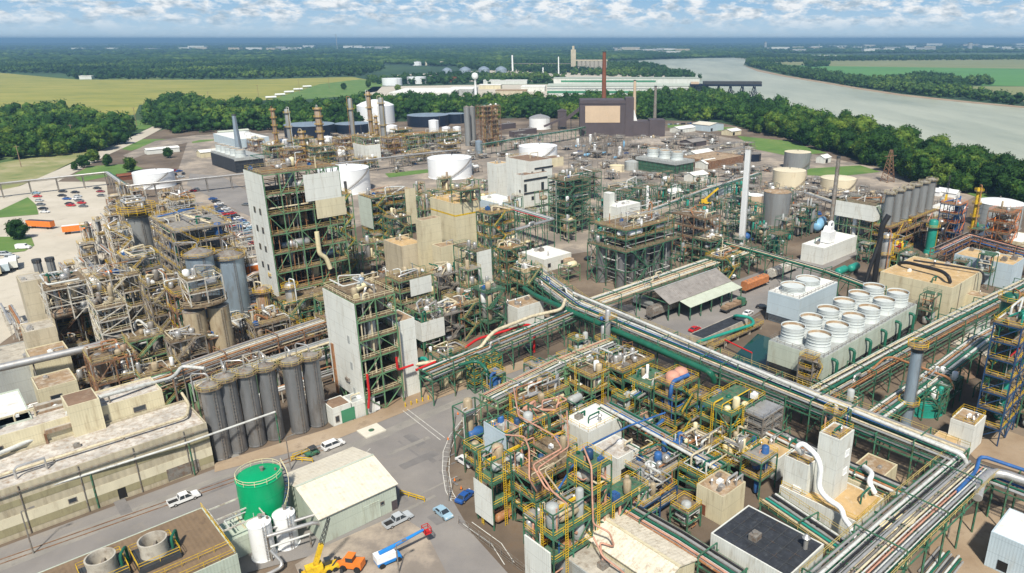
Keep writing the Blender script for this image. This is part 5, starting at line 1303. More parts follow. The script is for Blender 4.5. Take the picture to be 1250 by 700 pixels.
rack('pipe_rack', 'brown and silver pipe rack between the twin brown silos and street silos', [P(170, 478, 8), P(300, 432, 8), P(395, 400, 8)], 8, 6, [('pipe_cream', .3), ('silver', .4), ('pipe_green', .2), ('silver', .25), ('pipe_rust', .3), ('pipe_white', .35), ('pipe_cream', .2), ('silver', .3)], 'rust_steel', seed=2, tiers=2)
rack('pipe_rack', 'silver pipe rack curving behind the dark steel silos', [P(235, 472, 10), P(400, 418, 10), P(470, 398, 10)], 10, 4, [('pipe_cream', .35), ('silver', .5), ('pipe_white', .3), ('pipe_green', .25), ('silver', .3)], 'pale_green_steel', seed=3)
# ================= centre
building('plant_building', 'beige building with rusty roof behind the white street tower', 'building', fp((490, 302), (471, 293), (520, 298), 14), 14, 'beige_clad', 'tan_roof', .25, win=[('S', 9, 10, 1.6, 1.1)], units=3, anchor='beige rusty roofed building')
building('elevator_tower', 'narrow tall cream slab tower right of the rusty roofed beige building', 'building', fm(514, 270, 8.5, 4, 24), 24, 'cream_clad', 'old_roof', .1, units=0)
building('plant_building', 'low cream block right of the narrow cream slab tower', 'building', fm(538, 303, 7, 6, 15), 15, 'cream_clad', 'old_roof', .2, units=1)
building('plant_building', 'cream tower block with yellow railed roof in the middle of the plant', 'building', fp((555, 250), (529, 241), (578, 243), 28), 28, 'cream_clad', 'tan_roof', .2, units=4, rail='SWNE', anchor='cream tower', band=(23.2, 23.8, 'yellow_paint'))
frame('process_tower', 'small green steel penthouse with grey vessel above the cream tower', fm(562, 235, 9, 6, 33), 5, 1, 'green_steel', 'grating', 'faded_yellow', z0=28.3, vessels=3, pipes=5, seed=50, stairs=False)
stack('dark_stack', 'dark grey vertical stack touching the cream tower', P(586, 300), 1.1, hof((586, 300), 233), 'tank_grey')
zt = 20
frame('process_tower', 'green frame tower with grey side cladding and cream panel left of centre', fp((453, 243), (441, 238), (500, 233), zt), zt, 5, 'green_steel', 'grating', 'yellow_paint', clad=[('W', 0, 1, .3, 1, 'sage_clad'), ('S', .76, 1.0, .25, 1.1, 'cream_clad')], vessels=8, vm=('cream_paint', 'silver', 'tan_vessel', 'teal_paint'), pipes=16, seed=51, top=5)
frame('process_tower', 'green and tan platform tower behind the rusty roofed beige building', fm(478, 268, 9, 8, 17), 17, 4, 'green_steel', 'grating', 'faded_yellow', vessels=6, vm=('cream_paint', 'silver', 'tan_vessel'), pipes=12, seed=52, top=4)
building('office_block', 'tall white process building with black window bands and brown roof', 'building', fp((647, 198), (622, 192), (673, 194), 27), 27, 'white_clad', 'brown_roof', .2, units=2, anchor='white process building', win=[('S', 3, 22.5, 13, .9), ('S', 8, 20.3, 2, 2), ('S', 1, 14, 16, .9)], rail='N')
building('office_block', 'white lower front block of the process building with black openings', 'building', fm(638, 215, 18, 7, 21), 21, 'white_clad', 'brown_roof', .2, units=3, win=[('S', .8, 17.8, 16, 1), ('S', .8, 12.4, 1.6, 4), ('S', 12.5, 12, 1.8, 4), ('S', .6, 10.9, 17, .9), ('S', 5.6, 7.5, 1.6, 1.8), ('S', .6, 3, 17, .9), ('W', 2, 12, 1.2, 1.2)])
building('office_block', 'white side block left of the white process building', 'building', fm(606, 201, 9, 9, 20), 20, 'white_clad', 'tan_roof', .2, units=3)
building('plant_building', 'low pale annex with flat grey roof left of the process building', 'building', fp((606, 249), (588, 240), (638, 245), 8), 8, 'pale_blue_clad', 'white_roof', .2, units=3, rail='WN')
frame('process_tower', 'dense dark green pipe tower right of the white process building', fm(690, 222, 16, 12, 26), 26, 8, 'green_steel', 'grating', 'green_steel', vessels=8, pipes=20, pm=PIPES + ['pipe_red'], seed=54, anchor='dark green pipe tower', top=6, brace=.7)
frame('process_tower', 'open green pipe gantry behind the dark green pipe tower', fm(700, 215, 22, 12, 16), 16, 4, 'green_steel', 'grating', 'green_steel', vessels=6, pipes=14, seed=55, top=4)
building('elevator_tower', 'slim white slab tower right of the dark green pipe tower', 'building', fm(744, 237, 3.6, 4, 19), 19, 'white_clad', 'white_roof', .1, units=0, anchor='slim white slab')
building('plant_building', 'white block behind yellow pipework right of the slim white slab', 'building', fm(754, 254, 16, 9, 13), 13, 'white_clad', 'white_roof', .2, units=6)
frame('process_tower', 'open green gantry with yellow posts behind the slim white slab', fm(757, 236, 28, 16, 17), 17, 3, 'green_steel', 'grating', 'green_steel', vessels=7, pipes=20, seed=56, top=5, fill=.3, anchor='open green gantry')
Fs = fp((764, 309), (737, 291), (829, 289), 15)
frame('process_tower', 'wide tan platform with pipe loops over grey silos near the centre', Fs, 15, 2, 'green_steel', 'grating', 'green_steel', vessels=0, pipes=12, pm=['pipe_cream', 'silver', 'pipe_white'], seed=57, deckless=(1,), fill=1, top=6, stairs=True, anchor='platform over grey silos')
frame('process_tower', 'upper yellow and green machinery deck above the platform over grey silos', sh((Fs[0], Fs[1] * .86, Fs[2] * .8), 2, 2), 7, 2, 'green_steel', 'grating', 'faded_yellow', z0=15.3, vessels=10, vm=('tan_vessel', 'silver', 'white_paint', 'cream_paint'), pipes=18, seed=58, top=12, stairs=False)
q = 0
for i in range(5):
 for j in range(2):
  o = sh(Fs, Fs[1] * (i + .5) / 5, Fs[2] * (j + .5) / 2.0)[0]; q += 1
  silo('silo', 'grey silo %s row under the wide tan platform, %s from the left' % (('front', 'back')[j], ('first', 'second', 'third', 'fourth', 'fifth')[i]), o, 2.0, 13.6, 'silo_steel', group='grey silos under the tan platform', plat=False, top_pipe=False, seed=q)
frame('process_tower', 'dark brown braced tower left of the tall white stack', fp((861, 268), (832, 257), (874, 262), 18), 18, 4, 'rust_steel', 'grating', 'grey_steel', vessels=6, pipes=12, seed=59, top=4)
frame('process_tower', 'low green and tan unit below the tall white stack', fm(882, 318, 12, 8, 10), 10, 2, 'green_steel', 'grating', 'yellow_paint', vessels=6, pipes=12, seed=60, top=5)
frame('process_tower', 'low green pipe deck behind the open shed', fm(868, 296, 12, 9, 12), 12, 3, 'green_steel', 'grating', 'green_steel', vessels=6, pipes=14, seed=61, top=4)
stack('white_stack', 'tall slender white square stack rising right of centre', P(905, 300), 1.5, hof((905, 300), 180), 'white_paint', r1=1.3, square=True, lip='white_steel', anchor='tall white stack')
Fx = fp((582, 309), (550, 300), (597, 305), 17)
frame('process_tower', 'green frame tower with blank white end wall in the centre', Fx, 17, 3, 'green_steel', 'grating', 'green_steel', clad=[('S', 0, 1, .1, 1.02, 'white_clad')], vessels=6, vm=('cream_paint', 'silver', 'tan_vessel'), pipes=10, seed=62, stairs=False, anchor='white end wall tower')
building('plant_building', 'low white building with green pipe deck on its roof near centre', 'building', fp((632, 378), (612, 371), (664, 368), 7.5), 7.5, 'white_clad', 'old_roof', .3, units=5, anchor='low white central building')
frame('process_tower', 'green tower with yellow stairs in the middle of the plant', fm(598, 263, 12, 9, 24), 24, 5, 'green_steel', 'grating', 'yellow_paint', vessels=7, pipes=13, seed=63, top=4, anchor='yellow stair tower')
frame('process_tower', 'tan and green deck tower below the yellow stair tower', fm(618, 306, 9, 8, 17), 17, 4, 'green_steel', 'grating', 'faded_yellow', vessels=7, vm=('tan_vessel', 'cream_paint', 'silver'), pipes=13, seed=64, top=4)
frame('process_tower', 'tan deck tower where the green main rack begins', fm(640, 334, 8, 8, 13), 13, 3, 'green_steel', 'grating', 'faded_yellow', vessels=6, vm=('tan_vessel', 'silver'), pipes=13, seed=65, top=5)
frame('process_tower', 'green pipe frame left of the low white central building', fm(594, 358, 7, 8, 15), 15, 3, 'green_steel', 'green_grating', 'green_steel', vessels=6, pipes=14, seed=66, top=4)
frame('process_tower', 'tan and yellow low unit below white end wall tower', fm(560, 376, 11, 9, 11), 11, 3, 'green_steel', 'grating', 'faded_yellow', vessels=8, vm=('cream_paint', 'silver', 'tan_vessel', 'rusty_vessel'), pipes=16, seed=67, top=5)
frame('process_tower', 'grey pipe unit right of the white street tower', fm(535, 388, 9, 9, 10), 10, 2, 'grey_steel', 'grey_grating', 'grey_steel', vessels=8, vm=('silver', 'white_paint', 'grey_steel'), pipes=16, seed=68, top=6)
frame('process_tower', 'pale grey equipment deck behind the white end wall tower', fm(535, 338, 9, 8, 9), 9, 2, 'grey_steel', 'grey_grating', 'grey_steel', vessels=6, vm=('silver', 'white_paint'), pipes=12, seed=69, top=6)
rack('pipe_rack', 'square loop of silver pipes on green steel in the upper centre', [P(612, 286, 13), P(672, 269, 13), P(617, 253, 13)], 13, 4, [('silver', .5), ('pipe_white', .35), ('pipe_green', .3), ('silver', .3), ('pipe_red', .2)], seed=5)
building('plant_building', 'small white roofed building beside the yellow stair tower road', 'building', fp((664, 318), (637, 308), (687, 306), 5), 5, 'white_clad', 'white_roof', .2, units=4, win=[('S', 2, 1.6, 1.4, 1.4), ('S', 9, 1.6, 1.4, 1.4)])
building('plant_building', 'tiny tan shed right of the small white roofed building', 'shed', fm(693, 318, 3.5, 4, 3.4), 3.4, 'tan_clad', 'old_roof', .1, units=0)
for i, (px, lb) in enumerate([((546, 470), 'cream upright tank between green posts, left of its twin'), ((560, 465), 'cream upright tank between green posts, right of its twin')]):
 silo('process_vessel', lb, P(*px), 1.7, hof(px, 438), 'cream_paint', cat='vessel', plat=False, seed=i + 3, anchor=('cream upright tanks', None)[i])
frame('pipe_tower', 'yellow and green frame holding the cream upright tanks', fm(538, 478, 9, 5, 0), 9.5, 2, 'green_steel', 'grating', 'faded_yellow', vessels=1, pipes=7, seed=71, fill=.3, top=2, stairs=False)
frame('lattice_tower', 'small green cross braced lattice tower at kerb, left of its twin', fm(580, 481, 3.6, 3.4, 0), 9.5, 5, 'green_steel', vessels=0, pipes=2, top=0, seed=72, roofdeck=False, fill=0, stairs=False, brace=1, bay=4)
frame('lattice_tower', 'small green cross braced lattice tower at kerb, right of its twin', fm(602, 474, 3.4, 3.2, 0), 9, 5, 'green_steel', vessels=0, pipes=2, top=0, seed=73, roofdeck=False, fill=0, stairs=False, brace=1, bay=4)
run('green_pipe', 'teal pipe bending down to the kerb beside the green lattice towers', [P(560, 446, 10), P(583, 440, 10), P(595, 452, 9), P(597, 478, 0)], .42, 'pipe_green')
run('fire_main', 'bright red pipe crossing the centre and dropping to the street', [P(508, 452, 8), P(560, 430, 8), P(583, 414, 9), P(645, 396, 9), P(652, 400, 8), P(652, 430, 0)], .36, 'pipe_red', anchor='bright red pipe')
run('lagged_pipe', 'silver lagged pipe snaking right from the white street tower', [P(497, 447, 8), P(540, 440, 8), P(582, 430, 8), P(602, 405, 12), P(650, 386, 11), P(686, 378, 11), P(690, 366, 12)], .5, 'pipe_cream')
run('teal_pipe', 'teal pipe pair beside the white tower annex', [P(508, 440, 8), P(520, 436, 8), P(522, 448, 6), P(540, 444, 6)], .5, 'teal_paint')
rack('pipe_rack', 'cream and green pipe rack along the kerb in the centre', [P(520, 462, 7), P(640, 412, 7), P(700, 386, 7)], 7, 5, [('silver', .25), ('pipe_cream', .35), ('pipe_green', .25), ('silver', .4), ('pipe_rust', .2), ('pipe_white', .3)], seed=7, tiers=2, tier_gap=1.8)
# ================= main pipe racks
MP = [('pipe_green', .35), ('pipe_white', .55), ('pipe_cream', .3), ('pipe_green', .3), ('silver', .25), ('pipe_orange', .22), ('pipe_green', .45), ('silver', .35), ('pipe_cream', .28), ('pipe_green', .3), ('pipe_blue', .2), ('pipe_white', .42), ('pipe_cream', .45), ('silver', .3)]
rack('pipe_rack', 'long green main pipe rack running diagonally across the plant', [P(640, 326, 9), P(707, 376, 9), P(867, 441, 9), P(1000, 494, 9), P(1172, 562, 9)], 8, 8, MP, 'green_steel', 7, 2, 11, 'green main pipe rack', rail=(1,), tier_gap=2)
run('green_main', 'very thick dark green pipe along the left side of the main rack', [P(640, 352, 8), P(655, 362, 9), P(868, 455, 9), P(872, 466, 6)], .8, 'pipe_green', 12, 'green_steel')
run('white_main', 'thick white pipe on the right side of the main rack', [P(700, 358, 12), P(901, 443, 12), P(1038, 500, 12), P(1176, 556, 12), P(1180, 566, 10)], .42, 'pipe_white', 16, 'green_steel')
rack('pipe_rack', 'wide rack of bright silver pipes turning down to the bottom right', [P(1185, 570, 9), P(1100, 645, 9), P(1010, 728, 9)], 8, 9, [('pipe_white', .5), ('silver', .35), ('pipe_green', .3), ('silver', .45), ('pipe_pink', .2), ('pipe_white', .55), ('pipe_green', .25), ('silver', .3), ('pipe_white', .4), ('pipe_black', .25), ('silver', .35), ('pipe_cream', .25), ('pipe_pink', .2), ('silver', .3)], 'green_steel', 7, 2, 12, 'bottom silver rack', rail=(-1, 1), tier_gap=1.8)
run('blue_pipe', 'blue pipe from the rack corner towards the right edge', [P(1168, 600, 10), P(1192, 575, 10), P(1196, 556, 11), P(1262, 578, 11)], .35, 'pipe_blue', 12)
run('lagged_pipe', 'fat silver bend at the rack corner near the right edge', [P(1193, 608, 9), P(1198, 585, 10), P(1215, 575, 10), P(1265, 592, 10)], .85, 'silver', 12)
rack('pipe_rack', 'pipe rack continuing to the right edge below the blue tower', [P(1190, 568, 9), P(1290, 606, 9)], 8, 7, [('silver', .4), ('pipe_green', .3), ('pipe_blue', .3), ('pipe_white', .45), ('silver', .3)], 'green_steel', seed=13)
rack('pipe_rack', 'cream piped rack leading up from the main rack to the grey silos', [P(728, 366, 9), P(850, 324, 9), P(905, 306, 9)], 8.5, 8, [('pipe_cream', .35), ('pipe_white', .3), ('pipe_cream', .4), ('pipe_rust', .25), ('pipe_cream', .3), ('pipe_green', .25), ('pipe_white', .4), ('pipe_cream', .3)], 'green_steel', 8, 1, 14, 'cream piped rack')
rack('pipe_rack', 'green rack beyond the open shed running right towards the grey cooling tower', [P(868, 292, 9), P(940, 312, 9), P(1010, 332, 9), P(1075, 356, 9)], 9, 5, [('pipe_green', .55), ('silver', .3), ('pipe_cream', .35), ('pipe_black', .4), ('pipe_white', .25)], 'green_steel', seed=15, anchor='rack beyond the shed')
rack('pipe_rack', 'rust and cream pipe rack below the white fan cooling tower', [P(985, 500, 5), P(1105, 432, 5), P(1160, 402, 5), P(1262, 350, 5)], 5.5, 8, [('pipe_cream', .3), ('pipe_rust', .3), ('pipe_white', .4), ('pipe_green', .35), ('pipe_cream', .3), ('pipe_rust', .25), ('silver', .35), ('pipe_green', .5), ('pipe_white', .3), ('pipe_cream', .35)], 'green_steel', 8, 2, 16, 'rust and cream rack', tier_gap=1.8)
rack('pipe_rack', 'green and white pipe rack beside the dark brown dirt lot', [P(1060, 520, 6), P(1130, 470, 6), P(1195, 420, 6), P(1280, 372, 6)], 7, 6, [('pipe_green', .35), ('pipe_white', .5), ('pipe_green', .45), ('silver', .4), ('pipe_rust', .25), ('pipe_white', .35)], 'green_steel', 8, 1, 17)
run('orange_pipe', 'rust coloured pipe loop between the cooling tower and grey stack', [P(1060, 455, 8), P(1080, 437, 9), P(1090, 436, 9), P(1160, 462, 9), P(1164, 475, 6)], .3, 'pipe_rust')
rack('pipe_bridge', 'long silver pipe bridge crossing the car park at upper left', [P(-60, 231, 8), P(0, 225, 8), P(131, 211, 8), P(155, 228, 8), P(310, 212, 8), P(500, 190, 8), P(556, 184, 8)], 8, 3.4, [('silver', .5), ('pipe_white', .45), ('silver', .35), ('pipe_green', .3)], 'grey_steel', 13, 1, 18, 'silver pipe bridge', wander=False, cat='pipe bridge')
rack('pipe_rack', 'green pipe rack in front of the brown power station', [P(590, 178, 8), P(700, 160, 8), P(712, 157, 8)], 9, 5, [('pipe_green', .6), ('silver', .5), ('pipe_green', .4), ('silver', .4)], 'green_steel', 12, 1, 19)
rack('pipe_rack', 'dark green rack crossing behind the tall white stack', [P(780, 262, 7), P(860, 232, 7), P(925, 212, 7)], 7, 5, [('pipe_green', .4), ('silver', .35), ('pipe_white', .4), ('pipe_rust', .3)], 'green_steel', 9, 1, 20)
rack('pipe_rack', 'grey rack running right past the cream tanks', [P(985, 236, 5), P(1060, 262, 5), P(1110, 280, 5)], 5, 5, [('silver', .4), ('silver', .3), ('pipe_white', .4), ('pipe_cream', .4)], 'grey_steel', 10, 1, 21)
rack('pipe_rack', 'purple and blue pipe rack bending at the far right', [P(1145, 310, 8), P(1183, 292, 8), P(1290, 322, 8)], 8, 6, [('pipe_blue', .35), ('pipe_rust', .35), ('pipe_blue', .3), ('dark_steel', .4), ('pipe_pink', .35), ('pipe_black', .35)], 'rust_steel', 8, 2, 22, 'purple pipe rack', tier_gap=1.8)
rack('pipe_rack', 'silver and green rack along the left of the salmon domed tower', [P(772, 480, 7), P(812, 456, 7)], 6, 4.5, [('silver', .4), ('pipe_green', .3), ('pipe_blue', .25), ('pipe_white', .4), ('pipe_cream', .3)], 'green_steel', 8, 1, 23)
rack('pipe_rack', 'silver pipe rack passing in front of the salmon domed tower', [P(740, 492, 7), P(838, 545, 7), P(880, 568, 7)], 6.5, 4.5, [('pipe_white', .5), ('pipe_blue', .3), ('silver', .35), ('pipe_green', .3)], 'green_steel', 8, 1, 24)
rack('pipe_rack', 'tan piped rack at the kerb above the hero green frames', [P(597, 494, 7), P(680, 452, 7), P(745, 425, 7)], 7, 6, [('pipe_cream', .35), ('silver', .3), ('pipe_rust', .3), ('pipe_cream', .4), ('silver', .25), ('pipe_white', .35), ('pipe_cream', .2), ('pipe_pink', .25)], 'pale_green_steel', 7, 2, 25, 'kerbside tan rack', tier_gap=1.8)
rack('pipe_rack', 'low brown piped rack left of the black roofed building', [P(755, 612, 5), P(830, 655, 5), P(900, 700, 5)], 4.5, 5, [('pipe_rust', .3), ('pipe_pink', .3), ('pipe_green', .35), ('silver', .4), ('pipe_black', .3)], 'green_steel', 8, 1, 26)
rack('pipe_rack', 'yellow railed pipe alley between black roof and white tower', [P(940, 605, 5), P(1040, 672, 5), P(1075, 700, 5)], 4.5, 5, [('pipe_cream', .3), ('teal_paint', .3), ('silver', .3), ('pipe_black', .4), ('pipe_white', .3)], 'green_steel', 8, 1, 27, rail=(-1, 1))
rack('pipe_rack', 'dark piped rack behind the white duct tower', [P(915, 512, 6), P(1000, 552, 6), P(1105, 598, 6)], 5.5, 5, [('pipe_white', .4), ('pipe_rust', .35), ('pipe_green', .35), ('silver', .4), ('pipe_black', .35)], 'green_steel', 8, 1, 28)
# ================= shed, wagons, basin
Fg = fm(817, 371, 34, 13, 6)
t = gable('open_shed', 'open sided loading shed with grey ribbed roof on green posts', 'shed', Fg, 6, 9, 'x', 'grey_clad', 'rib_roof_grey', open_sides=True, anchor='open grey shed')
b = MB(); b.add([(5, -5, 4.6), (34.4, -5, 4.6), (34.4, -.1, 5.7), (5, -.1, 5.7), (5, -5, 4.7), (34.4, -5, 4.7), (34.4, -.1, 5.8), (5, -.1, 5.8)], [(3, 2, 1, 0), (4, 5, 6, 7), (0, 1, 5, 4), (1, 2, 6, 5), (2, 3, 7, 6), (3, 0, 4, 7)]); b.build('lean_to_roof', 'rib_roof_sage', t)
for k in range(6): MB().box(5.1 + k * 5.8, 5.4 + k * 5.8, -4.9, -4.6, 0, 4.6).build('post', 'green_steel', t)
def wagon(label, p, ang, m, L=15.5):
 t = thing('hopper_wagon', label, 'rail wagon', (p.x, p.y, 0), ang, 'hopper wagons on the siding')
 b = MB(); b.prism([(-1.5, 1.6), (-1.5, 3.9), (-1.0, 4.4), (1.0, 4.4), (1.5, 3.9), (1.5, 1.6), (.5, .9), (-.5, .9)], 'x', -L / 2 + .8, L / 2 - .8)
 b.build('body', m, t)
 b = MB()
 for i in range(11): x = -L / 2 + 1 + (L - 2) * i / 10; b.box(x - .08, x + .08, -1.6, -1.502, 1.6, 3.9); b.box(x - .08, x + .08, 1.502, 1.6, 1.6, 3.9)
 b.build('rib', m, t)
 b = MB(); b.box(-L / 2, L / 2, -.3, .3, .85, 1.15); b.box(-L / 2, -L / 2 + .25, -1.4, 1.4, .9, 1.3); b.box(L / 2 - .25, L / 2, -1.4, 1.4, .9, 1.3); b.build('underframe', 'dark_steel', t)
 for sx in (-1, 1):
  for dx in (-.9, .9):
   q = MB(); x = sx * (L / 2 - 2.2) + dx
   for s in (-1, 1): q.tube([(x, s * .72 - .07, .46), (x, s * .72 + .07, .46)], .46, 14)
   q.tube([(x, -.7, .46), (x, .7, .46)], .08, 6); q.build('wheelset', 'dark_steel', t)
 b = MB()
 for k in range(4): b.lathe([(.35, 4.4), (.35, 4.55), (.01, 4.6)], -L / 2 + 2.5 + k * (L - 5) / 3, 0, 10)
 b.build('hatch', 'grey_steel', t)
M('wagon_rust', (0.42, 0.16, 0.06), .7, 0, .25, (.6, .35, .2), .3, .6)
wagon('rust orange hopper wagon on the siding right of the shed', P(921, 353), GA, 'wagon_rust')
wagon('pale silver hopper wagon beyond the rust orange wagon', P(955, 336), GA, 'white_steel', 19)
wagon('light grey hopper wagon parked under the open shed', sh(Fg, 3, 5)[0], GA, 'grey_steel')
F = fp((858, 421), (846, 413), (912, 396))
building('filter_basin', 'low black topped basin with teal pipe beside the street', 'basin', F, 1.8, 'concrete', 'black_roof', .15, units=0, anchor='black topped basin')
run('teal_pipe', 'fat teal pipe along the black topped basin', [P(851, 418, 3), P(921, 396, 3), P(917, 388, 4), P(897, 385, 4), P(896, 390, 0)], .5, 'teal_paint')
b = MB(); t = thing('basin_walkway', 'yellow and dark walkway between the basin and the teal water', 'walkway', P(872, 430), GA)
MB().box(0, 26, 0, 2.5, 1.4, 1.7).build('deck', 'grating', t); MB().rail(0, 26, 0, 2.5, 1.7).build('handrail', 'yellow_paint', t)
for k in range(5): MB().box(k * 6.3, k * 6.3 + .4, .3, 2.2, -.1, 1.4).build('pier', 'concrete', t)
run('fire_main', 'thin red pipe slanting over the teal water', [P(885, 415, 3), P(918, 431, 3)], .22, 'pipe_red', 8)
Fa = fp((976, 366), (939, 355), (1032, 347), 10)
cooling('cooling_tower', 'plain grey cooling tower block with large fan rings on top', Fa, 10, [(.22, .5), (.6, .5)], 4.0, 2.2, 'pale_blue_clad', 'pale_blue_clad', 'grey cooling tower', .25, 'white_roof')
Fb = fp((1006, 438), (946, 412), (1132, 375), 10.5)
ct = cooling('cooling_tower', 'long cooling tower with twelve white flared fan stacks in two rows', Fb, 10.5, [((i + .5) / 6, .74) for i in range(6)] + [((i + .5) / 6, .27) for i in range(6)], 3.2, 4.2, 'sage_clad', 'louver', 'twelve fan cooling tower', .42)
for k in range(6):
 x = Fb[1] * (k + .45) / 6; MB().tube(chamfer([(x, 0, 9), (x, -1.6, 9), (x, -1.6, 1)], .4), .42, 10).build('riser_pipe', 'pipe_green', ct, True)
frame('stair_tower', 'yellow zigzag stair tower at the left end of the twelve fan cooling tower', sh((Fb[0], 3.2, 4), -3.6, 1), 10.5, 4, 'grey_steel', 'grating', 'yellow_paint', vessels=0, pipes=0, top=0, seed=80, cat='stair tower')
building('basin_hall', 'long low pale green roofed kerb building beside the teal water', 'basin', fp((945, 470), (880, 436), (952, 466), 2), 2, 'concrete', 'tan_roof', .1, units=0)
# ================= right side
stack('chimney', 'grey stack with two yellow ring platforms at the right', P(1104, 524), 1.35, hof((1104, 524), 425), 'blue_silver', (7, 21.5), anchor='ring platform stack', r1=1.2)
column('process_column', 'tall dark green column beside the blue steel tower', P(1214, 468), 2.3, hof((1214, 468), 358), 'pipe_green', 4, anchor='tall green column')
Fbt = fp((1217, 545), (1199, 529), (1262, 506))
frame('process_tower', 'blue steel tower with yellow floors and teal exchangers at right edge', (Fbt[0], 16, 5.5), hof((1217, 545), 402), 7, 'blue_steel', 'grating', 'yellow_paint', vessels=12, vm=('teal_paint', 'silver', 'white_paint', 'rusty_vessel'), pipes=18, pm=PIPES + ['pipe_orange', 'teal_paint', 'pipe_red'], seed=82, brace=.7, fill=1, anchor='blue steel tower', stairs=False, top=5)
tank('clarifier', 'flat teal round basin cover behind the grey ring platform stack', P(1122, 497), 5.5, 3.2, 'teal_paint', dome=.08, stairs=False, rail=True, cat='clarifier', anchor='teal round basin')
frame('exchanger_deck', 'teal and green pipe deck between the teal basin and blue tower', fm(1150, 482, 14, 8, 7), 7, 2, 'green_steel', 'green_grating', 'green_steel', vessels=8, vm=('teal_paint', 'white_paint'), pipes=14, seed=83, top=4)
building('plant_building', 'white equipment house left of the blue steel tower', 'building', fp((1190, 522), (1168, 505), (1206, 509), 7), 7, 'white_clad', 'old_roof', .2, units=6, rail='SWNE')
building('plant_building', 'low tan roofed pump house below the rust coloured pipes', 'shed', fm(1165, 545, 4.5, 5, 3), 3, 'tan_clad', 'tan_roof', .1, units=0)
sheet('dark_dirt_lot', [(1120, 447), (1160, 425), (1200, 438), (1190, 462), (1150, 470)], .05, 'brown_roof')
sheet('concrete_apron', [(1160, 420), (1195, 400), (1215, 412), (1205, 436)], .05, G_conc)
building('plant_building', 'big beige building with tan roof and black pipes on top', 'building', fp((1163, 353), (1079, 331), (1201, 331), 11.5), 11.5, 'cream_clad', 'tan_roof', .35, units=4, door=[('W', 6, .1, 3, 4, 'beige_clad'), ('W', 14, .1, 3, 4, 'beige_clad')], anchor='big beige building', downpipes=2)
run('black_pipe', 'black pipe snaking over the tan roof of the big beige building', [P(1097, 322, 12), P(1105, 320, 14), P(1150, 331, 14), P(1158, 338, 14), P(1160, 345, 12)], .6, 'pipe_black')
run('black_pipe', 'thin black pipe crossing behind another on the big beige roof', [P(1115, 318, 13), P(1150, 323, 13), P(1200, 331, 13), P(1201, 345, 9)], .35, 'pipe_black')
building('plant_building', 'small beige annex right of the big beige building', 'building', fm(1205, 366, 6, 7, 6), 6, 'cream_clad', 'old_roof', .2, units=1)
building('plant_building', 'low white roofed pump building below the big beige building', 'building', fp((1195, 396), (1165, 381), (1216, 386), 4), 4, 'white_clad', 'white_roof', .2, units=5)
building('plant_building', 'beige roofed building with white rooftop unit at right edge', 'building', fp((1237, 325), (1171, 308), (1252, 316), 9), 9, 'pale_blue_clad', 'tan_roof', .3, units=7)
building('plant_building', 'long white roofed building at the far right edge', 'building', fp((1248, 297), (1200, 283), (1262, 287), 9), 9, 'cream_clad', 'white_roof', .2, units=2)
frame('hopper_support', 'rust and green steel frame carrying the row of grey hoppers', fm(1083, 312, 52, 9, 0), 12, 3, 'rust_steel', 'grating', 'yellow_paint', vessels=10, vm=('yellow_paint', 'cream_paint', 'grey_steel'), pipes=20, pm=PIPES + ['pipe_green', 'yellow_paint', 'pipe_red'], seed=85, top=0, bay=8, anchor='grey hopper row')
hb0 = fm(1083, 312, 52, 9, 0)
for i in range(6):
 o = sh(hb0, 4 + i * 8.8, 4)[0]
 silo('hopper', 'grey hopper with white round cap, %s from the left in its row' % ('first', 'second', 'third', 'fourth', 'fifth', 'sixth')[i], o, 1.9, 14, 'tank_grey', z0=12.2, group='grey hoppers in a row', ring='cream_paint', seed=i, top_pipe=False, hoop=6)
zt = 20
frame('process_tower', 'white walled box tower on green legs left of the hopper row', fp((1068, 253), (1030, 243), (1079, 247), zt), zt, 4, 'pale_green_steel', 'grating', 'green_steel', clad=[('W', 0, 1, .68, 1.02, 'white_clad'), ('S', 0, 1, .68, 1.02, 'white_clad')], vessels=6, pipes=10, seed=87, top=3, anchor='legged white box')
building('plant_building', 'low white building with white machine on its roof at right', 'building', fp((1006, 304), (985, 296), (1034, 286), 7), 7, 'white_clad', 'white_roof', .2, units=3)
F = fm(1012, 296, 5, 4, 8); t = thing('rooftop_filter', 'white boxy filter with elbow duct on the low white building', 'filter unit', (F[0].x, F[0].y, 7.1), GA)
MB().box(0, 5, 0, 4, .3, 5).build('housing', 'white_paint', t); MB().prism([(.3, 5), (4.7, 5), (3.4, 7), (1.6, 7)], 'y', .5, 3.5).build('hood', 'white_paint', t)
MB().tube(chamfer([(2.5, 2, 6.5), (2.5, 2, 8.5), (5.5, 2, 8.5), (6.2, 2, .5)], .6), .6, 10).build('duct', 'white_paint', t, True)
stack('chimney', 'thin grey stack beside a cone topped vessel behind cream tanks', P(1013, 286), 1.0, hof((1013, 286), 191), 'grey_steel', r1=.8)
silo('process_vessel', 'grey cone topped vessel right of the thin grey stack', P(1021, 284), 2.1, 15, 'blue_silver', plat=True, cat='vessel')
column('process_column', 'silver column with black ducts standing before the hopper row', P(1075, 350), 1.9, hof((1075, 350), 284), 'silver', 3, anchor='black ducted column')
run('black_duct', 'fat black vertical duct rising left of the silver column', [P(1066, 352, 0), P(1066, 352) + Vector((0, 0, 24)), P(1066, 352) + Vector((2, 0, 28))], 1.0, 'pipe_black')
run('black_duct', 'black slanting duct leaning on the fat vertical black duct', [P(1054, 356, 0), P(1058, 354) + Vector((0, 0, 8)), P(1065, 351) + Vector((0, -1.5, 20))], .7, 'pipe_black')
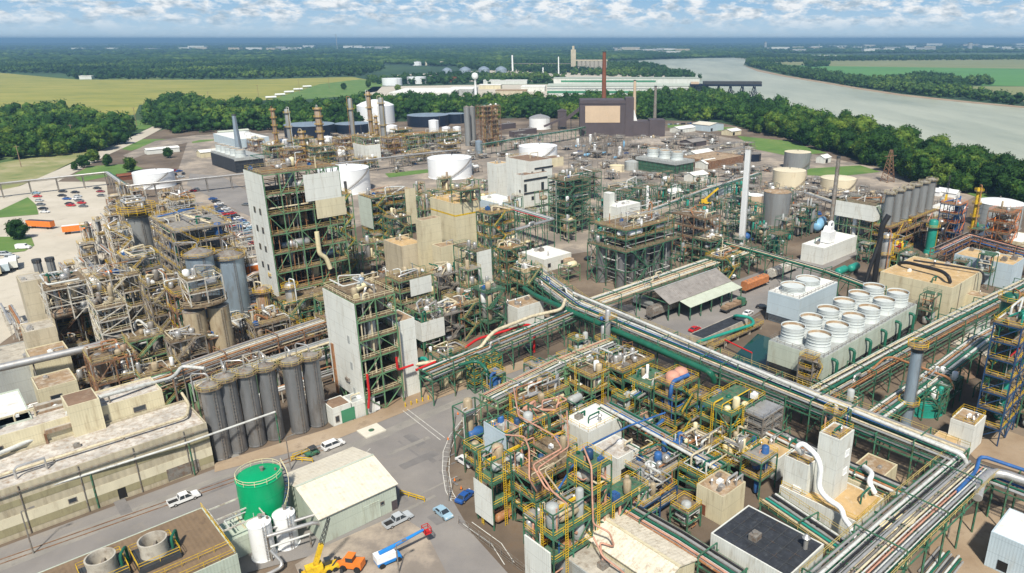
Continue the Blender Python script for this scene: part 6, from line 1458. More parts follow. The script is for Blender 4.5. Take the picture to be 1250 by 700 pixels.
for i, px in enumerate([(1026, 338), (1041, 334)]):
 p = P(*px); t = thing('teal_drum', ['teal horizontal drum, left of two by the black duct', 'teal horizontal drum, right of two by the black duct'][i], 'drum', p, GA)
 b = MB(); vessel_h(b, -3.5, 3.5, 0, 2.6, 1.5); b.build('shell', 'teal_paint', t, True)
 for x in (-2, 2): MB().box(x - .3, x + .3, -1, 1, 0, 1.6).build('saddle', 'grey_steel', t)
frame('pipe_mass', 'bright yellow and green pipe cluster in front of the hoppers', fm(1096, 312, 14, 10, 6), 7, 2, 'pale_green_steel', 'grating', 'yellow_paint', vessels=8, vm=('yellow_paint', 'pipe_green', 'cream_paint'), pipes=26, pm=['yellow_paint', 'pipe_green', 'pipe_red', 'silver'], seed=88, top=7)
column('process_column', 'pale green column right of the yellow pipe cluster', P(1134, 309), 1.9, 15, 'teal_paint', 1, side=False)
frame('process_tower', 'blue and orange steel tower left of the big grey tank', fm(1172, 252, 9, 8, 20), 20, 5, 'blue_steel', 'grating', 'orange_paint', vessels=7, vm=('pipe_blue', 'silver', 'orange_paint'), pipes=14, pm=['pipe_blue', 'pipe_orange', 'silver', 'pipe_black'], seed=89, anchor='blue and orange tower')
column('process_column', 'yellow ladder column on the blue and orange tower', P(1184, 296), 1.0, hof((1184, 296), 229), 'yellow_paint', 4)
frame('process_tower', 'dark steel pipe frame left of the blue and orange tower', fm(1150, 275, 9, 9, 12), 12, 3, 'dark_steel', 'grating', 'rust_steel', vessels=8, pipes=15, pm=['pipe_blue', 'pipe_black', 'silver', 'pipe_pink'], seed=90)
frame('process_tower', 'rust and blue steel tower cut by the right edge', fm(1236, 262, 12, 9, 21), 21, 5, 'rust_steel', 'grating', 'orange_paint', vessels=8, pipes=14, pm=['pipe_blue', 'pipe_orange', 'silver', 'pipe_black'], seed=91)
frame('pipe_deck', 'teal and rust pipe deck in front of the big grey tank', fm(1212, 284, 12, 9, 8), 8, 2, 'rust_steel', 'green_grating', 'rust_steel', vessels=6, vm=('teal_paint', 'silver'), pipes=14, pm=['pipe_blue', 'teal_paint', 'silver'], seed=92)
tank('storage_tank', 'big pale grey domed tank at the right edge by the trees', P(1216, 276), 10.6, 12, 'grey_clad', 'white_paint', .16, stairs=False, rail=False, anchor='big grey tank')
for i, (px, wd) in enumerate([((1146, 240), 8), ((1156, 240), 8), ((1166, 242), 8)]):
 gable('white_tent', ['white tent beside the river wood, left of three', 'white tent beside the river wood, middle of three', 'white tent beside the river wood, right of three'][i], 'tent', fm(*px, 7, 6), 2.6, 4, 'y', 'white_paint', 'white_paint')
gable('white_shed', 'long white roofed shed behind the pale green column', 'shed', fp((1160, 262), (1135, 253), (1178, 253), 5), 5, 6.5, 'x', 'white_clad', 'white_roof')
# ================= tanks
tank('storage_tank', 'large white tank right of the tallest grey clad tower', P(422, 233), 15, 14, 'tank_white', dome=.06, anchor='big white tank', rail=False)
tank('storage_tank', 'large white tank standing left of the white process building', P(550, 215), 14.7, 12.5, 'tank_white', dome=.06, anchor='large white middle tank', rail=False)
tank('storage_tank', 'wide white tank behind the white process building', P(657, 193), 15, 9.5, 'tank_white', dome=.06, rail=False, anchor='wide white tank')
tank('storage_tank', 'white tank behind the pipe bridge near the car park', P(190, 227), 11.6, 9, 'tank_white', dome=.08, rail=False, anchor='car park tank')
tank('storage_tank', 'dark sided tank with grey rim, furthest of the cream tanks', P(972, 205), 9.2, 11.5, 'tank_grey', 'tank_cream', .05, rail=False)
tank('storage_tank', 'cream tank with diagonal stair in front of the dark sided tank', P(962, 228), 10, 10.5, 'tank_cream', dome=.05, rail=False, anchor='cream stair tank', stair_m='tan_vessel')
tank('storage_tank', 'wide cream tank right of the cream stair tank', P(1022, 231), 10.5, 7, 'tank_cream', dome=.1, rail=False, anchor='wide cream tank')
tank('storage_tank', 'rusty grey tank right of the tall white stack', P(946, 272), 6.6, 16, 'tank_grey', 'old_roof', .1, rail=False, anchor='rusty grey tank', stair_m='rusty_vessel')
tank('storage_tank', 'small salmon pink tank left of the rusty grey tank', P(920, 257), 4.6, 8.5, 'tan_clad', 'white_paint', .15, rail=False, stairs=False)
tank('storage_tank', 'dark low tank beside the rust brown building', P(918, 196), 6.5, 5.5, 'tank_dark', 'grey_steel', .05, rail=False, stairs=False)
tank('storage_tank', 'dark blue tank left of the distillation columns, largest one', P(379, 166), 23, 11, 'tank_dark', 'blue_silver', .04, rail=False, stairs=False)
tank('storage_tank', 'dark blue tank in front of the white domed tank', P(431, 162), 17, 9, 'tank_dark', 'blue_silver', .04, rail=False, stairs=False)
tank('storage_tank', 'dark blue wide tank right of the white domed tank', P(523, 153), 22, 11, 'tank_dark', 'blue_silver', .04, rail=False, stairs=False)
tank('storage_tank', 'small dark blue tank at the right of the wide dark one', P(556, 150), 11, 10, 'tank_dark', 'blue_silver', .04, rail=False, stairs=False)
tank('storage_tank', 'tall white domed tank in front of the north tree belt', P(460, 150), 20, 19, 'tank_white', dome=.3, rail=False, stairs=False, anchor='white domed tank')
tank('storage_tank', 'silver domed tank left of the brown power station', P(659, 157), 11, 11, 'white_paint', 'silver', .3, rail=False, stairs=False)
tank('storage_tank', 'small white tank in front of the dark blue wide tank', P(530, 161), 5, 11, 'tank_white', dome=.15, rail=False, stairs=False)
tank('storage_tank', 'small silver tank at the foot of the rust column cluster', P(585, 188), 2.9, 10, 'blue_silver', dome=.3, rail=False, stairs=False)
tank('storage_tank', 'small yellow topped tank right of the wide white tank', P(753, 209), 5.2, 4, 'tank_cream', 'cream_paint', .1, rail=False, stairs=False)
tank('storage_tank', 'small grey domed tank right of the yellow topped tank', P(771, 207), 5, 5.5, 'grey_clad', dome=.25, rail=False, stairs=False)
for i, px in enumerate([(450, 158), (558, 163), (478, 160), (345, 180), (545, 166), (400, 176)]):
 tank('storage_tank', 'small white tank', P(*px), (5, 4, 6, 5, 4, 5)[i], (7, 6, 5, 6, 8, 6)[i], 'tank_white', dome=.2, rail=False, stairs=False, auto=True)
for i, (px, lb) in enumerate([((986, 277), 'light blue horizontal tank behind the rusty grey tank, left of two'), ((1000, 281), 'light blue horizontal tank behind the rusty grey tank, right of two'), ((912, 294), 'dark blue horizontal tank at the foot of the tall white stack')]):
 p = P(*px); t = thing('pressure_vessel', lb, 'horizontal tank', p, GA + .3)
 b = MB(); vessel_h(b, -8, 8, 0, 3.1, 2.3, 16) if i < 2 else vessel_h(b, -3.5, 3.5, 0, 2.4, 1.7, 14); b.build('shell', ('light_blue_paint', 'light_blue_paint', 'pipe_blue')[i], t, True)
 for x in ((-5, 5) if i < 2 else (-2, 2)): MB().box(x - .3, x + .3, -1.4, 1.4, 0, 1.6).build('saddle', 'concrete', t)
# ================= front green frames (right of the street)
z1 = hof((599, 648), 564)
F1 = fp((599, 564), (579, 551), (645, 541), z1)
GY = dict(vm=('rusty_vessel', 'grey_steel', 'blue_steel', 'tan_vessel', 'grey_clad', 'pipe_rust'), pm=['pipe_pink', 'pipe_pink', 'pipe_blue', 'pipe_rust', 'silver', 'pipe_green', 'pipe_cream', 'pipe_white'])
t = frame('process_module', 'green open frame with white lower wall at the street bend, nearest the kerb', F1, z1, 3, 'green_steel', 'green_grating', 'yellow_paint', clad=[('W', 0, 1, .1, .62, 'white_clad')], vessels=8, pipes=10, seed=101, anchor='front green frame', roofdeck=False, brace=.3, fill=.7, top=0, col=.28, **GY)
MB().beam((.5, F1[2] * .5, z1 - 1.4), (F1[1] - .5, F1[2] * .5, z1 - 1.4), .3, .45).build('monorail_beam', 'yellow_paint', t)
F2 = fp((618, 529), (596, 513), (676, 509), 16)
t = frame('process_module', 'green open frame with white upper wall behind the kerbside frame', F2, 16, 3, 'green_steel', 'green_grating', 'yellow_paint', clad=[('W', 0, 1, .6, 1, 'pale_blue_clad')], vessels=8, pipes=12, seed=102, roofdeck=False, brace=.3, fill=.7, top=0, col=.28, **GY)
MB().beam((.5, F2[2] * .4, 14.4), (F2[1] - .5, F2[2] * .4, 14.4), .3, .45).build('monorail_beam', 'yellow_paint', t)
F3 = fp((722, 577), (700, 556), (744, 562), 18)
frame('process_module', 'tallest green frame with green deck and crowded yellow ladders in the foreground', F3, 18, 4, 'green_steel', 'green_grating', 'yellow_paint', vessels=6, pipes=10, seed=103, fill=1, top=2, col=.28, anchor='green deck frame', **GY)
z4 = 14.5
F4 = fp((675, 629), (655, 615), (726, 603), z4)
t = frame('process_module', 'green open frame with white panel wall at the bottom of the photo', F4, z4, 3, 'green_steel', 'green_grating', 'yellow_paint', vessels=8, pipes=10, seed=104, roofdeck=False, brace=.3, fill=.8, top=0, col=.28, anchor='bottom green frame', **GY)
MB().beam((.5, F4[2] * .5, z4 - 1.2), (F4[1] - .5, F4[2] * .5, z4 - 1.2), .3, .45).build('monorail_beam', 'yellow_paint', t)
t = thing('panel_wall', 'white ribbed blast wall standing left of the bottom green frame', 'panel wall', sh(F4, -2.2, -1.5)[0], GA)
MB().box(0, .3, 0, 6.5, 0, 9).build('panel', 'white_clad', t)
for y in (.3, 3.2, 6.1): MB().box(.32, .6, y, y + .25, 0, 9).build('post', 'green_steel', t)
frame('process_module', 'dark crowded green frame between the kerbside frame and the deck frame', fm(652, 592, 13, 12, 11), 11, 3, 'green_steel', 'grating', 'yellow_paint', vessels=10, pipes=18, seed=105, fill=.7, top=3, col=.28, **GY)
frame('process_module', 'low green framed module with yellow rails right of the bottom frame', fm(727, 634, 14, 5, 8), 8, 2, 'green_steel', 'green_grating', 'yellow_paint', vessels=8, pipes=12, seed=106, fill=.9, top=3, col=.26, stairs=False, **GY)
frame('process_module', 'green framed vessel bay behind the white roofed block', fm(648, 520, 11, 7, 9), 9, 3, 'green_steel', 'grating', 'yellow_paint', vessels=9, pipes=14, seed=107, fill=.8, top=4, col=.28, **GY)
frame('process_module', 'tan vessel deck under the kerbside tan rack', fm(640, 496, 14, 8, 8), 8, 2, 'pale_green_steel', 'grating', 'yellow_paint', vessels=10, vm=('white_paint', 'tan_vessel', 'silver', 'cream_paint'), pipes=16, seed=108, top=7, stairs=False)
frame('process_module', 'yellow railed pipe deck just below the start of the main rack', fm(760, 456, 12, 10, 9), 9, 3, 'green_steel', 'grating', 'yellow_paint', vessels=8, vm=('white_paint', 'silver', 'tan_vessel'), pipes=16, seed=109, top=7)
frame('process_module', 'yellow and silver vessel deck left of the yellow railed pipe deck', fm(722, 463, 12, 9, 8), 8, 2, 'pale_green_steel', 'grating', 'yellow_paint', vessels=9, vm=('white_paint', 'silver', 'tan_vessel', 'grey_steel'), pipes=18, seed=110, top=8)
frame('process_module', 'low green lattice deck right of the white roofed block', fm(795, 478, 10, 9, 8), 8, 2, 'green_steel', 'green_grating', 'yellow_paint', vessels=5, pipes=12, seed=111, top=3, fill=.4)
for i, (pts, lb) in enumerate([
 ([(627, 474, 16), (633, 508, 17), (676, 532, 17.5), (686, 548, 17.5), (650, 568, 17.5), (666, 596, 16), (702, 616, 12)], 'pink pipe curving in an S over the green frames, outer one'),
 ([(617, 531, 16), (640, 533, 17), (646, 548, 17), (646, 585, 14), (655, 600, 10)], 'pink pipe dropping beside the white upper wall'),
 ([(692, 502, 17), (694, 546, 17.5), (656, 572, 17.5), (674, 600, 16), (700, 622, 12)], 'pink pipe curving in an S over the green frames, inner one'),
 ([(680, 505, 15), (695, 520, 17), (692, 556, 17), (664, 575, 17), (690, 610, 13)], 'tan lagged pipe beside the inner pink pipe'),
 ([(712, 545, 20), (722, 570, 20), (724, 640, 10), (744, 650, 9), (750, 668, 6), (732, 662, 6), (736, 684, 5)], 'long pink pipe falling down the green deck frame'),
 ([(724, 655, 8), (736, 680, 6), (756, 695, 5), (775, 712, 5)], 'pink pipe running onto the cream ribbed roof')]):
 run('pink_pipe', lb, [P(*q) for q in pts], .16, ('pipe_pink', 'pipe_pink', 'pipe_pink', 'tan_vessel', 'pipe_pink', 'pipe_pink')[i])
run('blue_pipe', 'thin blue pipe slanting over the front green frames', [P(680, 600, 12), P(712, 548, 14), P(768, 520, 10), P(812, 504, 10)], .2, 'pipe_blue')
t = building('plant_building', 'flat white roofed block with yellow rails and a grey vent', 'building', fp((718, 530), (689, 511), (763, 511), 6), 6, 'white_clad', 'white_roof', .25, units=4, rail='SWNE', anchor='white roofed block')
t = building('plant_building', 'small white block with stained tan roof and dark openings', 'building', fp((754, 562), (728, 543), (783, 548), 6), 6, 'white_clad', 'rubble_roof', .2, units=3, door=[('S', 1.2, .1, 2, 3), ('S', 4.2, .1, 2, 3)], anchor='stained tan roof block')
M('rib_roof_cream_y', (0.66, 0.6, 0.48), .6, 0, .12, (0.25, 0.18, 0.1), .35, .5, ribs=.75, axis='Y')
gable('ribbed_roof_shed', 'cream ribbed roof building with dark patches at the bottom edge', 'shed', fm(806, 716, 9, 19, 5), 5, 6.3, 'y', 'cream_clad', 'rib_roof_cream_y', anchor='cream ribbed roof')
building('plant_building', 'grey flat roofed strip at the bottom edge below the bottom green frame', 'building', fm(735, 715, 9, 12, 3.5), 3.5, 'grey_clad', 'concrete', .2, units=3)
zs = hof((824, 535), 475)
Fd = fp((826, 475), (800, 463), (852, 461), zs)
t = frame('process_tower', 'tan railed tower with two salmon domes on top', Fd, zs, 4, 'green_steel', 'grating', 'yellow_paint', vessels=8, vm=('rusty_vessel', 'pipe_rust', 'grey_steel'), pipes=12, pm=['pipe_blue', 'pipe_rust', 'silver', 'pipe_pink'], seed=112, top=0, anchor='salmon domed tower')
for x in (.32, .68):
 b = MB(); vessel_v(b, Fd[1] * x, Fd[2] * .5, zs - 3, zs + 2.4, 1.7, 18); b.build('vessel', 'salmon', t, True)
run('blue_pipe', 'thick blue pipe down the front of the salmon domed tower', [P(840, 458, zs + 1), P(821, 466, zs + 1), P(819, 478, zs - 1), P(816, 508, 3), P(802, 520, 3)], .5, 'pipe_blue')
frame('process_module', 'green and yellow open tower right of the salmon domed tower', fm(893, 508, 13, 8, 11), 11, 3, 'green_steel', 'green_grating', 'yellow_paint', vessels=6, vm=('rusty_vessel', 'cream_paint', 'pipe_green'), pipes=12, pm=['pipe_pink', 'yellow_paint', 'pipe_green', 'silver'], seed=113, top=2, anchor='green and yellow tower')
frame('air_cooler', 'stack of silver trays right of the green and yellow tower', fm(932, 512, 8, 5, 10), 10, 5, 'grey_steel', 'silver', 'silver', vessels=0, pipes=2, seed=114, fill=1, top=0, stairs=False, cat='air cooler')
for k, (px, L, W, z, lb) in enumerate([((848, 560), 10, 8, 6, 'yellow railed pump deck below the salmon domed tower'), ((800, 588), 12, 9, 4, 'yellow caged platform with blue machine left of the stained building'), ((862, 588), 8, 7, 5, 'green railed compressor deck right of the yellow caged platform'), ((905, 560), 8, 7, 5, 'tan canopy deck below the green and yellow tower'), ((785, 620), 10, 8, 5, 'blue decked module with yellow rail near cream ribbed roof')]):
 frame('equipment_deck', lb, fm(px[0], px[1], L, W, z), z, 1 if z < 5 else 2, ('green_steel', 'green_steel', 'green_steel', 'pale_green_steel', 'blue_steel')[k], ('grating', 'grey_grating', 'green_grating', 'grating', 'grey_grating')[k], 'yellow_paint', vessels=6, vm=('tan_vessel', 'pipe_blue', 'white_paint', 'silver', 'cream_paint'), pipes=12, seed=120 + k, top=7, stairs=False)
# ================= bottom right
building('plant_building', 'white walled building with flat black ribbed roof at bottom right', 'building', fp((962, 706), (870, 650), (1011, 668), 6), 6, 'white_clad', 'black_roof', .15, units=2, door=[('S', 5, .1, 2.2, 3.2, 'brick_red')], anchor='black roofed building')
b = MB()
F = fp((962, 706), (870, 650), (1011, 668), 6)
for k in range(1, 7): b.box(.4, F[1] - .4, F[2] * k / 7 - .06, F[2] * k / 7 + .06, 6.08, 6.2)
for k in range(1, 4): b.box(F[1] * k / 4 - .06, F[1] * k / 4 + .06, .4, F[2] - .4, 6.075, 6.16)
b.build('roof_seam', 'dark_steel', THINGS[-1][0])
building('plant_building', 'tan roofed building under the white duct tower at bottom right', 'building', fp((1047, 640), (948, 597), (1086, 613), 5), 5, 'white_clad', 'tan_roof', .25, units=4, rail='SW', anchor='tan roofed duct building')
building('plant_building', 'brown roofed building behind the white duct tower', 'building', fp((1063, 598), (1028, 580), (1099, 570), 5), 5, 'cream_clad', 'old_roof', .25, units=6)
Fm_ = fp((1016, 612), (992, 600), (1037, 599), 5)
ht = ztop((0, 0), 0) if False else None
def ztop_at(p, topy):
 k = (CY - topy) / FPX; return H + p.y * (k * cT - sT) / (cT + k * sT)
h1 = ztop_at(P(1016, 612, 5), 541)
t = building('duct_tower', 'tall white box tower wrapped by a white duct at bottom right', 'building', Fm_, h1 - 5.1, 'white_clad', 'old_roof', .3, z0=5.35, units=3, rail='SWNE', anchor='white duct tower', win=[('S', 3.0, 8, 1.3, 1.2, 'white_paint', 'white_paint'), ('S', 3, 4, 1.3, 1.2, 'white_paint', 'white_paint')])
Fm2 = fp((983, 606), (954, 593), (991, 600), 5)
building('duct_box', 'shorter white box left of the white duct tower', 'building', (Fm2[0], 3.4, Fm2[2]), ztop_at(P(983, 606, 5), 572) - 5.1, 'white_clad', 'old_roof', .25, z0=5.35, units=1, rail='SW')
run('white_duct', 'big white duct curving between the two white boxes', [P(978, 553, 13), P(972, 546, 15), P(980, 541, 16), P(997, 556, 15), P(1002, 570, 13), P(999, 596, 8), P(1010, 610, 7.5), P(1028, 620, 7), P(1030, 634, 6.5), P(1041, 645, 6.5), P(1044, 668, 4)], .5, 'white_paint', anchor='big white duct')
run('white_duct', 'white duct with elbow on the brown roof behind the duct tower', [P(1055, 570, 7), P(1066, 578, 8), P(1060, 588, 8), P(1068, 602, 6)], .5, 'white_paint')
building('plant_building', 'cream block with rusty roof and white rooftop machine', 'building', fp((883, 609), (855, 589), (915, 592), 6), 6, 'cream_clad', 'old_roof', .25, units=9, door=[('W', 4, .1, 1, 2.2, 'brick_red')], anchor='rusty roof machine block', rail='N')
building('plant_building', 'beige roof building with silver pipes right of the air cooler', 'building', fp((950, 562), (917, 545), (988, 543), 5), 5, 'white_clad', 'tan_roof', .25, units=9)
building('plant_building', 'grey roofed dark shed left of the rusty roof machine block', 'building', fm(862, 582, 6, 5, 5), 5, 'grey_clad', 'grey_grating', .1, units=1)
building('plant_building', 'grey white box building cut by the right edge near bottom', 'building', fp((1262, 672), (1215, 643), (1300, 648), 7), 7, 'pale_blue_clad', 'white_roof', .1, units=1, door=[('W', 3.2, .4, 1.4, 1.8)], anchor='grey box building')
building('plant_building', 'small beige cabin with window beside the brown roofed building', 'shed', fp((1078, 607), (1066, 598), (1091, 600), 4), 4, 'beige_clad', 'brown_roof', .1, units=0, win=[('W', 1, 1.2, 1.2, 1.6)])
for i, (px, lb) in enumerate([((1077, 690), 'cream round tank under the silver rack, left of two'), ((1096, 682), 'cream round tank under the silver rack, right of two')]):
 tank('small_tank', lb, P(*px), 1.7, 8.6, 'cream_paint', dome=.25, stairs=False, rail=False, cat='tank')
p = P(1150, 694); t = thing('pipe_stack', 'pile of loose silver and green pipes on the ground at bottom right', 'pipe pile', p, GA)
for k in range(9):
 MB().tube([(-4, -2 + k * .55 + .1 * (k % 2), .25 + .0 * k), (4 + .6 * (k % 3), -2 + k * .55, .25)], .22, 8).build('pipe', ('silver', 'pipe_green', 'pipe_white', 'dark_steel')[k % 4], t, True)
sheet('bare_yard', [(1085, 560), (1180, 600), (1130, 650), (1060, 620)], .0, G_dirt)
sheet('bare_yard', [(1140, 640), (1290, 600), (1400, 700), (1120, 760)], .0, G_dirt)
sheet('bare_yard', [(1170, 540), (1215, 520), (1320, 560), (1320, 600), (1190, 560)], .0, G_dirt)
sheet('bare_yard', [(770, 490), (800, 440), (860, 470), (880, 520), (830, 560)], -.02, G_dirt)
for k, (px, L, W, z, lb) in enumerate([((112, 446), 9, 9, 16, 'brown steel tower with drums right of the rust streaked drum'), ((96, 470), 10, 8, 8, 'low rusty pipe deck between the cream block and truss tower'), ((150, 470), 8, 8, 9, 'low tan pipe deck at the foot of the white truss tower'), ((72, 430), 7, 7, 9, 'narrow rusty deck left of the rust streaked drum'), ((232, 420), 9, 8, 12, 'rust and silver deck right of the low grey vessel platform'), ((310, 400), 10, 9, 12, 'silver pipe deck at the foot of the widest blue grey column'), ((400, 396), 12, 8, 10, 'tan pipe deck between the tallest and street white towers'), ((445, 352), 12, 9, 12, 'brown deck with silver drums right of the tallest tower foot')]):
 frame('process_tower', lb, fm(px[0], px[1], L, W, z), z, 3, ('rust_steel', 'grey_steel', 'white_steel', 'rust_steel')[k % 4], 'grating', 'faded_yellow', vessels=8, vm=('rusty_vessel', 'silver', 'tan_vessel', 'tan_vessel'), pipes=16, pm=['pipe_rust', 'silver', 'pipe_cream', 'rusty_vessel', 'pipe_white'], seed=200 + k, top=6, stairs=False)
b = MB(); b.box(-.75, -.45, Fw[2] * .86, Fw[2] * .93, 1, 15); b.build('cable_duct', 'pipe_rust', t0_)
b = MB(); b.box(-.9, -.45, Fw[2] * .4, Fw[2] * .52, 7, 7.8); b.build('wall_box', 'grey_steel', t0_)
for k in range(3): b = MB(); b.box(-.5, -.43, Fw[2] * .25, Fw[2] * .25 + 1.1, 4 + k * 7, 6 + k * 7); b.build('louver', 'grey_clad', t0_)
# ================= north-west unit: distillation columns
COLS = [((339, 182), 132, 1.7, 'rusty_vessel', 'yellow topped grey column at the far left of the column row'), ((357, 190), 133, 1.9, 'tank_grey', 'thin grey column second from the left of the column row'), ((373, 200), 160, 2.0, 'rusty_vessel', 'short rusty column in front of the tall yellow laddered one'),
  ((395, 198), 131, 2.5, 'rusty_vessel', 'thick rusty column with dense yellow ladders, tallest of its group'), ((433, 180), 120, 1.9, 'tank_grey', 'plain grey column left of the white domed tank'), ((455, 178), 112, 2.1, 'rusty_vessel', 'rusty column in front of the white domed tank'),
  ((461, 172), 141, 1.5, 'rusty_vessel', 'shorter rusty column between two tall columns at the domed tank'), ((470, 180), 119, 2.3, 'tank_grey', 'grey column right of the white domed tank centre')]
for i, (px, ty, r, m, lb) in enumerate(COLS): column('distillation_column', lb, P(*px), r, hof(px, ty), m, (5, 3, 5, 7, 1, 4, 4, 2)[i], seed=i, group='distillation columns north of the plant', anchor='column row' if i == 2 else None)
stack('chimney', 'tapering teal grey chimney beside the black sided cooling tower', P(292, 184), 2.6, hof((292, 184), 140), 'blue_silver', r1=1.5)
Fk = fp((286, 194), (256, 185), (318, 189), 10)
cooling('cooling_tower', 'old cooling tower with black louvred side and five round fans', Fk, 10, [(.3, (i + .5) / 5) for i in range(5)], 3.6, 5.0, 'grey_clad', 'black_roof', 'black sided cooling tower', .82)
MB().box(-.2, -.06, .5, Fk[2] - .5, .5, 9.2).build('louver', 'black_roof', THINGS[-1][0])
building('plant_building', 'pale blue metal shed behind the black sided cooling tower', 'building', fp((290, 181), (273, 172), (325, 176)), 7, 'pale_blue_clad', 'white_roof', .2, units=2)
gable('white_shed', 'cream shed left of the black sided cooling tower', 'shed', fm(246, 193, 14, 11), 4, 5.5, 'x', 'cream_clad', 'white_roof')
gable('white_shed', 'long low white shed beyond the car park trees', 'shed', fm(180, 189, 24, 8), 3.5, 4.5, 'x', 'white_clad', 'white_roof')
gable('white_shed', 'narrow white shed by the north belt', 'shed', fm(268, 166, 28, 6), 3.2, 4.2, 'x', 'white_clad', 'rib_roof_sage')
gable('red_shed', 'dark red roofed shed in front of the white tank near the car park', 'shed', fm(145, 221, 10, 4), 3, 4, 'x', 'brick_red', 'brick_red')
building('plant_building', 'white block with rusty machinery on its roof before the columns', 'building', fp((448, 198), (435, 194), (462, 195)), 12, 'white_clad', 'tan_roof', .3, units=5, door=[('S', 4, .1, 4, 3)])
frame('pipe_deck', 'small rusty deck above the white block before the columns', sh(fp((448, 198), (435, 194), (462, 195)), .5, .5), 5, 1, 'pale_green_steel', 'grating', 'yellow_paint', z0=12.4, vessels=4, pipes=6, seed=130, top=4, stairs=False)
NW = [((352, 205), 14, 12, 12), ((330, 195), 12, 12, 10), ((385, 202), 16, 12, 13), ((412, 200), 14, 12, 9), ((475, 190), 16, 12, 13), ((500, 184), 18, 12, 12), ((525, 178), 18, 12, 10), ((545, 190), 14, 12, 8), ((415, 184), 16, 12, 9), ((365, 184), 14, 12, 9), ((440, 208), 14, 9, 7), ((498, 200), 20, 8, 7), ((310, 186), 10, 12, 9), ((545, 174), 16, 12, 8), ((485, 172), 16, 12, 9)]
for i, (px, L, W, h) in enumerate(NW):
 frame('pipe_unit', 'pipe covered northern unit', fm(px[0], px[1], L, W), h, 2 if h < 11 else 3, ('rust_steel', 'pale_green_steel', 'green_steel', 'grey_steel')[i % 4], 'grating', 'yellow_paint', vessels=6, vm=('silver', 'white_paint', 'tan_vessel', 'rusty_vessel'), pipes=8, seed=140 + i, top=3, stairs=False, auto=True, vr=(.9, 1.8), bay=6, cat='pipe unit')
# column cluster in a rusty frame
frame('column_cage', 'rusty frame tower around brown and pink tall vessels, north centre', fm(592, 181, 18, 11), hof((592, 181), 131), 9, 'rust_steel', 'grating', 'tan_vessel', vessels=0, pipes=10, seed=160, top=4, fill=.5, stairs=False, anchor='rusty column cage')
o = fm(592, 181, 18, 11)
for i in range(5): column('process_column', 'tall vessel inside the rusty column cage, %s from the left' % ('first', 'second', 'third', 'fourth', 'fifth')[i], sh(o, 2 + i * 3.4, (3, 7)[i % 2])[0], 1.5, hof((592, 181), 132), ('tan_vessel', 'salmon', 'rusty_vessel', 'salmon', 'tan_vessel')[i], 1, seed=i, group='vessels inside the rusty column cage')
for i, px in enumerate([(572, 178), (578, 176)]): silo('silo', ['plain grey tall silo left of the rusty column cage, outer one', 'plain grey tall silo touching the rusty column cage'][i], P(*px), 2.7, hof(px, 131), 'tank_grey', plat=False, top_pipe=False, hoop=6)
# brown power station
loc = P(708, 167); t = thing('power_station', 'dark brown power station with tan wall panel and inclined conveyors', 'power station', loc, math.radians(2), anchor='brown power station', foot=(50, 30))
MB().box(0, 43, 0, 30, -.5, 33).build('wall', 'brown_clad', t); MB().box(5, 38, -.3, -.01, 13, 28.5).build('wall_panel', 'tan_clad', t)
MB().box(.3, 42.7, .3, 29.7, 33.01, 33.5).build('roof', 'brown_clad', t); MB().box(43.01, 51, -1, 14, -.5, 36).build('stair_tower', 'brown_clad', t)
MB().box(51.02, 66, 0, 16, -.5, 14).build('low_wing', 'brown_clad', t); MB().box(66.02, 81, -2, 14, -.5, 15.5).build('low_wing', 'brown_clad', t)
MB().prism([(48, 14.1), (55, 14.1), (52, 24), (50, 24)], 'y', 5, 9).build('hopper', 'white_paint', t)
MB().box(-.5, 43.5, -.6, -.02, 30.5, 31.2).build('wall_band', 'brown_clad', t)
t = thing('conveyor', 'inclined dark conveyor gallery rising to the brown power station roof', 'conveyor', P(690, 158), math.radians(2))
b = MB(); b.beam((0, 4, 9), (24, 4, 27), 3, 3); b.build('gallery', 'brown_clad', t)
for x, z in ((6, 12), (15, 18)): MB().beam((x, 4, 0), (x, 4, z), .8).build('support', 'dark_steel', t)
t = thing('transfer_house', 'dark brown transfer house on the conveyor left of power station', 'conveyor house', P(681, 158), math.radians(2))
MB().box(0, 9, 0, 9, 3, 18).build('wall', 'brown_clad', t); MB().prism([(-.4, 18.01), (9.4, 18.01), (9.4, 18.3), (4.5, 20), (-.4, 18.3)], 'y', -.3, 9.3).build('roof', 'brown_clad', t)
for x in (.5, 8.5): MB().box(x - .4, x + .4, .3, 8.7, 0, 3).build('post', 'dark_steel', t)
t = thing('conveyor', 'short dark conveyor arm reaching left from the transfer house', 'conveyor', P(664, 160), math.radians(2))
MB().beam((0, 4, 4), (22, 4, 13), 2, 2).build('gallery', 'brown_clad', t); MB().beam((8, 4, 0), (8, 4, 7), .7).build('support', 'dark_steel', t)
MB().beam((16, 4, 0), (16, 4, 10), .7).build('support', 'dark_steel', t)
stack('chimney', 'tall red brick chimney above the brown power station', P(737, 149), 2.9, hof((737, 149), 63), 'brick_red', r1=1.9, ladder=False, anchor='red brick chimney')
stack('chimney', 'slim tan chimney right of the red brick chimney', P(774, 149), 2.2, hof((774, 149), 98), 'tan_clad', r1=1.4, ladder=False)
stack('chimney', 'slim grey chimney, rightmost of three by the power station', P(799, 152), 2.0, hof((799, 152), 105), 'grey_steel', r1=1.3, ladder=False)
